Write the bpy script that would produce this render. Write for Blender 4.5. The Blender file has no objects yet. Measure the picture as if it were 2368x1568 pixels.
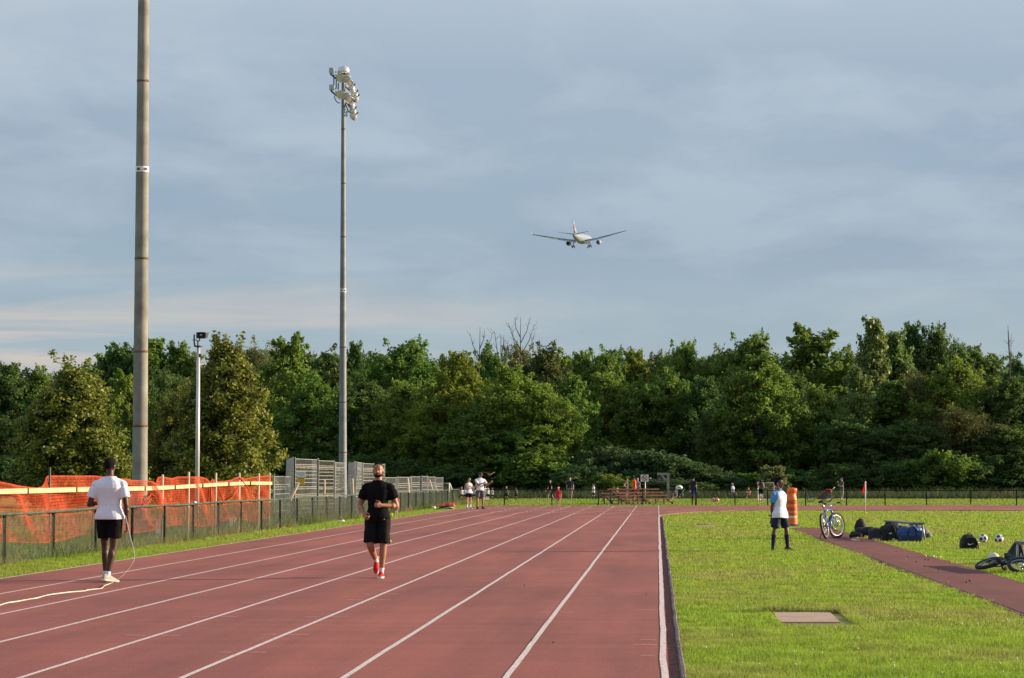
import bpy, bmesh, math, random
import numpy as np
from mathutils import Vector, Matrix, Euler, Quaternion, noise as mnoise
R = math.radians
sc = bpy.context.scene
col = sc.collection

# ------------------------------------------------------------------ camera
F, CX, CY, CAMH = 4900.0, 1183.5, 784.0, 1.54
PITCH = math.atan(323 / F)
YAW = math.atan(336.5 * math.cos(PITCH) / F)
cam_d = bpy.data.cameras.new('camera')
cam = bpy.data.objects.new('camera', cam_d)
col.objects.link(cam)
cam.location = (0, 0, CAMH)
cam.rotation_euler = (R(90) + PITCH, 0, YAW)
cam_d.sensor_fit = 'HORIZONTAL'
cam_d.sensor_width = 36
cam_d.lens = F / 2367 * 36
cam_d.clip_start = 0.1
cam_d.clip_end = 6000
sc.camera = cam
CAMR = Euler(cam.rotation_euler).to_matrix()
CAML = Vector(cam.location)

def ray(x, y):
    return CAMR @ Vector(((x - CX) / F, (CY - y) / F, -1.0))
def gnd(x, y, z=0.0):
    d = ray(x, y)
    return CAML + d * ((z - CAML.z) / d.z)
def at(x, y, Y):
    d = ray(x, y)
    return CAML + d * (Y / d.y)
def ppm(Y):            # photo units per metre at distance Y
    return F / Y

# ------------------------------------------------------------------ tagging
def tag(o, label=None, cat=None, group=None, kind=None):
    if label: o['label'] = label
    if cat: o['category'] = cat
    if group: o['group'] = group
    if kind: o['kind'] = kind
    return o
def empty(name, loc=(0, 0, 0), rz=0.0, label=None, cat=None, group=None):
    o = bpy.data.objects.new(name, None)
    o.empty_display_size = 0.2
    col.objects.link(o)
    o.location = loc
    o.rotation_euler = (0, 0, rz)
    return tag(o, label, cat, group)
def link_mesh(name, me, mat=None, parent=None, smooth=False):
    if mat is not None:
        me.materials.clear(); me.materials.append(mat)
    if smooth:
        me.polygons.foreach_set('use_smooth', [True] * len(me.polygons))
    o = bpy.data.objects.new(name, me)
    col.objects.link(o)
    if parent is not None: o.parent = parent
    return o
def copy_tree(o, parent=None):
    c = o.copy(); col.objects.link(c); c.parent = parent
    for ch in list(o.children): copy_tree(ch, c)
    return c
def np_mesh(name, V, Fc):
    """V (N,3), Fc (M,k) with constant k"""
    me = bpy.data.meshes.new(name)
    V = np.asarray(V, dtype=np.float32); Fc = np.asarray(Fc, dtype=np.int32)
    n, (m, k) = len(V), Fc.shape
    me.vertices.add(n); me.vertices.foreach_set('co', V.ravel())
    me.loops.add(m * k); me.loops.foreach_set('vertex_index', Fc.ravel())
    me.polygons.add(m)
    me.polygons.foreach_set('loop_start', np.arange(0, m * k, k, dtype=np.int32))
    me.polygons.foreach_set('loop_total', np.full(m, k, dtype=np.int32))
    me.update(calc_edges=True)
    return me

# ------------------------------------------------------------------ mesh builder
class MB:
    def __init__(s): s.v = []; s.f = []
    def add(s, vs, fs, M=None):
        b = len(s.v)
        for p in vs:
            p = Vector(p)
            s.v.append(tuple(M @ p) if M is not None else tuple(p))
        s.f += [tuple(i + b for i in f) for f in fs]
        return s
    def box(s, c, size, M=None, rot=None, bev=0.0):
        x, y, z = [q / 2 for q in size]
        vs = [(-x,-y,-z),(x,-y,-z),(x,y,-z),(-x,y,-z),(-x,-y,z),(x,-y,z),(x,y,z),(-x,y,z)]
        T = Matrix.Translation(c)
        if rot is not None: T = T @ Euler(rot).to_matrix().to_4x4()
        if M is not None: T = M @ T
        return s.add(vs, [(0,3,2,1),(4,5,6,7),(0,1,5,4),(1,2,6,5),(2,3,7,6),(3,0,4,7)], T)
    def bar(s, p, q, w, h):
        """rectangular bar between two points, w across, h up"""
        p, q = Vector(p), Vector(q); d = q - p; L = d.length
        M = Matrix.Translation((p + q) / 2) @ d.to_track_quat('X', 'Z').to_matrix().to_4x4()
        return s.box((0, 0, 0), (L, w, h), M)
    def tube(s, pts, rad, n=8, closed=False, caps=True):
        pts = [Vector(p) for p in pts]; m = len(pts)
        rr = rad if isinstance(rad, (list, tuple)) else [rad] * m
        b = len(s.v); up = None
        for i, p in enumerate(pts):
            if closed: t = pts[(i + 1) % m] - pts[i - 1]
            else: t = pts[min(i + 1, m - 1)] - pts[max(i - 1, 0)]
            if t.length < 1e-9: t = Vector((0, 0, 1))
            t.normalize()
            if up is None:
                up = Vector((0, 0, 1)) if abs(t.z) < .9 else Vector((1, 0, 0))
            a = (up - t * up.dot(t))
            if a.length < 1e-6: a = t.orthogonal()
            a.normalize(); c = t.cross(a); up = a
            for k in range(n):
                th = 2 * math.pi * k / n
                s.v.append(tuple(p + (a * math.cos(th) + c * math.sin(th)) * rr[i]))
        rng = m if closed else m - 1
        for i in range(rng):
            for k in range(n):
                i2 = (i + 1) % m; k2 = (k + 1) % n
                s.f.append((b + i*n + k, b + i*n + k2, b + i2*n + k2, b + i2*n + k))
        if caps and not closed:
            s.f.append(tuple(b + k for k in reversed(range(n))))
            s.f.append(tuple(b + (m-1)*n + k for k in range(n)))
        return s
    def loft(s, rings, M=None, caps=True):
        """rings: list of equal-length point lists"""
        b = len(s.v); n = len(rings[0])
        for r in rings:
            for p in r:
                p = Vector(p); s.v.append(tuple(M @ p) if M is not None else tuple(p))
        for i in range(len(rings) - 1):
            for k in range(n):
                k2 = (k + 1) % n
                s.f.append((b+i*n+k, b+i*n+k2, b+(i+1)*n+k2, b+(i+1)*n+k))
        if caps:
            s.f.append(tuple(b + k for k in reversed(range(n))))
            s.f.append(tuple(b + (len(rings)-1)*n + k for k in range(n)))
        return s
    def lathe(s, prof, n=20, M=None, caps=True):
        rings = [[(r*math.cos(2*math.pi*k/n), r*math.sin(2*math.pi*k/n), z) for k in range(n)] for r, z in prof]
        return s.loft(rings, M, caps)
    def ell(s, c, r, M=None, nu=14, nv=9, rot=None):
        T = Matrix.Translation(c)
        if rot is not None: T = T @ Euler(rot).to_matrix().to_4x4()
        if M is not None: T = M @ T
        if not isinstance(r, (tuple, list)): r = (r, r, r)
        rings = []
        for j in range(1, nv):
            ph = -math.pi/2 + math.pi*j/nv
            rings.append([(r[0]*math.cos(ph)*math.cos(2*math.pi*k/nu), r[1]*math.cos(ph)*math.sin(2*math.pi*k/nu), r[2]*math.sin(ph)) for k in range(nu)])
        b = len(s.v); s.loft(rings, T, caps=False)
        s.v.append(tuple(T @ Vector((0,0,-r[2])))); s.v.append(tuple(T @ Vector((0,0,r[2]))))
        lo, hi = len(s.v)-2, len(s.v)-1; L = (nv-2)*nu
        for k in range(nu):
            k2 = (k+1) % nu
            s.f.append((lo, b+k2, b+k)); s.f.append((hi, b+L+k, b+L+k2))
        return s
    def capsule(s, p, q, r0, r1, n=12):
        p, q = Vector(p), Vector(q); d = (q - p)
        if d.length < 1e-6: d = Vector((0,0,1e-4))
        dn = d.normalized(); pts, rr = [], []
        for a in (80, 55, 28): pts.append(p - dn*r0*math.sin(R(a))); rr.append(r0*math.cos(R(a)))
        pts += [p, q]; rr += [r0, r1]
        for a in (28, 55, 80): pts.append(q + dn*r1*math.sin(R(a))); rr.append(r1*math.cos(R(a)))
        return s.tube(pts, rr, n)
    def mesh(s, name='mesh'):
        me = bpy.data.meshes.new(name)
        me.from_pydata(s.v, [], s.f); me.update()
        return me
    def build(s, name, mat=None, parent=None, smooth=False):
        return link_mesh(name, s.mesh(name), mat, parent, smooth)

def fuse(mb, voxel, smooth=4, disp=0.0, dscale=0.12, name='body'):
    """one continuous surface out of overlapping closed shapes"""
    o = bpy.data.objects.new('tmp', mb.mesh('tmp')); col.objects.link(o)
    m = o.modifiers.new('r', 'REMESH'); m.mode = 'VOXEL'; m.voxel_size = voxel; m.use_smooth_shade = True
    if smooth:
        m = o.modifiers.new('s', 'SMOOTH'); m.iterations = smooth; m.factor = 0.5
    if disp:
        tx = bpy.data.textures.get('folds%.3f' % dscale) or bpy.data.textures.new('folds%.3f' % dscale, 'CLOUDS')
        tx.noise_scale = dscale; tx.noise_depth = 2
        m = o.modifiers.new('d', 'DISPLACE'); m.texture = tx; m.strength = disp; m.mid_level = 0.5
    dg = bpy.context.evaluated_depsgraph_get()
    me = bpy.data.meshes.new_from_object(o.evaluated_get(dg)); me.name = name
    old = o.data; bpy.data.objects.remove(o); bpy.data.meshes.remove(old)
    me.polygons.foreach_set('use_smooth', [True] * len(me.polygons))
    return me

# ------------------------------------------------------------------ materials
def new_mat(name):
    m = bpy.data.materials.new(name); m.use_nodes = True
    nt = m.node_tree
    return m, nt, nt.nodes['Principled BSDF']
def N(nt, t, **kw):
    n = nt.nodes.new(t)
    for k, v in kw.items():
        if k in n.inputs: n.inputs[k].default_value = v
        else: setattr(n, k, v)
    return n
_mc = {}
def pm(name, c, rough=0.6, var=0.12, scale=8.0, metal=0.0, bump=0.0, bscale=40.0, c2=None, spec=0.5, detail=6.0, obj=True):
    """painted / plain material with procedural mottling"""
    if name in _mc: return _mc[name]
    m, nt, b = new_mat(name)
    tc = N(nt, 'ShaderNodeTexCoord')
    no = N(nt, 'ShaderNodeTexNoise'); no.inputs['Scale'].default_value = scale; no.inputs['Detail'].default_value = detail
    nt.links.new(tc.outputs['Object'], no.inputs['Vector'])
    rp = N(nt, 'ShaderNodeValToRGB')
    a = [max(0, q*(1-var)) for q in c[:3]]
    bb = list(c2[:3]) if c2 else [min(1, q*(1+var)) for q in c[:3]]
    rp.color_ramp.elements[0].position = .32; rp.color_ramp.elements[1].position = .68
    rp.color_ramp.elements[0].color = (*a, 1); rp.color_ramp.elements[1].color = (*bb, 1)
    nt.links.new(no.outputs['Fac'], rp.inputs['Fac'])
    nt.links.new(rp.outputs['Color'], b.inputs['Base Color'])
    b.inputs['Roughness'].default_value = rough; b.inputs['Metallic'].default_value = metal
    b.inputs['Specular IOR Level'].default_value = spec
    if bump:
        n2 = N(nt, 'ShaderNodeTexNoise'); n2.inputs['Scale'].default_value = bscale; n2.inputs['Detail'].default_value = 5
        nt.links.new(tc.outputs['Object'], n2.inputs['Vector'])
        bp = N(nt, 'ShaderNodeBump'); bp.inputs['Strength'].default_value = bump; bp.inputs['Distance'].default_value = .02
        nt.links.new(n2.outputs['Fac'], bp.inputs['Height']); nt.links.new(bp.outputs['Normal'], b.inputs['Normal'])
    _mc[name] = m
    return m
def srgb(r, g, b):
    f = lambda u: (u/12.92 if u <= .04045 else ((u+.055)/1.055)**2.4)
    return tuple(f(q/255) for q in (r, g, b))
# ------------------------------------------------------------------ light and sky
SUN_EL, SUN_AZ = R(14), R(15)      # azimuth measured from +X (picture right) towards +Y (away)
to_sun = Vector((math.cos(SUN_EL)*math.cos(SUN_AZ), math.cos(SUN_EL)*math.sin(SUN_AZ), math.sin(SUN_EL)))
sd = bpy.data.lights.new('sun', 'SUN'); sd.energy = 5.0; sd.angle = R(0.6); sd.color = (1.0, .80, .56)
so = bpy.data.objects.new('sun', sd); col.objects.link(so)
so.rotation_euler = to_sun.to_track_quat('Z', 'Y').to_euler(); so.location = to_sun * 400

w = bpy.data.worlds.new('World'); sc.world = w; w.use_nodes = True
nt = w.node_tree; nt.nodes.clear()
out = N(nt, 'ShaderNodeOutputWorld'); bg = N(nt, 'ShaderNodeBackground')
nt.links.new(bg.outputs[0], out.inputs[0])
sky = N(nt, 'ShaderNodeTexSky'); sky.sky_type = 'NISHITA'; sky.sun_disc = False
sky.sun_elevation = SUN_EL; sky.sun_rotation = math.pi/2 - SUN_AZ
sky.air_density = 1.0; sky.dust_density = 1.5; sky.ozone_density = 1.5
SKYS = 0.12
sk = N(nt, 'ShaderNodeMix', data_type='RGBA', blend_type='MULTIPLY'); sk.inputs[0].default_value = 1.0
nt.links.new(sky.outputs[0], sk.inputs[6]); sk.inputs[7].default_value = (1, 1, 1, 1)
tc = N(nt, 'ShaderNodeTexCoord')
sep = N(nt, 'ShaderNodeSeparateXYZ'); nt.links.new(tc.outputs['Generated'], sep.inputs[0])
def M_(op, a, b=None, c=None, clamp=False):
    n = N(nt, 'ShaderNodeMath', operation=op); n.use_clamp = clamp
    for i, q in enumerate((a, b, c)):
        if q is None: continue
        if isinstance(q, (int, float)): n.inputs[i].default_value = q
        else: nt.links.new(q, n.inputs[i])
    return n.outputs[0]
def ramp(fac, stops):
    n = N(nt, 'ShaderNodeValToRGB'); cr = n.color_ramp
    while len(cr.elements) < len(stops): cr.elements.new(.5)
    for e, (p, c) in zip(cr.elements, stops): e.position = p; e.color = (*c, 1) if len(c) == 3 else c
    nt.links.new(fac, n.inputs[0]); return n.outputs[0]
def mixc(f, a, b):
    n = N(nt, 'ShaderNodeMix', data_type='RGBA')
    for i, q in ((0, f), (6, a), (7, b)):
        if isinstance(q, (int, float)): n.inputs[i].default_value = q
        elif isinstance(q, tuple): n.inputs[i].default_value = (*q, 1)
        else: nt.links.new(q, n.inputs[i])
    return n.outputs[2]
zz = M_('MAXIMUM', sep.outputs[2], 0.0)
# cloud layer seen in perspective: direction projected on a high plane
den = M_('ADD', zz, 0.13)
px = M_('DIVIDE', sep.outputs[0], den); py = M_('DIVIDE', sep.outputs[1], den)
cmb = N(nt, 'ShaderNodeCombineXYZ'); nt.links.new(px, cmb.inputs[0]); nt.links.new(py, cmb.inputs[1])
def noise(scale, detail, rough, off=(0, 0, 0), sx=1.0, sy=1.0, dist=0.0):
    mp = N(nt, 'ShaderNodeMapping'); mp.inputs['Location'].default_value = off; mp.inputs['Scale'].default_value = (sx, sy, 1)
    nt.links.new(cmb.outputs[0], mp.inputs['Vector'])
    n = N(nt, 'ShaderNodeTexNoise'); n.inputs['Scale'].default_value = scale; n.inputs['Detail'].default_value = detail
    n.inputs['Roughness'].default_value = rough; n.inputs['Distortion'].default_value = dist
    nt.links.new(mp.outputs[0], n.inputs['Vector']); return n.outputs['Fac']
EXPO = 0.85
K = 1.0 / SKYS / 2**EXPO
def kc(r, g, b, k=1.0): return tuple(q * k for q in srgb(r, g, b))
# thin high overcast: colour by height above the horizon
base = ramp(zz, [(0.0, kc(168, 184, 194)), (0.055, kc(160, 179, 192)), (0.12, kc(153, 174, 193)), (0.19, kc(162, 179, 198)), (0.23, kc(182, 195, 208)), (0.28, kc(192, 203, 213)), (0.6, kc(178, 194, 222)), (1.0, kc(170, 188, 222))])
big = noise(.75, 4, .5, (3.1, 1.7, 0), 1.0, 1.0, .3)
fine = noise(2.6, 8, .55, (9.3, 4.2, 0), 1.0, .75, .2)
wisp = noise(1.5, 7, .6, (1.2, 8.8, 0), .5, 1.5, .6)
band = M_('MULTIPLY', M_('SMOOTHSTEP' if False else 'SUBTRACT', 1.0, M_('MINIMUM', M_('ABSOLUTE', M_('DIVIDE', M_('SUBTRACT', zz, .155), .07)), 1.0)), 1.0)
bigd = M_('MULTIPLY_ADD', sep.outputs[0], .42, M_('ADD', big, -.01))
darkf = M_('MULTIPLY', ramp(bigd, [(.40, (0, 0, 0)), (.60, (1, 1, 1))]), M_('MULTIPLY_ADD', band, .75, .1))
c1 = mixc(darkf, base, kc(135, 151, 183))
upf = M_('MULTIPLY', ramp(fine, [(.44, (0, 0, 0)), (.64, (1, 1, 1))]), M_('MULTIPLY', M_('MINIMUM', M_('DIVIDE', zz, .20), 1.0), .65))
c2 = mixc(upf, c1, kc(194, 204, 213))
# low warm streaks, stronger to the left of the picture and away from the sun
leftw = M_('MULTIPLY_ADD', sep.outputs[0], -4.2, -.10, clamp=True)
lowb = M_('SUBTRACT', 1.0, M_('MINIMUM', M_('ABSOLUTE', M_('DIVIDE', M_('SUBTRACT', zz, .066), .036)), 1.0))
strk = M_('MULTIPLY', ramp(wisp, [(.44, (0, 0, 0)), (.60, (1, 1, 1))]), M_('MULTIPLY', lowb, M_('MULTIPLY_ADD', leftw, 1.1, .06)), clamp=True)
c3 = mixc(strk, c2, kc(214, 200, 193))
cl = N(nt, 'ShaderNodeMix', data_type='RGBA', blend_type='MULTIPLY'); cl.inputs[0].default_value = 1.0
nt.links.new(c3, cl.inputs[6]); cl.inputs[7].default_value = (K, K, K, 1)
fin = mixc(0.90, sk.outputs[2], cl.outputs[2])
nt.links.new(fin, bg.inputs[0]); bg.inputs[1].default_value = SKYS

sc.view_settings.view_transform = 'Standard'; sc.view_settings.look = 'None'
sc.view_settings.gamma = 1.0; sc.view_settings.exposure = EXPO; sc.view_settings.use_curve_mapping = False
sc.cycles.max_bounces = 6; sc.cycles.diffuse_bounces = 3; sc.cycles.transparent_max_bounces = 8
# ------------------------------------------------------------------ ground, track, runway
def turf_nodes(nt, b, dry=0.5):
    """green lawn with dry patches and mowing wear; same field for soil and blades (world position)"""
    g = N(nt, 'ShaderNodeNewGeometry')
    n1 = N(nt, 'ShaderNodeTexNoise'); n1.inputs['Scale'].default_value = .55; n1.inputs['Detail'].default_value = 5; n1.inputs['Roughness'].default_value = .6
    mp = N(nt, 'ShaderNodeMapping'); mp.inputs['Scale'].default_value = (.55, .42, 1)
    nt.links.new(g.outputs['Position'], mp.inputs['Vector']); nt.links.new(mp.outputs[0], n1.inputs['Vector'])
    return g, n1
def lawn_mat(name, green, lush, dry, lo=.45, hi=.62, rough=.9, blade=False, bump=0.0):
    m, nt, b = new_mat(name)
    g, n1 = turf_nodes(nt, b)
    rp = N(nt, 'ShaderNodeValToRGB'); cr = rp.color_ramp
    cr.elements.new(.5)
    for e, (p, c) in zip(cr.elements, ((.30, lush), (lo, green), (hi + .06, dry))): e.position = p; e.color = (*c, 1)
    nt.links.new(n1.outputs['Fac'], rp.inputs['Fac'])
    colr = rp.outputs['Color']
    n2 = N(nt, 'ShaderNodeTexNoise'); n2.inputs['Scale'].default_value = 9 if not blade else 3.0; n2.inputs['Detail'].default_value = 4
    nt.links.new(g.outputs['Position'], n2.inputs['Vector'])
    hs = N(nt, 'ShaderNodeHueSaturation'); nt.links.new(colr, hs.inputs['Color'])
    ml = N(nt, 'ShaderNodeMapRange'); ml.inputs[1].default_value = .3; ml.inputs[2].default_value = .7; ml.inputs[3].default_value = .72; ml.inputs[4].default_value = 1.28
    nt.links.new(n2.outputs['Fac'], ml.inputs[0])
    val = ml.outputs[0]
    if blade:
        mr = N(nt, 'ShaderNodeMapRange'); mr.inputs[3].default_value = .72; mr.inputs[4].default_value = 1.30
        nt.links.new(g.outputs['Random Per Island'], mr.inputs[0])
        mm = N(nt, 'ShaderNodeMath', operation='MULTIPLY'); nt.links.new(val, mm.inputs[0]); nt.links.new(mr.outputs[0], mm.inputs[1]); val = mm.outputs[0]
        mh = N(nt, 'ShaderNodeMapRange'); mh.inputs[3].default_value = .475; mh.inputs[4].default_value = .515
        nt.links.new(g.outputs['Random Per Island'], mh.inputs[0]); nt.links.new(mh.outputs[0], hs.inputs['Hue'])
    nt.links.new(val, hs.inputs['Value'])
    nt.links.new(hs.outputs['Color'], b.inputs['Base Color'])
    b.inputs['Roughness'].default_value = rough
    b.inputs['Specular IOR Level'].default_value = .3
    if blade:
        tr = N(nt, 'ShaderNodeBsdfTranslucent'); nt.links.new(hs.outputs['Color'], tr.inputs['Color'])
        mx = N(nt, 'ShaderNodeMixShader'); mx.inputs[0].default_value = .5
        nt.links.new(b.outputs[0], mx.inputs[1]); nt.links.new(tr.outputs[0], mx.inputs[2])
        nt.links.new(mx.outputs[0], nt.nodes['Material Output'].inputs[0])
    elif bump:
        n3 = N(nt, 'ShaderNodeTexNoise'); n3.inputs['Scale'].default_value = 22; n3.inputs['Detail'].default_value = 6
        nt.links.new(g.outputs['Position'], n3.inputs['Vector'])
        bp = N(nt, 'ShaderNodeBump'); bp.inputs['Strength'].default_value = bump; bp.inputs['Distance'].default_value = .05
        nt.links.new(n3.outputs['Fac'], bp.inputs['Height']); nt.links.new(bp.outputs['Normal'], b.inputs['Normal'])
    return m
G_GREEN, G_LUSH, G_DRY = (.185, .270, .028), (.145, .255, .022), (.245, .250, .070)
mat_soil = lawn_mat('lawn_soil', (.200, .225, .040), (.165, .205, .034), (.245, .225, .075), bump=.9)
mat_blade = lawn_mat('lawn_blade', tuple(q*1.42 for q in G_GREEN), tuple(q*1.40 for q in G_LUSH), tuple(q*1.28 for q in G_DRY), blade=True, rough=.55)

V = []; Fq = []
xs = np.concatenate([np.linspace(-1500, -60, 8), np.linspace(-50, 60, 45), np.linspace(80, 1500, 8)])
ys = np.concatenate([np.linspace(-200, 0, 6), np.linspace(5, 200, 60), np.linspace(230, 3000, 10)])
gx, gy = np.meshgrid(xs, ys)
V = np.stack([gx.ravel(), gy.ravel(), np.zeros(gx.size)], 1)
i0 = (np.arange(len(ys)-1)[:, None]*len(xs) + np.arange(len(xs)-1)[None]).ravel()
ground = link_mesh('ground', np_mesh('ground', V, np.stack([i0, i0+1, i0+1+len(xs), i0+len(xs)], 1)), mat_soil)
tag(ground, 'green lawn around the running track', 'ground', kind='structure')

# --- red running track
def track_mat(name, c, c2, streak=True):
    m, nt, b = new_mat(name)
    g = N(nt, 'ShaderNodeNewGeometry')
    mp = N(nt, 'ShaderNodeMapping'); mp.inputs['Scale'].default_value = (.55, .16, 1)
    nt.links.new(g.outputs['Position'], mp.inputs['Vector'])
    n1 = N(nt, 'ShaderNodeTexNoise'); n1.inputs['Scale'].default_value = 1.0; n1.inputs['Detail'].default_value = 7; n1.inputs['Roughness'].default_value = .62
    nt.links.new(mp.outputs[0], n1.inputs['Vector'])
    rp = N(nt, 'ShaderNodeValToRGB'); rp.color_ramp.elements[0].position = .34; rp.color_ramp.elements[1].position = .66
    rp.color_ramp.elements[0].color = (*c2, 1); rp.color_ramp.elements[1].color = (*c, 1)
    nt.links.new(n1.outputs['Fac'], rp.inputs['Fac'])
    # rubber granules
    n2 = N(nt, 'ShaderNodeTexNoise'); n2.inputs['Scale'].default_value = 55; n2.inputs['Detail'].default_value = 3; n2.inputs['Roughness'].default_value = .7
    nt.links.new(g.outputs['Position'], n2.inputs['Vector'])
    mr = N(nt, 'ShaderNodeMapRange'); mr.inputs[1].default_value = .30; mr.inputs[2].default_value = .70; mr.inputs[3].default_value = .74; mr.inputs[4].default_value = 1.26
    nt.links.new(n2.outputs['Fac'], mr.inputs[0])
    # roller streaks across the lanes
    mp3 = N(nt, 'ShaderNodeMapping'); mp3.inputs['Scale'].default_value = (.12, 2.2, 1)
    nt.links.new(g.outputs['Position'], mp3.inputs['Vector'])
    n3 = N(nt, 'ShaderNodeTexNoise'); n3.inputs['Scale'].default_value = 1.0; n3.inputs['Detail'].default_value = 5
    nt.links.new(mp3.outputs[0], n3.inputs['Vector'])
    mr3 = N(nt, 'ShaderNodeMapRange'); mr3.inputs[1].default_value = .35; mr3.inputs[2].default_value = .65; mr3.inputs[3].default_value = .93; mr3.inputs[4].default_value = 1.06
    nt.links.new(n3.outputs['Fac'], mr3.inputs[0])
    mm = N(nt, 'ShaderNodeMath', operation='MULTIPLY'); nt.links.new(mr.outputs[0], mm.inputs[0]); nt.links.new(mr3.outputs[0], mm.inputs[1])
    # worn running paths inside the lanes
    mp4 = N(nt, 'ShaderNodeMapping'); mp4.inputs['Scale'].default_value = (1.7, .045, 1)
    nt.links.new(g.outputs['Position'], mp4.inputs['Vector'])
    n4 = N(nt, 'ShaderNodeTexNoise'); n4.inputs['Scale'].default_value = 1.0; n4.inputs['Detail'].default_value = 6; n4.inputs['Roughness'].default_value = .6
    nt.links.new(mp4.outputs[0], n4.inputs['Vector'])
    mr4 = N(nt, 'ShaderNodeMapRange'); mr4.inputs[1].default_value = .35; mr4.inputs[2].default_value = .65; mr4.inputs[3].default_value = .88; mr4.inputs[4].default_value = 1.08
    nt.links.new(n4.outputs['Fac'], mr4.inputs[0])
    mm2 = N(nt, 'ShaderNodeMath', operation='MULTIPLY'); nt.links.new(mm.outputs[0], mm2.inputs[0]); nt.links.new(mr4.outputs[0], mm2.inputs[1]); mm = mm2
    hs = N(nt, 'ShaderNodeHueSaturation'); nt.links.new(rp.outputs[0], hs.inputs['Color']); nt.links.new(mm.outputs[0], hs.inputs['Value'])
    nt.links.new(hs.outputs[0], b.inputs['Base Color'])
    b.inputs['Roughness'].default_value = .85; b.inputs['Specular IOR Level'].default_value = .35
    bp = N(nt, 'ShaderNodeBump'); bp.inputs['Strength'].default_value = .5; bp.inputs['Distance'].default_value = .006
    nt.links.new(n2.outputs['Fac'], bp.inputs['Height']); nt.links.new(bp.outputs['Normal'], b.inputs['Normal'])
    return m
mat_track = track_mat('track_rubber', (.322, .094, .068), (.214, .062, .046))
mat_runway = track_mat('runway_rubber', (.185, .050, .039), (.130, .036, .030))

ZT = .03
LINE_X = [.045, -1.155, -2.39, -3.61, -4.835, -6.08, -7.32, -8.62, -9.92]
def far_y(x): return 1169.3 + 1.9*math.exp(-((x-1500)/420)**2)
def inner_y(x): return 1180.6 + 14.1*math.exp(-(x-1520)/72) + .0012*max(0, x-1900)
outl = [(LINE_X[0]+.035, -12), (LINE_X[0]+.035, 84.5)]
for x in (1524, 1530, 1540, 1555, 1575, 1600, 1640, 1700, 1800, 1950, 2150, 2367, 2700, 3100):
    p = gnd(x, inner_y(x)); outl.append((p.x, p.y))
for x in (3100, 2600, 2367, 2100, 1850, 1650, 1500, 1350, 1200, 1118):
    p = gnd(x, far_y(x)); outl.append((p.x, p.y))
outl += [(LINE_X[8]-.05, 119.5), (LINE_X[8]-.05, -12)]
def slab(name, pts, z0, z1, mat):
    bm = bmesh.new()
    lo = [bm.verts.new((x, y, z1)) for x, y in pts]
    f = bm.faces.new(lo); f.normal_update()
    if f.normal.z < 0: f.normal_flip()
    r = bmesh.ops.extrude_face_region(bm, geom=[f])
    top = [v for v in r['geom'] if isinstance(v, bmesh.types.BMVert)]
    for v in lo: v.co.z = z0
    for v in top: v.co.z = z1
    bmesh.ops.triangulate(bm, faces=bm.faces[:])
    bmesh.ops.recalc_face_normals(bm, faces=bm.faces[:])
    me = bpy.data.meshes.new(name); bm.to_mesh(me); bm.free()
    return link_mesh(name, me, mat)
tag(slab('running_track', outl, .0005, ZT, mat_track), 'red rubber running track', 'track', kind='structure')

# --- painted lane lines
mat_line, nt_, b_ = new_mat('lane_paint')
g_ = N(nt_, 'ShaderNodeNewGeometry'); n_ = N(nt_, 'ShaderNodeTexNoise'); n_.inputs['Scale'].default_value = 26; n_.inputs['Detail'].default_value = 6
nt_.links.new(g_.outputs['Position'], n_.inputs['Vector'])
r_ = N(nt_, 'ShaderNodeValToRGB'); r_.color_ramp.elements[0].position = .30; r_.color_ramp.elements[1].position = .52
r_.color_ramp.elements[0].color = (.40, .22, .19, 1); r_.color_ramp.elements[1].color = (.66, .57, .53, 1)
nt_.links.new(n_.outputs[0], r_.inputs[0]); nt_.links.new(r_.outputs[0], b_.inputs['Base Color']); b_.inputs['Roughness'].default_value = .8
rl = random.Random(3)
def strip(mb, pts, w, z):
    """flat ribbon along ground points"""
    pts = [Vector((p[0], p[1], 0)) for p in pts]; b = len(mb.v)
    for i, p in enumerate(pts):
        t = (pts[min(i+1, len(pts)-1)] - pts[max(i-1, 0)]).normalized(); n = Vector((-t.y, t.x, 0))
        ww = w/2
        mb.v.append(tuple(p + n*ww + Vector((0, 0, z)))); mb.v.append(tuple(p - n*ww + Vector((0, 0, z))))
    for i in range(len(pts)-1):
        mb.f.append((b+2*i, b+2*i+1, b+2*i+3, b+2*i+2))
mb = MB()
bendY = [1194.7, 1193.2, 1192.6, 1192.2, 1190.5, 1188.6, 1186.6, 1184.6]
for k, X in enumerate(LINE_X):
    w_ = .05 if k else .055
    wob = .008 if k else .014
    if k == 8:
        yy = np.arange(-10, 119, 1.0)
        strip(mb, [(X + wob*mnoise.noise((k*9.1, y*.35, 0)), y) for y in yy], w_, ZT+.004); continue
    by = bendY[k]; Yb = CAMH*F/(by-1107)
    pts = [(X + wob*mnoise.noise((k*9.1, y*.35, 0)) + .6*wob*mnoise.noise((k*3.3, y*1.1, 5)), y) for y in np.arange(-10, Yb-2.5, .7)]
    bx = 1520 + X*F/Yb
    yr = 1180.8 - 1.38*k
    tau = 72 if k == 0 else 112
    cur = []
    for q in range(0, 60):
        x = bx + 2 + q*(3 if q < 30 else 60) + (0 if q < 30 else -60*29+90)
        if x > 3000: break
        y = yr + (by - 1 - yr)*math.exp(-(x-bx)/tau) + (.0012*max(0, x-1900) if k == 0 else 0)
        p = gnd(x, y); cur.append((p.x, p.y))
    strip(mb, pts + cur, w_, ZT+.004)
    # broken straight continuation into the far corner
    y = Yb + 2.0
    while y < 117.5:
        L = 3.0 if rl.random() < .6 else 1.6
        if y > 107 + k*.2: L = 118.2 - y
        strip(mb, [(X, y), (X, min(y+L, 118.2))], .05, ZT+.008); y += L + 1.7
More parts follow.
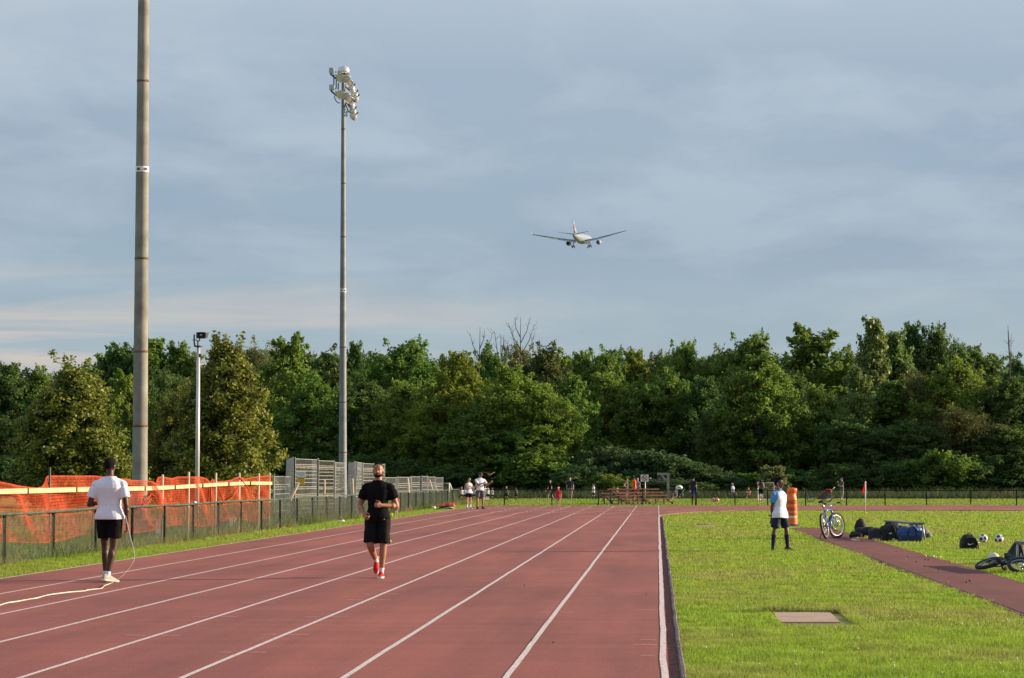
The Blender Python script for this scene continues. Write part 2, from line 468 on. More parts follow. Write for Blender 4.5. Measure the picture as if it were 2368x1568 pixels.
# thin cross marks and seams
for Y, a, b_2, ww in ((64.5, -9.8, 0, .02), (102.5, -9.0, 6, .04), (106.5, -4, 9, .04), (110.3, -9.5, 2, .04)):
    strip(mb, [(a, Y), (b_2, Y-.02*(b_2-a))], ww, ZT+.012)
for Y, k in ((25.6, 4), (23.0, 4), (20.2, 4), (26.3, 3), (23.0, 3), (20.4, 3), (18.3, 3), (34.7, 2), (31.2, 2), (29, 2), (27.6, 3), (33.8, 3), (24, 1), (39, 2), (40, 1), (24.5, 0), (20, 0), (18.2, 0), (19.4, 0), (37, 3)):
    X = LINE_X[k]
    for s in (-1, 1):
        if k == 0 and s > 0: continue
        x0 = X + s*(.05 + rl.random()*.03); L = .10 + rl.random()*.12
        strip(mb, [(x0, Y), (x0 + s*L, Y + .004)], .016, ZT+.012)
lm = mb.build('lane_lines', mat_line); tag(lm, 'white painted lane lines on the red track', 'markings', kind='structure')
mb = MB(); strip(mb, [(-3.2, 44.3), (-1.2, 44.25), (.0, 44.2)], .03, ZT+.013); strip(mb, [(-2.0, 22.3), (-1.0, 22.1)], .012, ZT+.013); strip(mb, [(-9.8, 52), (-5, 51.8), (0, 51.7)], .012, ZT+.002+.011)
tag(mb.build('track_seams', pm('seam_dark', (.12, .05, .045), .9)), 'dark joints in the track rubber', 'markings', kind='structure')

# --- inner edge: drain gap of red grit, weathered kerb boards
mat_grit = pm('grit', (.12, .030, .022), .95, .5, 14, bump=.8, bscale=60, c2=(.19, .075, .055))
mb = MB(); strip(mb, [(.122 + .01*mnoise.noise((0, y*.4, 3)), y) for y in np.arange(-10, 86, .8)], .19, .010)
tag(mb.build('drain_gap', mat_grit), 'gritty red gap beside the inner lane', 'gap', kind='structure')
mat_kerb = pm('kerb_wood', (.11, .088, .078), .9, .35, 9, bump=.9, bscale=30, c2=(.21, .165, .145))
y = -10.0
mb = MB()
while y < 85.5:
    L = 2.9 + rl.random()*.5
    ring = []
    off = (rl.random()-.5)*.012
    for q in range(9):
        yy = y + L*q/8*.992
        xx = .188 + off + .016*mnoise.noise((2.2, yy*.55, 0)) + .006*mnoise.noise((8.2, yy*2.5, 0))
        hh = .036 + .008*mnoise.noise((4.1, yy*.8, 0))
        wv = .040 + .006*mnoise.noise((6, yy*1.3, 1))
        ring.append([(xx-wv/2, yy, .003), (xx-wv/2-.002, yy, hh*.8), (xx-wv/2+.008, yy, hh), (xx+wv/2-.008, yy, hh+.004), (xx+wv/2+.002, yy, hh*.8), (xx+wv/2, yy, .003)])
    mb.loft(ring)
    y += L
tag(mb.build('kerb', mat_kerb), 'low weathered timber kerb along the infield', 'kerb', kind='structure')

# --- long-jump runway and concrete covers
rp_ = []
for y in np.arange(8, 66.6, 1.5): rp_.append((4.06 + .03*mnoise.noise((1, y*.5, 0)), y))
rp_.append((4.1, 66.6)); rp_.append((5.25, 66.6))
for y in np.arange(65, 7, -1.5): rp_.append((5.34 + .05*mnoise.noise((7, y*.6, 0)), y))
tag(slab('runway', rp_, .0005, .022, mat_runway), 'dark red rubber jump runway', 'runway', kind='structure')
mb = MB(); strip(mb, [(4.14, y) for y in np.arange(8, 66, 1.0)], .035, .026)
tag(mb.build('runway_seam', pm('seam_runway', (.07, .028, .027), .95)), 'dark edge seam of the runway', 'markings', kind='structure')
mat_conc = pm('concrete_cover', (.40, .275, .19), .85, .12, 3, bump=.15, c2=(.46, .325, .23))
a = [gnd(*q) for q in ((1785.5, 1416), (1917.9, 1417.4), (1942, 1441), (1801, 1441))]
cov = slab('concrete_cover', [(p.x, p.y) for p in a], -.05, .016, mat_conc)
tag(cov, 'tan concrete cover slab set in the infield grass near the camera', 'slab', 'concrete covers in the lawn')
a = [gnd(*q) for q in ((1609, 1215), (1651, 1215), (1656, 1218.5), (1610, 1218.5))]
tag(slab('concrete_cover', [(p.x, p.y) for p in a], -.05, .016, mat_conc), 'small far concrete cover slab sunk in the grass beside the track kerb', 'slab', 'concrete covers in the lawn')
COVER = [(1.30, 22.3, 2.05, 24.6), (1.24, 67.4, 1.9, 70)]

# --- grass blades
rng = np.random.default_rng(5)
def blades(regions):
    Vs = []; 
    for (x0, x1, y0, y1, dens, hgt, wid, cond) in regions:
        n = int((x1-x0)*(y1-y0)*dens)
        x = rng.uniform(x0, x1, n); y = rng.uniform(y0, y1, n)
        keep = cond(x, y)
        x, y = x[keep], y[keep]; n = len(x)
        th = rng.uniform(0, 2*np.pi, n); ln = rng.normal(0, .55, (n, 2))
        # tufty height
        tuft = .78 + .34*np.sin(x*3.1 + 1.7*np.sin(y*2.3))*np.sin(y*2.7 + np.sin(x*1.9))
        h = hgt*rng.uniform(.55, 1.25, n)*np.clip(tuft, .45, 1.4)
        wd = wid*rng.uniform(.7, 1.3, n)
        dx, dy = np.cos(th)*wd/2, np.sin(th)*wd/2
        z0 = np.zeros(n)
        A = np.stack([x-dx, y-dy, z0], 1); B = np.stack([x+dx, y+dy, z0], 1)
        C = np.stack([x + ln[:, 0]*h, y + ln[:, 1]*h, h], 1)
        Vs.append(np.stack([A, B, C], 1).reshape(-1, 3))
    V = np.concatenate(Vs)
    return V, np.arange(len(V)).reshape(-1, 3)
def infield(x, y):
    k = (x > .215) & (x < .18*y + 4.0) & ((x < 4.05 + .06*np.sin(3.1*y)*np.sin(7.3*y+1)) | (x > 5.36 + .07*np.sin(2.3*y)*np.sin(6.1*y)) | (y > 66.6))
    xd = 1520 + x*F/y; iy = 1180.6 + 14.1*np.exp(-(xd-1520)/72) + .0012*np.maximum(0, xd-1900)
    k &= y < F*CAMH/(iy-1107) - .2
    # outside the near track corner
    for (a, b, c, d) in COVER: k &= ~((x > a-.01) & (x < c+.02) & (y > b+.05) & (y < d))
    return k
def verge(x, y): return (x < -9.98)
V, Fc = blades([(.2, 8.0, 13.5, 22, 4200, .052, .0075, infield), (.2, 9.8, 22, 32, 2300, .052, .011, infield), (1.22, 2.16, 24.62, 24.85, 5000, .10, .010, infield), (2.07, 2.2, 22.6, 24.8, 4000, .085, .010, infield), (1.20, 1.9, 69.9, 70.4, 900, .12, .03, infield), (.2, 13, 32, 50, 850, .055, .020, infield), (.2, 16.6, 50, 70, 300, .06, .040, infield), (.2, 23, 70, 103, 130, .06, .06, infield)])
gr = link_mesh('grass', np_mesh('grass', V, Fc), mat_blade); tag(gr, 'short mown grass blades of the infield', 'grass', kind='stuff')
V, Fc = blades([(-11.7, -9.97, 14, 52, 1000, .07, .018, verge), (-12.2, -9.97, 52, 119, 330, .08, .04, verge), (-22, -11.7, 14, 60, 50, .22, .04, verge), (-13, 34, 122.9, 170, 28, .07, .10, lambda x, y: x < .22*y)])
tag(link_mesh('verge_grass', np_mesh('verge_grass', V, Fc), mat_blade), 'grass strip between the outer lane and the low green fence', 'grass', kind='stuff')
mat_weed = lawn_mat('weed_blade', (.12, .16, .035), (.08, .13, .026), (.27, .24, .09), blade=True, rough=.6, lo=.42, hi=.50)
allw = lambda x, y: np.sin(x*2.1+y*1.3) + np.sin(y*.9) > -.9
V, Fc = blades([(-12.4, -11.2, 15, 60, 120, .42, .012, lambda x, y: np.sin(y*2.1)+np.sin(y*.83+x*3) > -.6), (-12.3, -11.3, 60, 127, 80, .45, .03, allw), (-26, -12.3, 60, 150, 8, .45, .05, allw)])
tag(link_mesh('tall_grass', np_mesh('tall_grass', V, Fc), mat_weed), 'tall seeding grass along the low green fence', 'tall grass', kind='stuff')
mat_rough = lawn_mat('rough_blade', (.055, .085, .026), (.045, .080, .022), (.11, .115, .05), blade=True, rough=.7)
V, Fc = blades([(-30, 45, 163, 176, 26, .75, .10, lambda x, y: np.sin(x*.9)+np.sin(x*.37+y) > -1.2)])
tag(link_mesh('field_edge_weeds', np_mesh('field_edge_weeds', V, Fc), mat_rough), 'high weeds where the far lawn meets the wood', 'weeds', kind='stuff')
# clover heads
fl = MB(); rf = random.Random(8)
for i in range(190):
    yy = 15 + 40*rf.random()**1.6; xx = .35 + rf.random()*(.18*yy)
    if 3.95 < xx < 5.45: continue
    if rf.random() > .35 and mnoise.noise((xx*.8, yy*.5, 2)) < .05: continue
    fl.ell((xx, yy, .05 + rf.random()*.02), (.006 + rf.random()*.004), nu=6, nv=4)
tag(fl.build('clover_flowers', pm('clover', (.62, .60, .48), .9), smooth=True), 'white clover heads scattered in the lawn', 'flowers', kind='stuff')
# ------------------------------------------------------------------ trees
def leaf_mat(name, c, c2, trans=.5, rough=.65, spec=.25):
    m, nt, b = new_mat(name)
    g = N(nt, 'ShaderNodeNewGeometry'); oi = N(nt, 'ShaderNodeObjectInfo')
    rp = N(nt, 'ShaderNodeValToRGB'); rp.color_ramp.elements[0].color = (*c, 1); rp.color_ramp.elements[1].color = (*c2, 1)
    rp.color_ramp.elements[0].position = .15; rp.color_ramp.elements[1].position = .95
    nt.links.new(g.outputs['Random Per Island'], rp.inputs[0])
    hs = N(nt, 'ShaderNodeHueSaturation'); nt.links.new(rp.outputs[0], hs.inputs['Color'])
    mh = N(nt, 'ShaderNodeMapRange'); mh.inputs[3].default_value = .485; mh.inputs[4].default_value = .515
    nt.links.new(oi.outputs['Random'], mh.inputs[0]); nt.links.new(mh.outputs[0], hs.inputs['Hue'])
    n2 = N(nt, 'ShaderNodeTexNoise'); n2.inputs['Scale'].default_value = .45; n2.inputs['Detail'].default_value = 3
    nt.links.new(g.outputs['Position'], n2.inputs['Vector'])
    mv = N(nt, 'ShaderNodeMapRange'); mv.inputs[1].default_value = .3; mv.inputs[2].default_value = .7; mv.inputs[3].default_value = .75; mv.inputs[4].default_value = 1.25
    nt.links.new(n2.outputs[0], mv.inputs[0]); nt.links.new(mv.outputs[0], hs.inputs['Value'])
    nt.links.new(hs.outputs[0], b.inputs['Base Color']); b.inputs['Roughness'].default_value = rough; b.inputs['Specular IOR Level'].default_value = spec
    tr = N(nt, 'ShaderNodeBsdfTranslucent'); nt.links.new(hs.outputs[0], tr.inputs['Color'])
    mx = N(nt, 'ShaderNodeMixShader'); mx.inputs[0].default_value = trans
    nt.links.new(b.outputs[0], mx.inputs[1]); nt.links.new(tr.outputs[0], mx.inputs[2]); nt.links.new(mx.outputs[0], nt.nodes['Material Output'].inputs[0])
    return m
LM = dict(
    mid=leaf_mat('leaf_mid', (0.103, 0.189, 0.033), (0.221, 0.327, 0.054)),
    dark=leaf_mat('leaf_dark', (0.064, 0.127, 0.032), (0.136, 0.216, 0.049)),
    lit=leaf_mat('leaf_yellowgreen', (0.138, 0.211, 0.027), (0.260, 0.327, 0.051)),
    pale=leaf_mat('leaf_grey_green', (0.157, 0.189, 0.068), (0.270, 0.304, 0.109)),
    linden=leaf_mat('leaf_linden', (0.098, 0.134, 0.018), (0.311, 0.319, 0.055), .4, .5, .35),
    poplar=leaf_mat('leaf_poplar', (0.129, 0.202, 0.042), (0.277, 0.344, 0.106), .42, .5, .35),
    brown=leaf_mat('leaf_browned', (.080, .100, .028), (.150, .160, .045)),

    sumac=leaf_mat('leaf_sumac', (0.060, 0.116, 0.041), (0.120, 0.193, 0.062)))
mat_bark = pm('bark', (.085, .065, .048), .95, .45, 5, bump=.8, bscale=14)
mat_dead = pm('dead_wood', (.07, .062, .055), .95, .3, 6)

def leaf_quads(rng, P, Nrm, ln, wd):
    n = len(P)
    t = rng.normal(size=(n, 3)); Nrm = Nrm / np.linalg.norm(Nrm, axis=1, keepdims=True)
    t -= Nrm*(t*Nrm).sum(1, keepdims=True); t /= np.linalg.norm(t, axis=1, keepdims=True)
    b = np.cross(Nrm, t)
    s = rng.uniform(.65, 1.3, (n, 1))
    L, Wd = ln*s/2, wd*s/2
    V = np.stack([P - t*L, P + b*Wd + Nrm*L*.15, P + t*L - Nrm*L*.25, P - b*Wd + Nrm*L*.15], 1).reshape(-1, 3)
    return V
PROF = dict(
    round=lambda t: np.sqrt(np.clip(1-(2*t-1.0)**2, 0, 1))**.8,
    oval=lambda t: np.clip(np.sin(np.pi*np.clip(t, 0, 1)**.85), 0, 1)**.7,
    cone=lambda t: np.clip(1.10-t, 0, 1)**.72*np.clip(t*6+.5, 0, 1),
    full=lambda t: np.clip((1.04-t)*2.6, 0, 1)**.55*np.clip(t*5+.55, 0, 1),
    spire=lambda t: np.clip(1-t, 0, 1)**.6*np.clip(t*5+.3, 0, 1))
def crown_data(seed, h, w, base, prof, lobes, clumps, leaves, ln, wd, lobe_r=.27, clump_r=.42, droop=0.0, airy=0.0, sprigs=70):
    """leaf cards in clumps over many lobes of an uneven crown; returns verts and lobe centres"""
    rng = np.random.default_rng(seed); Vs = []; LC = []
    f = PROF[prof]
    for i in range(lobes):
        t = (i + rng.uniform(.1, .9))/lobes
        rad = w/2*float(f(np.array(t)))
        th = i*2.399 + rng.uniform(-.5, .5)
        rr = rad*(1 - lobe_r*.9)*rng.uniform(.55, 1.08)
        if t > .9: rr *= .4
        c = np.array([rr*np.cos(th), rr*np.sin(th), base + (h-base)*(t*.94+.02)])
        lr = w*lobe_r*rng.uniform(.55, 1.5)*(.5 + .5*max(.25, float(f(np.array(t)))))
        LC.append(c)
        k = int(clumps*rng.uniform(.8, 1.2))
        d = rng.normal(size=(k, 3)); d /= np.linalg.norm(d, axis=1, keepdims=True)
        d[:, 2] = np.where(d[:, 2] < -.45, -d[:, 2], d[:, 2])
        cc = c + d*lr*rng.uniform(.60, 1.10, (k, 1))*np.array([1, 1, .85])
        m = rng.poisson(leaves, k)
        idx = np.repeat(np.arange(k), m)
        P = cc[idx] + rng.normal(size=(len(idx), 3))*clump_r*np.array([.5, .5, .38])
        P[:, 2] = np.maximum(P[:, 2] - droop*rng.uniform(0, 1, len(idx)), .15)
        Nn = d[idx]*.55 + np.array([0, 0, .55]) + rng.normal(size=(len(idx), 3))*.62
        Vs.append(leaf_quads(rng, P, Nn, ln, wd))
    # ragged sprigs that break the outline
    for i in range(sprigs):
        c = LC[int(rng.integers(len(LC)//4, len(LC)))].copy(); a = rng.uniform(0, 2*np.pi)
        out = np.array([np.cos(a), np.sin(a), rng.uniform(.5, 1.9)]); out /= np.linalg.norm(out)
        c = c + out*w*lobe_r*rng.uniform(.55, 1.15)
        for q in range(4):
            m = int(rng.integers(7, 15)); P = c + out*q*.21 + rng.normal(size=(m, 3))*.17*(1.15-q*.2)
            Vs.append(leaf_quads(rng, P, out*.2 + np.array([0, 0, .4]) + rng.normal(size=(m, 3))*.7, ln*.95, wd*.95))
    return np.concatenate(Vs), LC
def trunk_mb(seed, h, base, LC, r0, limbs=9):
    rr = random.Random(seed); mb = MB()
    top = h*.86; pts = []; rad = []
    for q in range(8):
        t = q/7; pts.append((.25*math.sin(t*3+seed)*t, .25*math.cos(t*2.2+seed)*t, top*t)); rad.append(r0*(1-t)**.8 + .02 + (.35*r0 if q == 0 else 0))
    mb.tube(pts, rad, 9)
    for c in rr.sample(LC, min(limbs, len(LC))):
        z0 = max(base*.7, c[2] - h*.22*rr.uniform(.6, 1.2)); t = min(z0/top, .95)
        a = Vector((.25*math.sin(t*3+seed)*t, .25*math.cos(t*2.2+seed)*t, z0)); e = Vector(c)
        m = (a + e)/2 + Vector((rr.uniform(-.3, .3), rr.uniform(-.3, .3), -.12*h*.2))
        r1 = r0*(1-t)**.8*.55 + .02
        mb.tube([a, m, e], [r1, r1*.7, r1*.25], 6)
        for _ in range(2):
            e2 = m.lerp(e, .5) + Vector((rr.uniform(-1, 1), rr.uniform(-1, 1), rr.uniform(.2, 1)))*.14*h*.6
            mb.tube([m.lerp(e, .4), e2], [r1*.4, r1*.12], 5)
    return mb
class Kind: pass
def make_kind(seed, h, w, base, prof, lobes, clumps, leaves, ln, wd, r0=.2, limbs=9, **kw):
    k = Kind(); V, LC = crown_data(seed, h, w, base, prof, lobes, clumps, leaves, ln, wd, **kw)
    k.crown = np_mesh('crown', V, np.arange(len(V)).reshape(-1, 4)); k.h = float(np.quantile(V[:, 2], .9996)); k.w = w
    k.trunk = trunk_mb(seed, h, base, LC, r0, limbs).mesh('trunk'); return k
# nominal size 12 m; scaled per tree
KN = {}
for nm, (prof, base, w, lb) in dict(a=('full', .6, 8.0, 30), b=('oval', 1.0, 7.5, 26), c=('round', .8, 9.0, 30), d=('full', .5, 7.0, 26), e=('oval', .6, 8.5, 28), f=('round', 1.5, 8.0, 24)).items():
    KN[nm] = make_kind(ord(nm), 12, w, base, prof, int(lb*2.1), 17, 27, .32, .16, .22, 14, lobe_r=.155, clump_r=.46)
KN['poplar'] = make_kind(21, 13, 5.6, .8, 'spire', 26, 26, 22, .34, .24, .16, 10, lobe_r=.20, clump_r=.46, sprigs=26)
KN['willow'] = make_kind(22, 12, 8.0, .8, 'round', 26, 30, 28, .40, .10, .22, 10, lobe_r=.24, clump_r=.6, droop=.5)
KN['airy'] = make_kind(23, 12.5, 7.4, .8, 'oval', 22, 19, 20, .42, .22, .18, 16, lobe_r=.24, clump_r=.50)
KN['linden'] = make_kind(24, 8.8, 7.6, .25, 'cone', 60, 32, 34, .22, .16, .17, 10, lobe_r=.17, clump_r=.40, sprigs=60)
KN['linden2'] = make_kind(25, 9.8, 6.8, .25, 'cone', 64, 32, 32, .22, .16, .17, 10, lobe_r=.17, clump_r=.40)
KN['bush'] = make_kind(26, 4.0, 6.0, .05, 'round', 16, 26, 24, .42, .14, .05, 6, lobe_r=.22, clump_r=.5)
KN['sapling'] = make_kind(27, 4.5, 3.2, .2, 'oval', 14, 18, 20, .34, .16, .05, 6, lobe_r=.24, clump_r=.42)
for k in KN.values():
    for me in (k.crown,): me.materials.append(LM['mid'])
    k.trunk.materials.append(mat_bark)
    k.trunk.polygons.foreach_set('use_smooth', [True]*len(k.trunk.polygons))
_cr = {}
def plant(name, kind, x, top, Y, wpx, leaf, label, cat='tree', group=None, rot=None, ground_at=None, sq=1.0):
    if group and group.startswith('bush'): Y += 13
    elif name == 'wood_tree': Y += 11
    """x, top: where the tip shows in the photo; Y distance; wpx its spread there"""
    p = at(x, top, Y); k = KN[kind]
    o = empty(name, (p.x, p.y, 0), rot if rot is not None else (x*1.7 + top) % 6.28, label, cat, group)
    for part, me in (('crown', k.crown), ('trunk', k.trunk)):
        key = (kind, leaf)
        if part == 'crown':
            if key not in _cr:
                me = me.copy(); me.materials.clear(); me.materials.append(LM[leaf]); _cr[key] = me
            me = _cr[key]
        c = bpy.data.objects.new(part, me); col.objects.link(c); c.parent = o
        s = p.z/k.h; sw = wpx/ppm(Y)/k.w
        c.scale = (sw, sw*sq, s)
    return o
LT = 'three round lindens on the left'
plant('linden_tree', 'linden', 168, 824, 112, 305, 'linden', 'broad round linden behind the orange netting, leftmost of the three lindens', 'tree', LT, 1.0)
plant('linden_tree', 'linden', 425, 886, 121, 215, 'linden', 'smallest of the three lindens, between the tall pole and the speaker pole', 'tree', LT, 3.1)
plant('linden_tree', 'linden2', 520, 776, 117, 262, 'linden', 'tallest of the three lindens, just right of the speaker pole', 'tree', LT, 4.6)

WOOD = 'trees of the wood behind the sports field'
def wood(x, top, w, kind, leaf, Y, label): return plant('wood_tree', kind, x, top, Y, w, leaf, label, 'tree', WOOD)
# rear line: gives the skyline
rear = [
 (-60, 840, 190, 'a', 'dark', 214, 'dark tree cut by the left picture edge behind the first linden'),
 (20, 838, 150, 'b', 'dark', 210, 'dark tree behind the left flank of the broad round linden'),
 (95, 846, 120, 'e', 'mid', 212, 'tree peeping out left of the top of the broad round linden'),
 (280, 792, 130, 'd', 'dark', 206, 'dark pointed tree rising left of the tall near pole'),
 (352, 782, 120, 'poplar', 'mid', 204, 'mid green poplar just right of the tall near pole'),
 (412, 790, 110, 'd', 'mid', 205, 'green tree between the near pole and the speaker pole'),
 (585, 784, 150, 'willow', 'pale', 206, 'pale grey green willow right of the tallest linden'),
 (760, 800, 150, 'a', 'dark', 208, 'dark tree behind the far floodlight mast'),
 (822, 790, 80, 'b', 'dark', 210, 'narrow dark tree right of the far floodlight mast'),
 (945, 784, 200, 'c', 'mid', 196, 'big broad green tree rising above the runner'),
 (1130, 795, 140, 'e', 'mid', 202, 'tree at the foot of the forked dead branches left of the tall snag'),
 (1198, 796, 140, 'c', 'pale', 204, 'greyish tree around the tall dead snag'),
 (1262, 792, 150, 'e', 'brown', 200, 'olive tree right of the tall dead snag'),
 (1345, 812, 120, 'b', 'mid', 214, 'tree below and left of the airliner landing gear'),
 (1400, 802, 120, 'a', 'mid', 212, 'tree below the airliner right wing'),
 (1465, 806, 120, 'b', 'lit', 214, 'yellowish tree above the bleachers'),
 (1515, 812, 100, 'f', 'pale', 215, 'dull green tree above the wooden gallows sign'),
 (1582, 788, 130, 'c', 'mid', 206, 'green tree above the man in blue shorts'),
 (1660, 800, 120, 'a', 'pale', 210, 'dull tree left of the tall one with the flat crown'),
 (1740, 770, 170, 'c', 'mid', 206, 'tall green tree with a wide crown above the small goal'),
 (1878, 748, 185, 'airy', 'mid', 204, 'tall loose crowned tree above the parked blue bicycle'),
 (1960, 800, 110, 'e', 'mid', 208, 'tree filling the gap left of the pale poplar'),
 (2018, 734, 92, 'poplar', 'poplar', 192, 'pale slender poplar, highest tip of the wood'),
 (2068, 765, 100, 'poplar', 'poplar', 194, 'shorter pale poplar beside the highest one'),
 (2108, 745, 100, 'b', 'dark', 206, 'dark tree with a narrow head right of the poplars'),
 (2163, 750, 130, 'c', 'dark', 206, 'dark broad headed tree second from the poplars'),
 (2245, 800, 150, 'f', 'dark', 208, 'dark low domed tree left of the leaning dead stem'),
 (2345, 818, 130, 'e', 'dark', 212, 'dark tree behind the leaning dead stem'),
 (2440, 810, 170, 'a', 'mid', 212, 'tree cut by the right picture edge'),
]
for x_, t_, w_, *r_ in rear: wood(x_, t_, w_*1.28, *r_)
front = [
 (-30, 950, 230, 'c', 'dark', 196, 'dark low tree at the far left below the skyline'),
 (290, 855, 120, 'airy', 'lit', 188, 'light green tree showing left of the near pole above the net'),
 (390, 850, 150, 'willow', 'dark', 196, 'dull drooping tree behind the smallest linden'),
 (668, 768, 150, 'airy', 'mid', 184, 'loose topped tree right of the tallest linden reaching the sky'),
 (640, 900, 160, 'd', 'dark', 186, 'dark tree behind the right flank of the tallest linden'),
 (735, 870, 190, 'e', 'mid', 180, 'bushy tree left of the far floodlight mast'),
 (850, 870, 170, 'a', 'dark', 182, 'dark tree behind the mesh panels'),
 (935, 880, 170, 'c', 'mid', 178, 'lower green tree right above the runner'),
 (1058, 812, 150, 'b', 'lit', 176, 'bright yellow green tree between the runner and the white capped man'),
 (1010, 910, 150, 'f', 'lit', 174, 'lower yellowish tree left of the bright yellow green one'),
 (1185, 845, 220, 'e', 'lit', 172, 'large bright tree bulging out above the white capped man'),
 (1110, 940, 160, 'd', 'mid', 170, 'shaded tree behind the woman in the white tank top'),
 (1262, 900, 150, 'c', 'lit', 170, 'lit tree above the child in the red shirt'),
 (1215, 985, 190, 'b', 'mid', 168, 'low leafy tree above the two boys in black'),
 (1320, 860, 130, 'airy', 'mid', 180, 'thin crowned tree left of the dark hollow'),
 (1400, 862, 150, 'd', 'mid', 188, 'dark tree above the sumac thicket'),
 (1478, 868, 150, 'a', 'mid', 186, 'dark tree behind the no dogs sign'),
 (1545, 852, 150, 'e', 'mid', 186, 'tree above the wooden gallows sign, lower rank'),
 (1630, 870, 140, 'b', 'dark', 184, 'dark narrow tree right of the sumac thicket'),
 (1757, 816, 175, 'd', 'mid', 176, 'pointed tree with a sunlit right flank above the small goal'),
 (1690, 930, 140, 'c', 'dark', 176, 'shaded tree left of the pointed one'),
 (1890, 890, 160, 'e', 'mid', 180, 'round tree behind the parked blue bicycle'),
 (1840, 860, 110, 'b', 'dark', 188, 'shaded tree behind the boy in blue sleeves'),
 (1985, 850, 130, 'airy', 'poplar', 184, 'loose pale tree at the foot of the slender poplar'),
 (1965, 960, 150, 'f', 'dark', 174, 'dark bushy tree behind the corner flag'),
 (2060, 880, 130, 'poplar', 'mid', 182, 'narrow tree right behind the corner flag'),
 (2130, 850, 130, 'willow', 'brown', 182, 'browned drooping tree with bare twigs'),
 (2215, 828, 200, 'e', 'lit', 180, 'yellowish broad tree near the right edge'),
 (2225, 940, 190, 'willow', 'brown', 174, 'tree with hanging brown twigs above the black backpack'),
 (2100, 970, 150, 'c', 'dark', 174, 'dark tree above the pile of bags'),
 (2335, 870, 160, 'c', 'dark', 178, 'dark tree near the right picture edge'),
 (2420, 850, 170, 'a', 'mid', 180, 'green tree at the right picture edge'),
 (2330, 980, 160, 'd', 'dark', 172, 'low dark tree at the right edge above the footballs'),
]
for x_, t_, w_, *r_ in front: wood(x_, t_, w_*1.15, *r_)
# further trees that close the wood, off to the sides and behind
rr_ = random.Random(4)
WB = 'deeper trees behind the wood edge'
for i in range(30):
    x = -80 + i*87 + rr_.uniform(-20, 20)
    plant('wood_tree', rr_.choice('abcdef'), x, (rr_.uniform(848, 862) if x < 230 or x > 2280 else rr_.uniform(806, 836)), rr_.uniform(222, 236), 215, rr_.choice(('dark', 'mid', 'pale')), 'tree deep in the wood, seen only through gaps between nearer crowns', 'tree', WB)
# the wood goes on to the right, towards the low sun
for i in range(7):
    x = 2560 + i*170
    plant('wood_tree', rr_.choice('abce'), x, rr_.uniform(760, 830), rr_.uniform(178, 200), 200, 'mid', 'tree of the wood beyond the right picture edge', 'tree', 'wood beyond the right edge')
# understory
UB = 'bushes along the foot of the wood'
for (x, top, w, kind, leaf, Y, lab) in [
 (1420, 1030, 190, 'bush', 'sumac', 166, 'dense sumac mound left of the no dogs sign'),
 (1510, 1040, 210, 'bush', 'sumac', 165, 'sumac mound behind the bleachers and the no dogs sign'),
 (1595, 1068, 150, 'bush', 'sumac', 164, 'low sumac mound right of the wooden gallows sign'),
 (1340, 1075, 150, 'bush', 'sumac', 162, 'dark bush behind the man in the navy polo shirt'),
 (1405, 1095, 120, 'bush', 'mid', 160, 'green leafy bush behind the boy at the bleachers'),
 (1545, 1105, 170, 'bush', 'sumac', 160, 'low bush below the hanging wooden board'),
 (1230, 1050, 190, 'bush', 'mid', 164, 'green bush behind the child in the red shirt'),
 (1080, 1075, 170, 'bush', 'dark', 164, 'dark bush behind the woman in the white tank top'),
 (960, 1060, 190, 'bush', 'dark', 168, 'dark bush behind the low mesh panels'),
 (830, 1050, 190, 'bush', 'dark', 170, 'dark bush behind the tall mesh panels'),
 (700, 1045, 200, 'bush', 'dark', 172, 'dark bush right of the tallest linden'),
 (560, 1050, 200, 'bush', 'dark', 172, 'dark bush under the tallest linden'),
 (300, 1050, 250, 'bush', 'dark', 172, 'dark bush behind the near pole'),
 (30, 1050, 250, 'bush', 'dark', 172, 'dark bush at the far left under the wood'),
 (1668, 1090, 110, 'bush', 'sumac', 163, 'grey green bush left of the small goal'),
 (1786, 1076, 70, 'sapling', 'pale', 162, 'pale young shrub behind the small goal'),
 (1730, 1092, 70, 'sapling', 'mid', 163, 'thin sapling left of the small goal'),
 (1850, 1085, 130, 'bush', 'dark', 166, 'dark bush behind the orange barrel'),
 (1950, 1070, 160, 'bush', 'dark', 167, 'dark bush behind the man on the phone'),
 (2060, 1065, 170, 'bush', 'dark', 167, 'dark bush right of the corner flag'),
 (2180, 1040, 170, 'bush', 'mid', 166, 'green bush behind the right part of the far fence'),
 (2290, 1055, 170, 'bush', 'dark', 167, 'dark bush near the right end of the far fence'),
 (2400, 1050, 170, 'bush', 'dark', 168, 'dark bush at the right picture edge')]:
    plant('bush', kind, x, top, Y, w, leaf, lab, 'bush', UB)
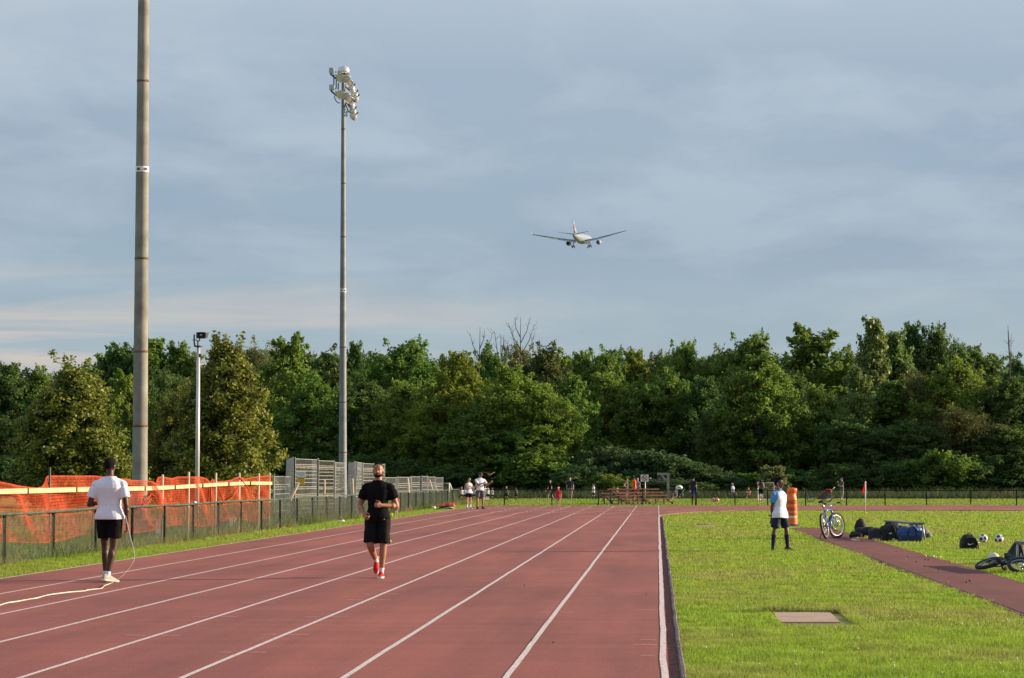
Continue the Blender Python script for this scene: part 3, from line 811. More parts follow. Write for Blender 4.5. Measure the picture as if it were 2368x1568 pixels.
# dead trees
def dead_tree(x, top, base_y, Y, spread, seed, lean, label, nb):
    Y += 11
    r = random.Random(seed); p = at(x, top, Y); b = at(x, base_y, Y); H = p.z
    o = empty('dead_tree', (p.x - lean*H, p.y, 0), 0, label, 'dead tree', 'bare dead trees')
    mb = MB()
    def pt(t): return Vector((lean*H*t + .1*math.sin(t*9+seed), .1*math.cos(t*7), H*t))
    mb.tube([pt(t/10) for t in range(11)], [.11*(1-t/10)**.8 + .018 for t in range(11)], 7)
    t0 = b.z/H
    for i in range(nb):
        t = t0 - .12 + (1.05-t0)*i/nb*.95; s = (-1)**i
        L = (1-t)*H*r.uniform(.55, .95) + .6
        a = pt(t); k = Vector((s*r.uniform(.25, .5)*spread, r.uniform(-.2, .2), 1)).normalized()
        e = a + k*L; m = a.lerp(e, .5) + Vector((s*.16*spread, 0, -.05))
        mb.tube([a, m, e], [.045, .034, .013], 6)
        for q in range(3):
            c = m.lerp(e, r.uniform(0, .9)); mb.tube([c, c + Vector((r.choice((-1, 1))*r.uniform(.15, .5), 0, r.uniform(.2, .6)))], [.018, .009], 5)
    link_mesh('trunk', mb.mesh('trunk'), mat_dead, o, True); return o
dead_tree(1205, 733, 800, 190, 1.0, 3, .0, 'tallest dead snag with several bare upright branches above the wood', 6)
dead_tree(1107, 756, 800, 190, .9, 5, -.02, 'forked bare branch left of the tallest dead snag', 3)
dead_tree(1160, 774, 830, 172, .5, 9, .0, 'thin bare grey stem between the forked branch and the tallest snag', 3)
dead_tree(2328, 752, 835, 190, .12, 12, -.05, 'thin dead stem leaning left near the right picture edge', 2)
# ------------------------------------------------------------------ masts, fences, netting, panels
mat_pole = pm('mast_concrete', (.24, .228, .195), .85, .28, 2.2, bump=.25, bscale=50, c2=(.29, .277, .24))
mat_galv = pm('galvanised', (.42, .44, .45), .45, .15, 5, metal=.55)
mat_galvpole = pm('galvanised_mast', (.185, .20, .21), .65, .2, 3, metal=.15)
mat_rust = pm('rust', (.16, .09, .06), .9, .3, 10)
mat_white = pm('white_paint', (.74, .74, .72), .5, .06, 4)
mat_black = pm('black_rubber', (.018, .018, .02), .6, .3, 10)
mat_dkmetal = pm('dark_steel', (.05, .05, .052), .5, .3, 10, metal=.4)

def mast(base, r0, r1, H, lean, mat, joints, bands, label, group):
    o = empty('floodlight_mast', base, 0, label, 'light mast', group)
    def ax(z): return Vector((lean*z, 0, z))
    def rad(z): return r0 + (r1-r0)*z/H
    mb = MB(); zs = [-.2, .0] + [H*q/24 for q in range(1, 25)]
    mb.tube([ax(z) for z in zs], [rad(max(z, 0)) for z in zs], 28)
    mb.build('pole', mat, o, True)
    for z in joints:
        m = MB(); m.tube([ax(z-.03), ax(z+.03)], [rad(z)+.006]*2, 28); m.build('joint_ring', mat_rust, o, True)
    for z0, z1 in bands:
        m = MB(); m.tube([ax(z0), ax(z1)], [rad(z0)+.008, rad(z1)+.008], 28, caps=False); bd = m.build('number_band', mat_white, o, True)
        for dx in (-.35, .72):
            zc = (z0+z1)/2; a = math.asin(dx); c = ax(zc) + Vector((math.sin(a), -math.cos(a), 0))*(rad(zc)+.012)
            q = MB(); h = (z1-z0)*.30
            q.box(c, (.035, .01, h*1.6), rot=(0, 0, a)); q.box(c + Vector((0, -.003, 0)), (.10, .01, .05), rot=(0, 0, a)); q.build('number_mark', mat_rust, bd)
    return o, ax, rad
b1 = gnd(322, 1243)
def zat(x, y, Y): return at(x, y, Y).z
y1 = b1.y
m1, _, _ = mast((b1.x, b1.y, 0), .207, .115, 22.0, -.0035, mat_pole, [zat(330, q, y1) for q in (188, 598, 813)] + [zat(325, 985, y1)], [(zat(330, 399, y1), zat(330, 386, y1))],
     'tall concrete floodlight mast behind the orange netting, its head above the picture', 'floodlight masts')
Y2 = 101.0; b2 = at(792, 1180, Y2)
m2, ax2, rad2 = mast((b2.x, b2.y, 0), .205, .085, 21.4, -.0035, mat_galvpole, [zat(792, q, Y2) for q in (299, 424, 548, 803, 930, 1046)], [(zat(792, 676, Y2), zat(792, 668, Y2))],
     'slim grey floodlight mast with a cluster of white lamps, behind the mesh panels', 'floodlight masts')
# lamp head on the far mast
mat_refl = pm('lamp_shell', (.66, .66, .64), .30, .08, 4, metal=.55)
mat_glass = pm('lamp_lens', (.62, .66, .60), .12, .2, 6, metal=.3)
S2 = 1/ppm(Y2)            # metres per photo unit
def hp(fx, fy, dy=0.0):   # point on the head from full-resolution crop (1280+fx/5.405, 230+fy/5.405)
    x = (1280 + fx/5.405)/1.7305; y = (230 + fy/5.405)/1.7305
    p = at(x, y, Y2 + dy); return p - Vector((b2.x, b2.y, 0))
def lamp(c, direction, r, depth, open_face=True, dome=False, nm='lamp'):
    d = Vector(direction).normalized(); M = Matrix.Translation(c) @ d.to_track_quat('Z', 'Y').to_matrix().to_4x4()
    m = MB()
    if dome: prof = [(.001, -depth*.5), (r*.45, -depth*.48), (r*.8, -depth*.36), (r*.96, -depth*.15), (r, depth*.1), (r, depth*.5), (r*.96, depth*.5), (r*.95, depth*.1), (r*.5, -depth*.3)]
    else: prof = [(r*.16, -depth*.62), (r*.20, -depth*.45), (r*.55, -depth*.30), (r*.85, -depth*.05), (r*.98, depth*.25), (r*1.0, depth*.38), (r*.95, depth*.38), (r*.8, 0), (r*.5, -depth*.2)]
    m.lathe(prof, 22, M, caps=True)
    L = m.build(nm, mat_refl, m2, True)
    g = MB(); g.lathe([(.001, depth*.30), (r*.6, depth*.33), (r*.93, depth*.28)], 20, M, caps=False); g.build('lens', mat_glass, L, True)
    if dome: return L
    k = MB(); k.lathe([(r*.17, -depth*.98), (r*.17, -depth*.6)], 10, M); k.build('socket', mat_dkmetal, L, True)
    return L
fwd = Vector((-.25, -1, -.42))
for fx, fy, r, dvec, dp in [(455, 440, .40, (-.15, -1, -.45), .40), (570, 460, .36, (.25, -.8, -.5), .38), (640, 540, .33, (.45, -.5, -.7), .36),
                        (450, 800, .40, (-.15, -1, -.45), .40), (565, 830, .36, (.25, -.8, -.5), .38), (635, 905, .33, (.45, -.5, -.7), .36)]:
    lamp(hp(fx, fy, -.35), dvec, r*.56, dp*.62)
for fx, fy, dvec in [(695, 665, (-.5, .45, -.55)), (755, 795, (-.55, .5, -.5)), (775, 880, (-.6, .45, -.45)), (690, 1025, (-.5, .45, -.55)), (720, 1155, (-.55, .5, -.5)), (740, 1265, (-.6, .45, -.40))]:
    lamp(hp(fx, fy, .25), dvec, .20, .30)
lamp(hp(510, 275, -.1), (0, 0, -1), .29, .38, dome=True)
for fx, fy in ((250, 290), (255, 650)):
    c = hp(fx, fy); m = MB(); m.box(c, (.22, .22, .25)); m.build('ballast_box', mat_galv, m2)
    m = MB(); m.bar(c + Vector((-.05, 0, -.16)), hp(440, fy+250), .06, .08); m.build('bracket', mat_dkmetal, m2)
    m = MB(); m.ell(hp(340, fy+25), .05); m.ell(hp(345, fy+95), .05); m.build('insulator', mat_refl, m2, True)
m = MB()
for a, b in (((300, 370), (300, 600)), ((355, 380), (350, 660)), ((400, 560), (390, 700)), ((530, 620), (640, 720)), ((530, 960), (620, 1190)), ((560, 980), (650, 1060)), ((480, 560), (560, 600))):
    m.bar(hp(*a), hp(*b), .045, .05)
m.build('crossarm', mat_dkmetal, m2)
m = MB(); m.tube([hp(310, 830), hp(330, 920), hp(390, 985), hp(440, 985)], .022, 6); m.tube([hp(575, 1160), hp(560, 1240), hp(580, 1290), hp(592, 1170)], .016, 6); m.build('cable', mat_black, m2, True)

# speaker pole
Y3 = 92.0; b3 = at(455, 1191, Y3)
sp = empty('speaker_pole', (b3.x, b3.y, 0), 0, 'slim pale pole carrying two grey horn loudspeakers', 'speaker pole')
def q3(fx, fy, dy=0):
    p = at((750 + fx/7.84)/1.7305, (1300 + fy/7.84)/1.7305, Y3 + dy); return p - Vector((b3.x, b3.y, 0))
Ht = q3(272, 690).z
m = MB(); m.tube([(0, 0, -.1), (0, 0, Ht)], [.105, .075], 18); m.build('pole', pm('pale_pole', (.55, .56, .56), .5, .10, 3, metal=.2), sp, True)
m = MB(); m.lathe([(.09, Ht-.02), (.20, Ht), (.20, Ht+.04), (.06, Ht+.06)], 16); m.build('top_plate', mat_dkmetal, sp)
m = MB(); a = q3(210, 560); b = q3(325, 590)
m.tube([q3(275, 680), q3(225, 640), a, q3(208, 470), q3(212, 300)], .035, 8); m.tube([q3(285, 680), q3(330, 640), b, q3(325, 510), q3(378, 500), q3(378, 420)], .035, 8)
m.lathe([(.09, 0), (.09, .03)], 10, Matrix.Translation(q3(225, 480))); m.lathe([(.09, 0), (.09, .03)], 10, Matrix.Translation(q3(330, 510)))
m.build('yoke', mat_dkmetal, sp, True)
def horn(cx, cy, dirv, w, h, dp, dy=0.0):
    d = Vector(dirv).normalized(); M = Matrix.Translation(q3(cx, cy, dy)) @ d.to_track_quat('Z', 'Y').to_matrix().to_4x4()
    m = MB(); rings = []
    for t, k in ((-dp, .22), (-dp*.85, .42), (-dp*.4, .55), (0, 1.0), (0, .93), (-dp*.35, .48), (-dp*.7, .2)):
        ww, hh = w/2*k, h/2*min(1, k*1.15); rings.append([(ww*sx, hh*sy, t) for sx, sy in ((-1, -1), (-.3, -1.08), (.3, -1.08), (1, -1), (1.03, 0), (1, 1), (.3, 1.08), (-.3, 1.08), (-1, 1), (-1.03, 0))])
    m.loft(rings[:5], M, caps=False); H = m.build('horn', pm('horn_grey', (.36, .36, .36), .5, .1, 4), sp)
    m = MB(); m.loft([rings[5]] + [[tuple(Vector(p)*1.0 + Vector((0, 0, -.002))) for p in rings[4]]], M, caps=False); m.loft(rings[5:], M, caps=False); m.build('horn_mouth', pm('horn_dark', (.05, .045, .04), .6, .2, 4), H)
    m = MB(); m.ell((0, 0, -dp*.45), (w*.10, h*.16, .06), M); m.build('phase_plug', mat_white, H, True)
horn(425, 330, (.22, -1, -.14), .42, .27, .36); horn(640, 330, (1, .15, -.22), .26, .26, .24, .32)
m = MB(); m.box(q3(392, 960), (.12, .14, .14)); m.build('junction_box', mat_dkmetal, sp)

# concrete blocks standing in the grass behind the fence
def conc_block(x0, x1, ytop, ybase, name, label, Y=None):
    a, b = gnd(x0, ybase), gnd(x1, ybase); Y = a.y; h = zat(x0, ytop, Y)
    mb = MB(); mb.box(((a.x+b.x)/2, Y+.5, h/2), (b.x-a.x, 1.0, h))
    return tag(mb.build(name, pm('footing', (.22, .24, .26), .9, .15, 3, bump=.2)), label, 'concrete block', 'concrete blocks behind the low green fence')
conc_block(302, 360, 1203, 1247, 'concrete_footing', 'grey concrete block around the foot of the tall near mast')
conc_block(487, 531, 1197, 1221, 'concrete_footing', 'grey concrete block in the grass right of the speaker pole')

# --- green chain-link fences
mat_green = pm('fence_green', (.006, .017, .017), .95, .25, 5, c2=(.014, .030, .028), spec=.08)
mat_mesh = pm('fence_mesh', (.095, .125, .09), .5, .25, 6, metal=.1, c2=(.20, .22, .155))
FH = .92
def chain(mb, P, Q, H, cell, r, wave=0.0, z0=.04):
    """diamond wire between two ground points, three sided wires"""
    P, Q = Vector(P), Vector(Q); L = (Q-P).length; u = (Q-P)/L; nrm = Vector((-u.y, u.x, 0))
    n = int(L/cell); rows = int((H-z0)/cell)
    Vs = []; 
    s = np.arange(n+rows+1)
    segs = []
    for sgn in (1, -1):
        for j in range(rows*2):
            # short pieces: from column c at height j/2 to c +- .5
            c = np.arange(n) + (.5 if j % 2 else 0)
            a = np.stack([c*cell, np.full(n, z0 + j*cell/2)], 1); b = np.stack([(c + .5*sgn)*cell, np.full(n, z0 + (j+1)*cell/2)], 1)
            segs.append((a, b, sgn))
    base = np.array(P); uu = np.array(u); nn = np.array(nrm)
    allV = []
    for a, b, sgn in segs:
        def pos(q): 
            p = base[None] + q[:, :1]*uu[None]; p[:, 2] += q[:, 1]
            p += nn[None]*(.004*sgn + wave*np.sin(q[:, :1]*1.7)*.5)
            return p
        A, B = pos(a), pos(b)
        d = (B-A); d /= np.linalg.norm(d, axis=1, keepdims=True)
        e = np.cross(d, nn[None])
        offs = [nn[None]*r, -nn[None]*r*.5 + e*r*.87, -nn[None]*r*.5 - e*r*.87]
        for k in range(3):
            o1, o2 = offs[k], offs[(k+1) % 3]
            allV.append(np.stack([A+o1, B+o1, B+o2, A+o2], 1).reshape(-1, 3))
    V = np.concatenate(allV); return np_mesh('mesh', V, np.arange(len(V)).reshape(-1, 4))
def post(mb, p, h, r=.03): 
    mb.tube([(p[0], p[1], -.05), (p[0], p[1], h)], r, 10); mb.ell((p[0], p[1], h), (r, r, r*.6), nu=10, nv=5)
XF = -11.55
Yc = 123.6
lf = empty('chain_link_fence', (XF, 40, 0), 0, 'low green chain link fence running along the outer lane on the left', 'fence', 'green chain link fences')
def loc(o, p): return Vector(p) - o.location
zpost = 26.0 + 1.7
ys_ = []
y = 40.05 - 3.06*8
while y < Yc - 1: ys_.append(y); y += 3.06
for y in ys_:
    m = MB(); post(m, (0, y-40), FH-.03, .032); m.build('post', mat_green, lf, True)
rn = lambda y: .012*math.sin(y*.5) + .01*mnoise.noise((0, y*.3, 0))
m = MB(); yy = [15.57 + (Yc-15.57)*q/60 for q in range(61)]
m.tube([(.0 + rn(y), y-40, FH + rn(y+9)) for y in yy], .024, 9)
for y in yy[::1]: m.tube([(rn(y), y-40-.02, FH+rn(y+9)), (rn(y), y-40+.02, FH+rn(y+9))], .027, 9)
m.build('top_rail', pm('rail_green', (.045, .075, .062), .45, .3, 6, c2=(.09, .12, .095)), lf, True)
me = chain(None, (0, 15.57-40, 0), (0, Yc-40, 0), FH-.02,  .062, .0028, .03); link_mesh('wire_mesh', me, mat_mesh, lf)
for yq, xq in ((86.0, .02), (43.8, .03), (52.4, .03)):
    m = MB(); m.tube([(xq, yq-40-.14, FH+.035), (xq, yq-40+.14, FH+.03)], .03, 10); m.build('rail_sleeve', mat_galv, lf, True)
ff = empty('chain_link_fence', (XF, Yc, 0), 0, 'low green chain link fence crossing behind the far bend of the track', 'fence', 'green chain link fences')
px_list = [1060, 1165.7, 1275.7, 1383, 1486, 1600, 1608.7, 1699, 1774.6, 1862, 1957, 2046, 2141.6, 2244, 2350, 2450, 2550, 2655, 2760]
pl = [loc(ff, at(x, 1166, Yc)) for x in px_list]
for i, p in enumerate(pl):
    m = MB(); post(m, (p.x, 0), (1.03 if i in (0, 6) else .93), (.05 if i in (0, 6) else .033)); m.build('post', mat_green, ff, True)
m = MB(); m.tube([(pl[0].x + (pl[-1].x-pl[0].x)*q/40, 0, .90 - .0012*q + rn(q*1.3)*.8) for q in range(41)], .024, 9); m.build('top_rail', mat_green, ff, True)
me = chain(None, (pl[0].x, 0, 0), (pl[-1].x, 0, 0), .86, .075, .0032); link_mesh('wire_mesh', me, pm('fence_mesh_dark', (.055, .085, .07), .5, .25, 6, metal=.1), ff)

# --- orange netting with timber rail on the left fence
nf = empty('safety_net_fence', (XF - .09, 40, 0), 0, 'orange plastic safety netting with pine rail on tall stakes along the left fence', 'safety fence')
mat_net = pm('net_orange', (.36, .042, .012), .7, .25, 5, c2=(.50, .068, .020), spec=.2)
mat_pine = pm('pine_board', (.60, .40, .21), .7, .16, 3, c2=(.70, .49, .28), bump=.1)
mat_stake = pm('stake_wood', (.62, .50, .36), .7, .15, 4)
mat_tpost = pm('steel_stake', (.09, .10, .07), .6, .3, 6)
def zl(x, y): 
    """height on the netting plane above the photo point, with its distance"""
    d = ray(x, y); t = (XF - CAML.x)/d.x; p = CAML + d*t; return p.y, p.z
for x, yt, k in ((-330, 1090, 0), (-150, 1088, 0), (125.8, 1081, 0), (224.8, 1104, 0), (300.6, 1121, 0), (381.8, 1097, 1), (442, 1091, 1), (504.6, 1093, 1), (558.4, 1093, 1), (603, 1094, 1), (628, 1093, 1)):
    Y, z = zl(x, yt); m = MB()
    if k: m.tube([(.02, Y-40, -.1), (.03, Y-40, z-.02), (.03, Y-40, z)], [.03, .028, .012], 8)
    else: m.box((.0, Y-40, z/2), (.035, .035, z)); m.box((.012, Y-40, z/2), (.008, .05, z))
    m.build('stake', mat_stake if k else mat_tpost, nf)
jx = [-430, -300, -175, -60, 67, 179, 256, 337, 406.5, 470, 530, 580, 632]
def raily(x):
    pts = [(-430, 1145.5), (-60, 1138), (0, 1136.5), (120, 1134), (220, 1131), (337, 1129.5), (406, 1126.5), (470, 1122.5), (530, 1119), (580, 1117), (632, 1117.5)]
    for (a, b), (c, d) in zip(pts, pts[1:]):
        if a <= x <= c: return b + (d-b)*(x-a)/(c-a)
    return pts[-1][1]
for a, b in zip(jx, jx[1:]):
    Ya, za = zl(a+2.5, raily(a+2)); Yb, zb = zl(b-1.5, raily(b)); m = MB(); m.bar((.055, Ya-40, za), (.055, Yb-40, zb), .035, .092); m.build('rail_board', mat_pine, nf)
    m = MB(); Ye, ze = zl(b, raily(b)); m.box((.02, Ye-40, ze-.004), (.03, .22, .085)); m.build('splice_block', pm('dark_wood', (.16, .09, .05), .8, .2), nf)
# the net itself: diamond strands with a sagging top
Y0, Y1 = zl(-430, 1150)[0], zl(628, 1150)[0]
topx = [(-430, 1108), (-330, 1112), (-200, 1109), (-40, 1112), (0, 1113), (50, 1124), (85, 1129), (100, 1127), (112, 1118), (122, 1104), (128, 1101), (180, 1101), (222, 1101), (260, 1106), (300, 1108), (318, 1111), (335, 1112), (350, 1113), (365, 1118), (376, 1104), (384, 1103), (410, 1107), (425, 1103), (442, 1103), (470, 1103), (482, 1106), (492, 1113), (498, 1116), (504, 1108), (515, 1114), (538, 1111), (552, 1104), (562, 1104), (580, 1108), (600, 1102), (628, 1100)]
tY = [zl(a, b)[0] for a, b in topx]; tZ = [zl(a, b)[1] for a, b in topx]
def net(cell=.062, wd=.0082):
    cols = int((Y1-Y0)/cell); rows = 20
    def P(c, r):
        y = Y0 + c*cell; zt = np.interp(y, tY, tZ); zb = .38 + .05*np.sin(y*.9)
        t = r/rows; z = zb + (zt-zb)*t
        slack = (1.64-zt)
        x = .05*np.sin(y*1.3 + t*2) + slack*.28*np.sin(y*4.1 + t*5)*np.sin(np.pi*np.clip(t, 0, 1)) + .03*np.sin(y*2.9+t*7)
        y2 = y + slack*.2*np.sin(t*6 + y*.7)
        return np.stack([x, y2-40, z], -1)
    Vs = []
    c = np.arange(cols)
    def add(c0, r0, c1, r1, w):
        A, B = P(c0, r0), P(c1, r1); d = B-A; d /= np.linalg.norm(d, axis=-1, keepdims=True)+1e-9
        e = np.cross(d, np.array([1., 0, 0])); e /= np.linalg.norm(e, axis=-1, keepdims=True)+1e-9
        Vs.append(np.stack([A-e*w, B-e*w, B+e*w, A+e*w], -2).reshape(-1, 3))
    for r in range(rows):
        rr = np.full(cols, float(r)); o = .5 if r % 2 else 0
        add(c + o, rr, c + o + .5, rr+1, wd); add(c + o, rr, c + o - .5, rr+1, wd)
    for r in (0, rows): add(c.astype(float), np.full(cols, float(r)), c + 1.0, np.full(cols, float(r)), wd*1.3)
    V = np.concatenate(Vs); return np_mesh('net', V, np.arange(len(V)).reshape(-1, 4))
link_mesh('net', net(), mat_net, nf)
for fx, fy in ((512, 1140), (552, 1126), (492, 1150), (640/6.784+289, 1160)):
    pass
# gathered ropes of net
for pts in (((505, 1122), (514, 1150), (521, 1164)), ((521, 1164), (540, 1148), (554, 1124)), ((489, 1125), (489, 1160)), ((344, 1156), (352, 1142), (362, 1150), (369, 1170)), ((556, 1105), (572, 1125), (585, 1138)), ((330, 1172), (345, 1150), (352, 1142))):
    w3 = [zl(*q) for q in pts]; m = MB(); m.tube([(.07, a-40, b) for a, b in w3], .018, 6); m.build('gathered_net', mat_net, nf, True)

# --- welded mesh fence panels stacked against each other
mat_panel = pm('panel_steel', (.40, .40, .37), .5, .15, 4, metal=.2, c2=(.50, .49, .44))
def panel(x0, x1, yt0, yt1, Y0_, Y1_, label, tall, lean=0.0):
    p, q = at(x0, yt0, Y0_), at(x1, yt1, Y1_)
    o = empty('mesh_panel', (p.x, p.y, 0), 0, label, 'fence panel', 'welded mesh panels beside the far mast')
    u = Vector((q.x-p.x, q.y-p.y, 0)); L = u.length; u /= L; n = Vector((-u.y, u.x, 0))
    H = (p.z+q.z)/2
    def W(s, z, k=0): return u*s + n*(k + lean*z) + Vector((0, 0, z))
    m = MB()
    for s in (0, L):
        m = MB(); m.bar(W(s, 0), W(s, H), .05, .05); m.build('frame_post', mat_panel, o)
    m = MB(); vs = np.arange(.05, L, .05)
    for s in vs:
        m.bar(W(s, .08), W(s, H-.02), .0034, .0034)
    zs = []
    nb = 2 if tall else 1
    hh = H/nb
    for b in range(nb):
        for f in (.04, .18, .31, .44, .57, .68, .735, .79, .97): zs.append(b*hh + f*hh)
    for z in zs: m.bar(W(0, z), W(L, z), .010, .014)
    m.build('wire_grid', mat_panel, o)
    if tall:
        m = MB(); m.bar(W(0, hh, .02), W(L, hh, .02), .02, .025); m.build('fold', pm('fold_grey', (.13, .13, .13), .5, .1, metal=.3), o)
    return o
PN = [(633, 669, 1098.5, 1100, 80, 84, 0, 'low mesh panel at the right end of the orange netting'),
 (657.5, 670.5, 1060, 1056, 92, 86, 1, 'tall narrow leaning panel, leftmost of the tall mesh panels'),
 (670.5, 681.8, 1058.5, 1058, 86, 82, 1, 'tall mesh panel seen edge on left of the white notice'),
 (681.8, 733, 1059, 1061, 82, 86, 1, 'wide tall mesh panel carrying the white and yellow notices'),
 (722.5, 735.5, 1061.5, 1061, 92, 86, 1, 'tall grey panel turned edge on right of the yellow notice'),
 (736, 772, 1065, 1063, 86, 88, 1, 'tall mesh panel left of the far floodlight mast'),
 (773.7, 795, 1068, 1068.5, 88, 92, 1, 'tall mesh panel right in front of the far floodlight mast'),
 (801, 819, 1069, 1066.5, 94, 89, 1, 'tall tilted mesh panel just right of the far floodlight mast'),
 (819.5, 836, 1067, 1068, 89, 95, 1, 'tall mesh panel second from the far mast to the right'),
 (838.5, 888.5, 1068, 1074, 91, 97, 1, 'tall mesh panel behind the runner, last of the tall ones'),
 (889, 916, 1102.5, 1102, 92, 95, 0, 'low mesh panel beside the right arm of the runner'),
 (919, 949.5, 1102, 1101, 95, 98, 0, 'second low mesh panel right of the runner'),
 (951, 970, 1101, 1099.5, 97, 101, 0, 'third low mesh panel right of the runner'),
 (975, 987.5, 1099.5, 1100, 100, 105, 0, 'fourth low mesh panel right of the runner'),
 (989, 1004.5, 1100, 1102, 103, 108, 0, 'low mesh panel before the last one on the right'),
 (1006, 1023.5, 1102.5, 1103.5, 106, 112, 0, 'rightmost low mesh panel beside the white goal')]
for i, (a, b, c, d, e, f, t, lab) in enumerate(PN):
    if not t and i > 0: e, f = 12.3*F/(1520-a), 12.25*F/(1520-b)
    panel(a, b, c, d, e, f, lab, t, .05 if i in (1, 7) else 0)
# leaning stakes and notices
def board(x0, x1, y0, y1, Y, mat, name, label, cat, rows, rowmat):
    a, b = at(x0, y0, Y), at(x1, y1, Y); w_, h_ = b.x-a.x, a.z-b.z
    o = empty(name, ((a.x+b.x)/2, Y, b.z), 0, label, cat)
    m = MB(); m.box((0, 0, h_/2), (w_, .012, h_)); m.build('panel', mat, o)
    for k, (f, wf) in enumerate(rows):
        m = MB(); r = random.Random(k); s = -wf/2
        while s < wf/2:
            l = r.uniform(.05, .13); m.box(((s+l/2)*w_, -.010, h_*f), (min(l, wf/2-s+.02)*w_, .004, h_*.075)); s += l + .03
        m.build('notice_line', rowmat, o)
    return o
board(685.3, 706, 1089.5, 1103, 81.6, mat_white, 'notice_board', 'white notice with four lines of print on the wide tall mesh panel', 'notice', ((.82, .6), (.60, .86), (.40, .66), (.18, .4)), pm('ink', (.30, .32, .34), .8))
board(687, 704, 1103.6, 1121.5, 81.6, pm('notice_yellow', (.62, .40, .05), .6, .1), 'notice_board', 'yellow notice hanging below the white one on the wide mesh panel', 'notice', ((.84, .8), (.50, .25)), pm('ink2', (.25, .15, .03), .8))
def leaning(x0, y0, x1, y1, Y, r, label):
    a, b = at(x0, y0, Y), at(x1, y1, Y); m = MB(); m.tube([a, b], r, 8); tag(m.build('timber_stake', mat_stake), label, 'stake', 'loose stakes by the mesh panels')
leaning(671, 1156, 690, 1116, 79, .05, 'thick stake leaning diagonally before the yellow notice')
leaning(750.6, 1141, 750.6, 1109, 84, .03, 'short upright stake left of the far floodlight mast')
leaning(814, 1146, 808.5, 1107, 87, .03, 'thin stake leaning left just right of the far mast')
leaning(817, 1146, 815, 1106, 87, .03, 'thin upright stake right of the leaning one by the far mast')
leaning(945, 1139, 943, 1106, 93.5, .04, 'stake leaning against the second low mesh panel')
leaning(1000, 1133, 993, 1109, 101, .03, 'thin stake leaning against the low panel before the last')
# ------------------------------------------------------------------ bleachers, signs, goals, barrel, flag, benches
mat_plank = pm('bleacher_plank', (.30, .095, .055), .7, .22, 3, c2=(.38, .14, .085))
def bleacher(xl, xr, Y, rows, z0, dz, rz, label):
    a, b = at(xl, 1166, Y), at(xr, 1166, Y); L = (b.x - a.x)/math.cos(rz)
    o = empty('bleacher', (a.x, a.y, 0), rz, label, 'bleachers', 'wooden bleachers behind the far fence')
    for i in range(rows):
        z = z0 + dz*i; y = i*.62
        m = MB(); m.box((L/2, y, z), (L, .24, .055)); m.build('seat_plank', mat_plank, o)
        if i:
            m = MB(); m.box((L/2, y-.34, z-.19), (L-.1, .2, .03)); m.build('foot_plank', mat_plank, o)
    mf = pm('bleacher_frame', (.045, .040, .036), .8, .3, 8)
    for k in range(3):
        x = .2 + (L-.4)*k/2; m = MB()
        for i in range(0, rows, 2):
            z = z0 + dz*i; m.box((x, i*.62, (z-.02)/2), (.07, .07, z-.02))
        m.bar((x, -.05, .06), (x, (rows-1)*.62+.1, z0+dz*(rows-1)-.10), .05, .06)
        m.bar((x+.05, (rows-1)*.62, .1), (x+.6, (rows-1)*.62, z0+dz*(rows-1)-.06), .04, .04)
        m.build('leg_frame', mf, o)
bleacher(1442, 1562, 125.6, 5, .17, .185, .42, 'long brown wooden bleachers with five rows, nearer the fence')
bleacher(1408, 1500, 128.2, 4, .24, .20, .42, 'brown wooden bleachers standing behind and left of the nearer ones')

# no dogs sign
Ys = 146.0; p = at(1491.5, 1157, Ys); o = empty('no_dogs_sign', (p.x, Ys, 0), 0, 'square white no dogs sign with red ring on a thin post', 'sign')
m = MB(); zt = zat(1491, 1097.5, Ys); m.tube([(0, 0, -.1), (0, 0, zt-.05)], .035, 8); m.build('post', mat_galv, o, True)
c = Vector((-.04, -.05, (zt + zat(1491, 1113.5, Ys))/2)); w_ = .54
m = MB(); m.box(c, (w_, .012, zt - zat(1491, 1113.5, Ys))); pan = m.build('panel', mat_white, o)
mat_red = pm('sign_red', (.42, .05, .05), .5, .1)
m = MB(); m.tube([c + Vector((.185*math.cos(a*math.pi/14), -.012, .185*math.sin(a*math.pi/14))) for a in range(28)], .026, 6, closed=True)
m.bar(c + Vector((-.13, -.012, .13)), c + Vector((.13, -.012, -.13)), .012, .045); m.build('ring', mat_red, pan)
m = MB()  # dog silhouette: body, legs, neck, head, ears, tail
d = Vector((0, -.009, 0))
m.box(c + d + Vector((0, 0, .0)), (.17, .004, .07)); 
for x in (-.07, -.035, .045, .075): m.box(c + d + Vector((x, -.001, -.07)), (.022, .004, .09))
m.bar(c + d + Vector((-.07, -.002, .02)), c + d + Vector((-.12, -.002, .09)), .004, .045); m.box(c + d + Vector((-.14, -.003, .095)), (.08, .004, .045)); m.box(c + d + Vector((-.115, -.001, .13)), (.025, .004, .04)); m.bar(c + d + Vector((.08, -.002, .02)), c + d + Vector((.14, -.002, .08)), .004, .02)
m.build('dog_symbol', mat_black, pan)

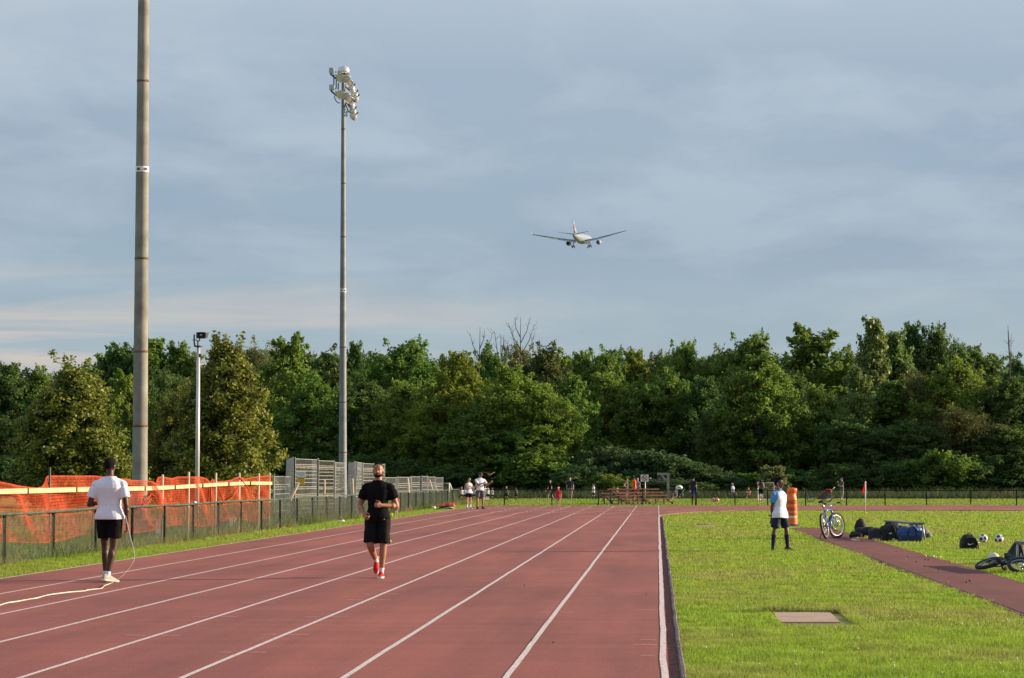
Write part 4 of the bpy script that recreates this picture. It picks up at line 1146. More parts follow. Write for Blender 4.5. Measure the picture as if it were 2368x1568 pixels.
# wooden gallows sign with hanging board
Yg = 154.0; p = at(1544.7, 1157, Yg); o = empty('gallows_sign', (p.x, Yg, 0), 0, 'weathered timber gallows post with a dark hanging board', 'sign post')
mat_wt = pm('weathered_timber', (.27, .25, .23), .9, .2, 5)
zt = zat(1545, 1093.5, Yg); s = 1/ppm(Yg)
m = MB(); m.box((0, 0, zt/2), (.19, .19, zt)); m.build('post', mat_wt, o)
m = MB(); m.box((-27/2*s+.1, 0, zt-.08), (30*s, .16, .17)); m.build('beam', mat_wt, o)
m = MB(); m.bar((-.05, 0, zt-.62), (-.48, 0, zt-.15), .12, .13); m.build('brace', mat_wt, o)
bx = (1525.3-1544.7)*s; z0, z1 = zat(1525, 1118, Yg), zat(1525, 1102, Yg)
m = MB(); m.box((bx, 0, (z0+z1)/2), (12*s, .04, z1-z0)); bd = m.build('hanging_board', pm('board_brown', (.12, .095, .085), .8, .2), o)
m = MB(); m.box((bx, -.03, (z0+z1)/2), (9.4*s, .02, (z1-z0)*.8)); m.build('board_face', pm('board_dark', (.035, .026, .024), .7, .2), bd)
for k, (f, wf) in enumerate(((.78, .28), (.56, .36), (.30, .62))):
    m = MB(); n_ = 4 + k*2
    for q in range(n_): m.box((bx + (q/(n_-1)-.5)*wf*12*s, -.045, z0 + (z1-z0)*f), (wf*12*s/n_*.6, .006, .055))
    m.build('letter_row', pm('letter_pale', (.45, .40, .36), .7), bd)
m = MB(); m.tube([(bx-.12, 0, z1), (bx-.12, 0, zt-.16)], .012, 6); m.tube([(bx+.12, 0, z1), (bx+.12, 0, zt-.16)], .012, 6); m.build('hanger', mat_dkmetal, bd)

# small white goals
def goal(xl, xr, ytop, Y, depth, label, rz=0.0):
    a, b = at(xl, ytop, Y), at(xr, ytop, Y); W_, H_ = (b.x-a.x), a.z
    o = empty('football_goal', (a.x, Y, 0), rz, label, 'goal', 'small white football goals beyond the far fence')
    r = .05
    m = MB(); m.tube([(0, 0, 0), (0, 0, H_), (W_, 0, H_), (W_, 0, 0)], r, 8); m.build('goal_frame', mat_white, o)
    m = MB()
    for x in (0, W_): m.tube([(x, 0, H_), (x + .0, depth*.35, H_*.95), (x + .35, depth, 0)], r*.8, 8); m.tube([(x, 0, .03), (x + .35, depth, .03)], r*.8, 8)
    m.tube([(.35, depth, .03), (W_+.35, depth, .03)], r*.8, 8); m.build('stay', mat_white, o)
    m = MB()
    def bp(u, t): return Vector((W_*u + .35*max(0, (t-.3)/.7), depth*t, H_*(1 - max(0, (t-.25)/.75))))
    for q in range(int(W_/.1)+1):
        u = min(1, q*.1/W_); m.tube([bp(u, k/6) for k in range(7)], .006, 3)
    for k in range(14): m.tube([bp(0, k/13), bp(1, k/13)], .006, 3)
    m.build('net', pm('goal_net', (.5, .48, .40), .8), o)
goal(1752, 1789, 1116, 154.5, 1.3, 'small white goal behind the far fence left of the boy')
goal(1004, 1038.6, 1117.5, 140, 1.4, 'white goal half hidden behind the rightmost low mesh panel')

# orange traffic barrel
pb = gnd(1830.5, 1218); Yb_ = pb.y; s = 1/ppm(Yb_)
o = empty('traffic_barrel', (pb.x, pb.y, 0), 0, 'crumpled orange traffic barrel with worn bands, on a black base behind the boy', 'traffic barrel')
mat_or = pm('barrel_orange', (.93, .135, .016), .42, .08, 6, c2=(.97, .19, .028))
mat_or2 = pm('barrel_band', (.46, .085, .03), .6, .25, 14)
H_ = zat(1830, 1128.5, Yb_); R0 = 13.4*s
def crump(r, z, n=28):
    ring = []
    for k in range(n):
        a = 2*math.pi*k/n; q = r
        if z > .72*H_:
            d = max(0, math.cos(a + .9))*max(0, 1-abs(z/H_-.83)/.14)*.30; q *= 1 - d
        q *= 1 + .02*mnoise.noise((math.cos(a)*2, math.sin(a)*2, z*4))
        ring.append((q*math.cos(a) + .02*(z/H_)**2, q*math.sin(a), z))
    return ring
def shell(z0, z1, r0, r1, mat, nm, extra=0.0, steps=6, par=None):
    m = MB(); m.loft([crump(r0 + (r1-r0)*q/steps + extra, z0 + (z1-z0)*q/steps) for q in range(steps+1)]); return m.build(nm, mat, par or o, True)
ztop = H_*.80
body = shell(.03, H_*.30, R0*.98, R0*.94, mat_or, 'barrel_body')
for i, (f0, f1, r, mt, nm) in enumerate(((.30, .345, .95, mat_or2, 'band'), (.345, .42, .92, mat_or, 'barrel_body'), (.42, .50, .90, mat_or2, 'band'), (.50, .59, .88, mat_or, 'barrel_body'), (.59, .67, .86, mat_or2, 'band'), (.67, .86, .84, mat_or, 'barrel_body'))):
    shell(H_*f0+.001, H_*f1-.001, R0*r, R0*(r-.01), mt, nm, .004 if nm == 'band' else 0, 8)
m = MB(); m.loft([crump(R0*q, H_*z) for q, z in ((.80, .86), (.86, .90), (.90, .93), (.84, .965), (.78, .99), (.62, 1.0), (.5, .985), (.46, .95))]); m.build('barrel_top', mat_or, o, True)
m = MB(); m.tube([(-.12, 0, H_*.955), (-.06, 0, H_*.985), (.06, 0, H_*.985), (.12, 0, H_*.955)], .035, 8); m.build('grip', mat_or, o, True)
m = MB(); m.loft([[(x*k, y_*k, z) for x, y_ in ((R0*.94*math.cos(a), R0*.94*math.sin(a)) for a in [R(-140 + q*14) for q in range(8)])] for k, z in ((1.03, H_*.228), (1.03, H_*.288))], caps=False)
m.build('reflective_patch', pm('reflector', (.60, .57, .53), .4, .3, 30), o)
m = MB(); m.lathe([(.28, 0), (.30, .02), (.27, .06), (.21, .085), (.17, .09)], 24); m.build('rubber_base', pm('barrel_base', (.045, .045, .05), .75, .3, 8), o, True)

# corner flag
mat_flag = pm('flag_red', (.85, .085, .03), .7, .1)
_nt = mat_flag.node_tree; _tr = N(_nt, 'ShaderNodeBsdfTranslucent'); _tr.inputs['Color'].default_value = (.9, .11, .035, 1); _mx = N(_nt, 'ShaderNodeMixShader'); _mx.inputs[0].default_value = .55
_nt.links.new(_nt.nodes['Principled BSDF'].outputs[0], _mx.inputs[1]); _nt.links.new(_tr.outputs[0], _mx.inputs[2]); _nt.links.new(_mx.outputs[0], _nt.nodes['Material Output'].inputs[0])
pf = gnd(2000, 1188); s = 1/ppm(pf.y); o = empty('corner_flag', (pf.x, pf.y, 0), 0, 'orange red corner flag on a thin white pole', 'flag')
H_ = zat(2000.7, 1112.6, pf.y)
m = MB(); m.tube([(0, 0, 0), (.03, 0, H_)], .022, 8); m.build('pole', mat_white, o, True)
m = MB(); rows = []
for q in range(9):
    t = q/8; z = H_ - .01 - t*.44; wv = [.26*(.12+.75*t)*(1-.25*t)*k/4 for k in range(5)]
    rows.append([(.03 - x_*.9, x_*.45 + .03*math.sin(x_*22+t*5), z - x_*.35*(1+t)) for x_ in wv])
b = 0
for r_ in rows: m.v += r_
for i in range(8):
    for k in range(4): m.f.append((i*5+k, i*5+k+1, (i+1)*5+k+1, (i+1)*5+k))
fl_ = m.build('cloth', mat_flag, o, True); md = fl_.modifiers.new('s', 'SOLIDIFY'); md.thickness = .006
m = MB(); m.lathe([(.12, 0), (.11, .03), (.03, .07), (.025, .10)], 14); m.build('base', pm('flag_base', (.70, .30, .03), .6), o, True)

# team benches
mat_bench = pm('bench_plank', (.16, .155, .15), .7, .2, 4)
def bench(x0, y0, x1, y1, label):
    L = math.hypot(x1-x0, y1-y0); o = empty('team_bench', (x0, y0, 0), math.atan2(y1-y0, x1-x0), label, 'bench', 'low grey team benches in the grass')
    for k in (-.13, 0, .13):
        m = MB(); m.box((L/2, k, .43), (L, .115, .04)); m.build('seat_plank', mat_bench, o)
    for x in (.12, L-.12):
        m = MB(); m.tube([(x-.06, -.2, 0), (x, -.16, .40), (x, .16, .40), (x-.06, .2, 0)], .025, 8); m.build('leg', mat_galv, o, True)
e1, e2 = gnd(2129, 1250), gnd(2060, 1242.5)
bench(e1.x-.10, e1.y-.1, e2.x, e2.y, 'grey plank bench behind the pile of sports bags')
pq = gnd(2362, 1300); bench(6.66, 35.0, 6.45, 38.0, 'grey plank bench at the right picture edge behind the lying bicycle')

# footballs
def ball(x, yb, label, style, r=.11, seed=0, group='footballs on the infield', z=None):
    p = gnd(x, yb); o = empty('football', (p.x, p.y, 0), 0, label, 'ball', group)
    bm = bmesh.new(); bmesh.ops.create_icosphere(bm, subdivisions=4, radius=r)
    rot = Euler((seed*1.3, seed*2.1, seed*.7)).to_matrix()
    phi = (1+5**.5)/2; dirs = []
    for a in (1, -1):
        for b_ in (phi, -phi): dirs += [Vector((0, a, b_)), Vector((a, b_, 0)), Vector((b_, 0, a))]
    dirs = [(rot @ d).normalized() for d in dirs]
    me = bpy.data.meshes.new('ball_shell')
    mats = {'classic': [mat_ballw, mat_ballk, mat_ballb], 'plain': [mat_ballc, mat_ballg, mat_ballg], 'orange': [mat_ballo, mat_ballw, mat_ballw]}[style]
    for f in bm.faces:
        c = f.calc_center_median().normalized(); srt = sorted((c.dot(d) for d in dirs), reverse=True)
        k = 0
        if style == 'classic':
            if srt[0] > .925:
                i = max(range(12), key=lambda q: c.dot(dirs[q])); k = 2 if i % 4 == 1 else 1
        elif style == 'plain' and srt[0]-srt[1] < .03: k = 1
        elif style == 'orange' and srt[0] > .94: k = 1
        f.material_index = k
    bmesh.ops.translate(bm, verts=bm.verts[:], vec=(0, 0, r))
    bm.to_mesh(me); bm.free()
    ob = link_mesh('ball_shell', me, None, o, True)
    for q in mats: me.materials.append(q)
mat_ballw = pm('ball_white', (.74, .73, .68), .4, .05); mat_ballk = pm('ball_black', (.02, .02, .035), .4, .1); mat_ballb = pm('ball_blue', (.03, .05, .22), .4, .4, 30, c2=(.30, .03, .05))
mat_ballc = pm('ball_cream', (.66, .62, .52), .5, .06); mat_ballg = pm('ball_seam', (.30, .29, .27), .6, .1); mat_ballo = pm('ball_orange', (.72, .14, .04), .5, .1)
ball(2272.5, 1256, 'white football with dark blue and red patches beside the black backpack', 'classic', seed=1)
ball(2309.5, 1256.5, 'white football with black patches alone on the grass right of the backpack', 'classic', seed=3)
ball(2297, 1306, 'cream football with grey seams behind the lying bicycle', 'plain', seed=2)
ball(1649.5, 1161.5, 'orange and white ball beyond the far fence, left of its pair', 'orange', .15, 1, 'orange balls beyond the far fence')
ball(1657.5, 1161.5, 'orange and white ball beyond the far fence, right of its pair', 'orange', .15, 2, 'orange balls beyond the far fence')
# ------------------------------------------------------------------ people
def cloth(name, c, rough=.8, var=.10, scale=10, c2=None): return pm(name, c, rough, var, scale, bump=.14, bscale=13, c2=c2, spec=.2)
def skin_mat(name, c): 
    return pm(name, c, .5, .10, 18, spec=.4)
SK = dict(dark=skin_mat('skin_dark', (.062, .030, .018)), brown=skin_mat('skin_brown', (.12, .055, .030)), tan=skin_mat('skin_tan', (.33, .155, .085)), light=skin_mat('skin_light', (.46, .26, .17)), fair=skin_mat('skin_fair', (.50, .30, .21)))
HAIR = dict(black=pm('hair_black', (.008, .007, .007), .9, .3, 60, bump=.5, bscale=120, spec=.12), brown=pm('hair_brown', (.040, .022, .013), .8, .3, 60, bump=.5, bscale=120, spec=.2), grey=pm('hair_grey', (.40, .39, .38), .7, .2, 60))
EYEW = pm('eye_white', (.55, .52, .50), .3, .05); EYED = pm('eye_dark', (.012, .009, .008), .2, .1); LIP = pm('lip', (.24, .075, .06), .5, .1)

TORSO = [(.462, .040, .040), (.485, .078, .062), (.52, .094, .070), (.555, .093, .067), (.60, .082, .058), (.65, .085, .058), (.70, .096, .063), (.745, .105, .065), (.775, .102, .059), (.80, .080, .048), (.818, .055, .040), (.835, .040, .036), (.85, .034, .034)]
def torso_rings(H, build, depth, inf, z0, z1, n=20, cloth=0.0):
    zs = [t[0] for t in TORSO]; out = []
    lev = sorted(set([z0, z1] + [t[0] for t in TORSO if z0 < t[0] < z1]))
    for z in lev:
        a = float(np.interp(z, zs, [t[1] for t in TORSO]))*build; b = float(np.interp(z, zs, [t[2] for t in TORSO]))*depth
        if cloth and z < .56: a = max(a, (.094 + cloth*min(1, (.56-z)/.04))*build**.5); b = max(b, (.070 + cloth*.5*min(1, (.56-z)/.04))*depth)
        a, b = a*H + inf, b*H + inf
        cy = .004*H if z > .70 else -.002*H
        out.append([(a*math.copysign(abs(math.cos(2*math.pi*k/n))**.85, math.cos(2*math.pi*k/n)), cy + b*math.copysign(abs(math.sin(2*math.pi*k/n))**.9, math.sin(2*math.pi*k/n)), z*H) for k in range(n)])
    return out
def orth(v, d):
    v = Vector(v) - d*d.dot(Vector(v)); return v.normalized()

def ln_(d): return d.get('sleeve', .62)
def person(loc, yaw, H, label, cat='person', group=None, skin='light', build=1.0, depth=1.0, headk=1.0, arms=None, legs=None, feet=None, thumbs=None,
           curl=(.5, .7), lean=0.0, side=0.0, twist=0.0, head=(0, 0), shirt=None, shorts=None, shoe=None, sock=None, hair=None, cap=None,
           near=False, seat=False, face=True, name='person', hand_extra=None, limb=1.0):
    """body stands facing -Y (towards the camera) before it is turned by yaw"""
    root = empty(name, loc, yaw, label, cat, group)
    vox = .0065 if near else (.010 if H > 1.3 else .008)
    # joints
    hz = .515*H
    Tm = Matrix.Translation((0, 0, hz)) @ Euler((lean, side, twist)).to_matrix().to_4x4() @ Matrix.Translation((0, 0, -hz))
    arms = arms or {}; legs = legs or {}; feet = feet or {}; thumbs = thumbs or {}
    J = {}
    for s, sg in (('L', 1), ('R', -1)):
        sh = Tm @ Vector((sg*.112*H*build, .004*H, .772*H))
        u, f = arms.get(s, ((sg*.14, .05, -1), (sg*.06, -.12, -1)))
        u, f = Vector(u).normalized(), Vector(f).normalized()
        el = sh + u*.168*H; wr = el + f*.145*H; J['sh'+s], J['el'+s], J['wr'+s], J['fd'+s] = sh, el, wr, f
        hp_ = Vector((sg*.052*H, 0, hz))
        u, f = legs.get(s, ((sg*.03, -.02, -1), (0, .03, -1)))
        u, f = Vector(u).normalized(), Vector(f).normalized()
        kn = hp_ + u*.235*H; an = kn + f*.240*H; J['hp'+s], J['kn'+s], J['an'+s] = hp_, kn, an
        fd, up = feet.get(s, ((sg*.15, -1, 0), (0, 0, 1)))
        fd = Vector(fd).normalized(); J['ft'+s] = fd; J['up'+s] = orth(up, fd)
    soles = [J['an'+s].z - .040*H for s in 'LR']
    for s in 'LR':
        tip = J['an'+s] + J['ft'+s]*.11*H - J['up'+s]*.04*H; soles.append(tip.z); heel = J['an'+s] - J['ft'+s]*.04*H - J['up'+s]*.04*H; soles.append(heel.z)
    low = min(soles)
    if seat: low = min(low, hz - .075*H, min(J['kn'+s].z for s in 'LR') - .036*H)
    dz = Vector((0, 0, -low)); SH = Matrix.Translation(dz); Tm = SH @ Tm
    for k in list(J):
        if k[:2] in ('sh', 'el', 'wr', 'hp', 'kn', 'an'): J[k] = J[k] + dz
    # ---- body
    b = MB(); lb = limb
    b.loft(torso_rings(H, build*.97, depth*.97, 0, .462, .85), Tm)
    HT = Tm @ Matrix.Translation((0, .004*H, .836*H)) @ Euler((head[1], 0, head[0])).to_matrix().to_4x4() @ Matrix.Scale(headk, 4) @ Matrix.Translation((0, -.004*H, -.845*H))
    hc = lambda x, y, z: HT @ Vector((x*H, y*H, z*H))
    b.capsule(Tm @ Vector((0, .006*H, .80*H)), hc(0, 0, .885), .036*H*(.6+.4*build), .031*H, 14)
    b.ell((0, .006*H, .942*H), (.0425*H, .053*H, .050*H), HT, 18, 12)
    b.ell((0, -.012*H, .912*H), (.0365*H, .040*H, .045*H), HT, 16, 10)
    b.ell((0, -.022*H, .886*H), (.026*H, .024*H, .016*H), HT, 14, 8)
    b.ell((0, -.054*H, .9145*H), (.0072*H, .010*H, .011*H), HT, 10, 8); b.capsule(hc(0, -.050, .932), hc(0, -.056, .915), .004*H, .0062*H, 8)
    b.ell((0, -.043*H, .936*H), (.030*H, .010*H, .007*H), HT, 12, 6)
    for sg in (1, -1): b.ell((sg*.0425*H, .008*H, .922*H), (.006*H, .012*H, .018*H), HT, 10, 8)
    for s, sg in (('L', 1), ('R', -1)):
        sh, el, wr = J['sh'+s], J['el'+s], J['wr'+s]
        b.capsule(Tm @ Vector((sg*.030*H, .004*H, .808*H)), sh, .024*H, .028*H*lb, 12); b.ell(sh + Vector((0, 0, -.006*H)), (.032*H*lb, .030*H*lb, .031*H*lb)); b.capsule(sh, el, .031*H*lb, .0235*H*lb, 14)
        b.ell(sh.lerp(el, .42), .0325*H*lb)
        b.capsule(el, wr, .0235*H*lb, .0150*H*lb, 14); b.ell(el.lerp(wr, .28), .0265*H*lb)
        # hand
        d = J['fd'+s]; th = orth(thumbs.get(s, (0, -1, 0.05))[:3], d); nrm = th.cross(d)*(-sg)     # palm faces inward
        if nrm.dot(Vector((-sg, 0, 0))) < 0 and s not in thumbs: nrm = -nrm
        if s in thumbs and len(thumbs[s]) > 3: nrm = nrm*thumbs[s][3]
        c1, c2 = curl if not isinstance(curl, dict) else curl[s]
        M = Matrix((th, nrm, d)).transposed().to_4x4(); M.translation = wr + d*.030*H
        b.ell((0, 0, 0), (.0225*H, .0095*H, .034*H), M, 12, 8)
        b.capsule(wr, wr + d*.02*H, .0148*H*lb, .015*H, 10)
        for q, (o_, L_) in enumerate(((.0165, .040), (.0055, .044), (-.0055, .041), (-.016, .033))):
            p0 = wr + d*.052*H + th*o_*H; fr = .0052*H if H > 1.3 else .0058*H
            d1 = (d*math.cos(c1) + nrm*math.sin(c1)).normalized(); d2 = (d*math.cos(c1+c2) + nrm*math.sin(c1+c2)).normalized(); d3 = (d*math.cos(c1+1.7*c2) + nrm*math.sin(c1+1.7*c2)).normalized()
            p1 = p0 + d1*L_*H*.48; p2 = p1 + d2*L_*H*.32; p3 = p2 + d3*L_*H*.25
            b.capsule(p0 - d*.012*H, p1, fr*1.12, fr, 8); b.capsule(p1, p2, fr, fr*.95, 8); b.capsule(p2, p3, fr*.95, fr*.85, 8)
        t0 = wr + d*.016*H + th*.014*H; t1 = t0 + (th*.75 + d*.65 + nrm*.25).normalized()*.026*H; t2 = t1 + (d*.9 + th*.15 + nrm*(.3 + .3*c1)).normalized()*.024*H
        b.capsule(t0, t1, .0078*H, .0064*H, 8); b.capsule(t1, t2, .0064*H, .0052*H, 8)
        J['hd'+s] = wr + d*.05*H + nrm*.012*H; J['hn'+s] = nrm; J['ht'+s] = th
        # leg
        hp_, kn, an = J['hp'+s], J['kn'+s], J['an'+s]
        b.capsule(hp_, kn, .050*H*lb**.5, .031*H*lb**.5, 16); b.ell(hp_.lerp(kn, .3), .0475*H*lb**.5)
        b.capsule(kn, kn.lerp(an, .3), .030*H, .0315*H, 14); b.capsule(kn.lerp(an, .3), an, .0315*H, .0185*H, 14)
        bk = orth((0, 1, 0), (an-kn).normalized()); b.ell(kn.lerp(an, .27) + bk*.012*H, (.027*H, .025*H, .055*H))
        f, up = J['ft'+s], J['up'+s]; sd_ = f.cross(up)
        Mf = Matrix((sd_, f, up)).transposed().to_4x4(); Mf.translation = an - up*.040*H; J['Mf'+s] = Mf
        b.capsule(an, an + f*.045*H - up*.020*H, .021*H, .017*H, 10); b.ell((0, .055*H, .014*H), (.024*H, .055*H, .013*H), Mf); b.ell((0, -.012*H, .017*H), (.019*H, .025*H, .017*H), Mf)
    link_mesh('body', fuse(b, vox, 3 if near else 2), SK[skin], root)
    # ---- clothes
    cv = .0085 if near else .011
    if shirt:
        g = MB(); hem = shirt.get('hem', .535); inf = shirt.get('loose', .014)*H/1.7; top = shirt.get('top', .835)
        fl = shirt.get('flare', 0)
        g.loft(torso_rings(H, build, depth, inf, hem, top, cloth=.012 + fl*.2), Tm)
        if ln_(shirt) > 0:
            for sg in (1, -1): g.capsule(Tm @ Vector((sg*.032*H, .004*H, .802*H)), J['shL' if sg > 0 else 'shR'], .025*H + inf*.6, .0285*H*lb + .006*H, 12)
        ln = shirt.get('sleeve', .62)
        for s in 'LR':
            if ln <= 0: continue
            sh, el = J['sh'+s], J['el'+s]; r = (.0315*lb + shirt.get('arm', .005))*H
            e = sh.lerp(el, ln); g.ell(sh + Vector((0, 0, -.005*H)), (.033*lb + .0065)*H); g.capsule(sh + Vector((-.006*H*(1 if s == 'L' else -1), 0, -.010*H)), sh.lerp(e, .5), r*.86, r, 14); g.tube([sh.lerp(e, .3), e], [r, r*1.04], 16)
        me = fuse(g, cv, 4, shirt.get('fold', .016), .16, 'shirt'); so_ = link_mesh('shirt', me, shirt['mat'], root)
        if shirt.get('sleeve_mat'):
            me.materials.append(shirt['sleeve_mat'])
            shL, shR = J['shL'], J['shR']; inv = Tm.inverted()
            for p in me.polygons:
                c = inv @ p.center
                if c.z > .60*H and abs(c.x) > .080*H*build + max(0, .80*H - c.z)*.16 or c.z > .815*H: p.material_index = 1
        J['shirt'] = so_
    if shorts:
        g = MB(); inf = shorts.get('loose', .012)*H/1.7; wst = shorts.get('waist', .575)
        g.loft(torso_rings(H, build*.96, depth, inf, .47, wst), SH); g.ell(J['hpL'].lerp(J['hpR'], .5) + Vector((0, 0, -.03*H)), (.06*H, .055*H, .035*H))
        le = shorts.get('len', .85)
        for s in 'LR':
            hp_, kn, an = J['hp'+s], J['kn'+s], J['an'+s]; k = shorts.get('wide', 1.0)
            if le <= 1: pts = [hp_ + (hp_-kn).normalized()*.02*H, hp_.lerp(kn, .35*le/.85), hp_.lerp(kn, le)]
            else: pts = [hp_ + (hp_-kn).normalized()*.02*H, hp_.lerp(kn, .5), kn, kn.lerp(an, le-1)]
            rr0 = [.0535*H + inf*.6, .050*H + inf*.8, .0475*H*k + inf*.6, .040*H*k + inf][:len(pts)]; g.tube(pts, rr0, 16)
        me = fuse(g, cv, 4, shorts.get('fold', .018), .14, 'shorts'); J['shorts'] = link_mesh('shorts', me, shorts['mat'], root)
    L = .155*H
    for s in 'LR':
        kn, an, Mf = J['kn'+s], J['an'+s], J['Mf'+s]
        if sock:
            h_ = sock.get('h', .25); g = MB()
            for q0, q1 in ((0, .5), (.5, 1)):
                pass
            ts = [0, .25, .5, .75, 1]; pts = [an.lerp(kn, h_*t) for t in ts]
            rad = []
            for t in ts:
                f = h_*t; rad.append((.0205 + (.0345-.0205)*min(1, f/.7) - max(0, f-.75)*.01)*H)
            g.tube(pts, rad, 16)
            if h_ > .5: g.ell(kn.lerp(an, .27) + orth((0, 1, 0), (an-kn).normalized())*.012*H, (.0285*H, .0265*H, .056*H))
            g.ell(an, .022*H)
            so2 = link_mesh('sock', fuse(g, .008, 2, 0, .1, 'sock'), sock['mat'], root); J['sock'+s] = so2
        if shoe:
            prof = [(-.29, .05, .20), (-.26, .115, .36), (-.12, .135, .44), (.04, .135, .42), (.18, .14, .32), (.38, .16, .22), (.52, .155, .175), (.63, .125, .14), (.70, .07, .10), (.72, .02, .06)]
            g = MB(); rg = []
            for a, w_, h_ in prof: rg.append([(x*L, a*L, max(z, .03)*L) for x, z in ((-w_*1.0, .03), (-w_*1.08, h_*.3), (-w_*.9, h_*.72), (-w_*.45, h_*.97), (0, h_), (w_*.45, h_*.97), (w_*.9, h_*.72), (w_*1.08, h_*.3), (w_*1.0, .03))])
            g.loft(rg, Mf)
            m_ = g.mesh('shoe'); sh_o = link_mesh('shoe', m_, shoe['mat'], root, True); sb = sh_o.modifiers.new('s', 'SUBSURF'); sb.levels = sb.render_levels = 1
            g = MB(); rg = []
            for a, w_, h_ in prof: rg.append([(x*L, a*L*1.015, z*L) for x, z in ((-w_*1.10-.008, -.012), (-w_*1.14-.008, .035), (-w_*1.08-.006, .085), (w_*1.08+.006, .085), (w_*1.14+.008, .035), (w_*1.10+.008, -.012))])
            g.loft(rg, Mf); g.build('sole', shoe.get('sole', mat_white), sh_o, True)
            if near and shoe.get('lace'):
                g = MB()
                for q in range(4):
                    a = .12 + q*.08; hh = .40 - q*.055; g.tube([(-.09*L, a*L, hh*.85*L), (0, (a+.02)*L, (hh+.02)*L), (.09*L, a*L, hh*.85*L)], .012*L, 5)
                g2 = MB(); g2.add(g.v, g.f, Mf); g2.build('laces', shoe['lace'], sh_o, True)
    # ---- hair, hat, face
    def cap_mesh(r, c, cut, mat, nm, thick=0.0, M2=None):
        me = MB().ell(c, r, None, 26, 18).mesh(nm); bm = bmesh.new(); bm.from_mesh(me)
        kill = [v for v in bm.verts if not cut(v.co.x/H, v.co.y/H, v.co.z/H)]
        bmesh.ops.delete(bm, geom=kill, context='VERTS'); bm.to_mesh(me); bm.free(); me.transform(HT)
        o = link_mesh(nm, me, mat, root, True)
        md = o.modifiers.new('s', 'SOLIDIFY'); md.thickness = .010*H/1.7 if not thick else thick; md.offset = 0
        return o
    if hair:
        k = hair.get('size', 1.0); hl = hair.get('line', .0)
        ho = cap_mesh((.0448*H*k, .0552*H*k, .0525*H*k), (0, .007*H, .9425*H), lambda x, y, z: (z-.925)*1.0 + (y-.0)*.85 > .006 + hl and z > .895 - max(0, y)*.6 , HAIR[hair['c']], 'hair', .006)
        if hair.get('top'):
            g = MB(); g.ell((0, -.006*H, .986*H), (.039*H, .046*H, .018*H), HT); g.ell((.010*H, -.032*H, .978*H), (.028*H, .020*H, .016*H), HT)
            link_mesh('hair_top', fuse(g, .008, 2, .012, .03, 'hair_top'), HAIR[hair['c']], ho)
        if hair.get('bun'):
            g = MB(); g.ell((0, .066*H, .965*H), .017*H, HT); g.build('hair_knot', HAIR[hair['c']], ho, True)
        if hair.get('long'):
            g = MB()
            for q in range(6): g.capsule(hc(-.03 + q*.012, .050, .93), Tm @ Vector(((-.045 + q*.018)*H, .074*H, (.83 - hair['long'] + .01*(q % 2))*H)), .018*H, .011*H, 8)
            link_mesh('long_hair', fuse(g, .010, 2, .01, .04, 'long_hair'), HAIR[hair['c']], ho)
        if hair.get('tail'):
            g = MB(); g.capsule(hc(0, .06, .955), hc(0, .085, .92), .014*H, .016*H, 8); g.capsule(hc(0, .085, .92), hc(0, .080, .85), .017*H, .006*H, 8)
            link_mesh('pony_tail', fuse(g, .009, 2, .01, .04, 'pony_tail'), HAIR[hair['c']], ho)
        if hair.get('beard'):
            cap_mesh((.0385*H, .0420*H, .0455*H), (0, -.0125*H, .9085*H), lambda x, y, z: (z < .893 + (.006 if abs(x) > .020 else 0) + max(0, y+.02)*.6 and y < .012 and not (abs(x) < .013 and .888 < z and y < -.03)) , HAIR[hair['c']], 'beard', .006)
            g = MB(); g.tube([hc(-.015, -.049, .897), hc(-.008, -.0535, .9020), hc(.008, -.0535, .9020), hc(.015, -.049, .897)], .0022*H, 6); g.build('moustache', HAIR[hair['c']], root, True)
    if cap:
        co = cap_mesh((.0490*H, .0600*H, .0520*H), (0, .004*H, .950*H), lambda x, y, z: z > .945, cap, 'cap', .008)
        g = MB(); g.loft([[hc(x, -.050 - .055*math.sqrt(max(0, 1-(x/.046)**2)) * t, .950 - .010*t) for x in np.linspace(-.044, .044, 9)] for t in (0, .5, 1)], caps=False); pk = g.build('peak', cap, co, True); md = pk.modifiers.new('s', 'SOLIDIFY'); md.thickness = .01
    if face and near:
        for sg in (1, -1):
            g = MB(); g.ell((sg*.0165*H, -.0455*H, .929*H), (.0070*H, .005*H, .0034*H), HT, 12, 8); ey = g.build('eye', EYEW, root, True)
            g = MB(); g.ell((sg*.0165*H, -.0505*H, .929*H), (.0028*H, .0016*H, .0028*H), HT, 10, 6); g.build('iris', EYED, ey, True)
            g = MB(); g.tube([hc(sg*.007, -.0525, .9395), hc(sg*.016, -.0535, .943), hc(sg*.027, -.0475, .940)], [.0014*H, .0017*H, .0010*H], 6); g.build('eyebrow', HAIR[(hair or {}).get('c', 'black')], root, True)
        g = MB(); g.tube([hc(-.012, -.0495, .8935), hc(-.004, -.0535, .8955), hc(.004, -.0535, .8955), hc(.012, -.0495, .8935)], [.002*H, .0036*H, .0036*H, .002*H], 6); g.build('lips', LIP, root, True)
    if face and not near and headk < 1.3:
        for sg in (1, -1):
            g = MB(); g.ell((sg*.0165*H, -.0475*H, .929*H), (.0065*H, .005*H, .0035*H), HT, 8, 6); g.build('eye', EYED, root, True)
    J['HT'] = HT; J['H'] = H; J['root'] = root; J['Tm'] = Tm
    return J
def W(J, p):      # person frame -> world
    return J['root'].matrix_basis @ Vector(p)

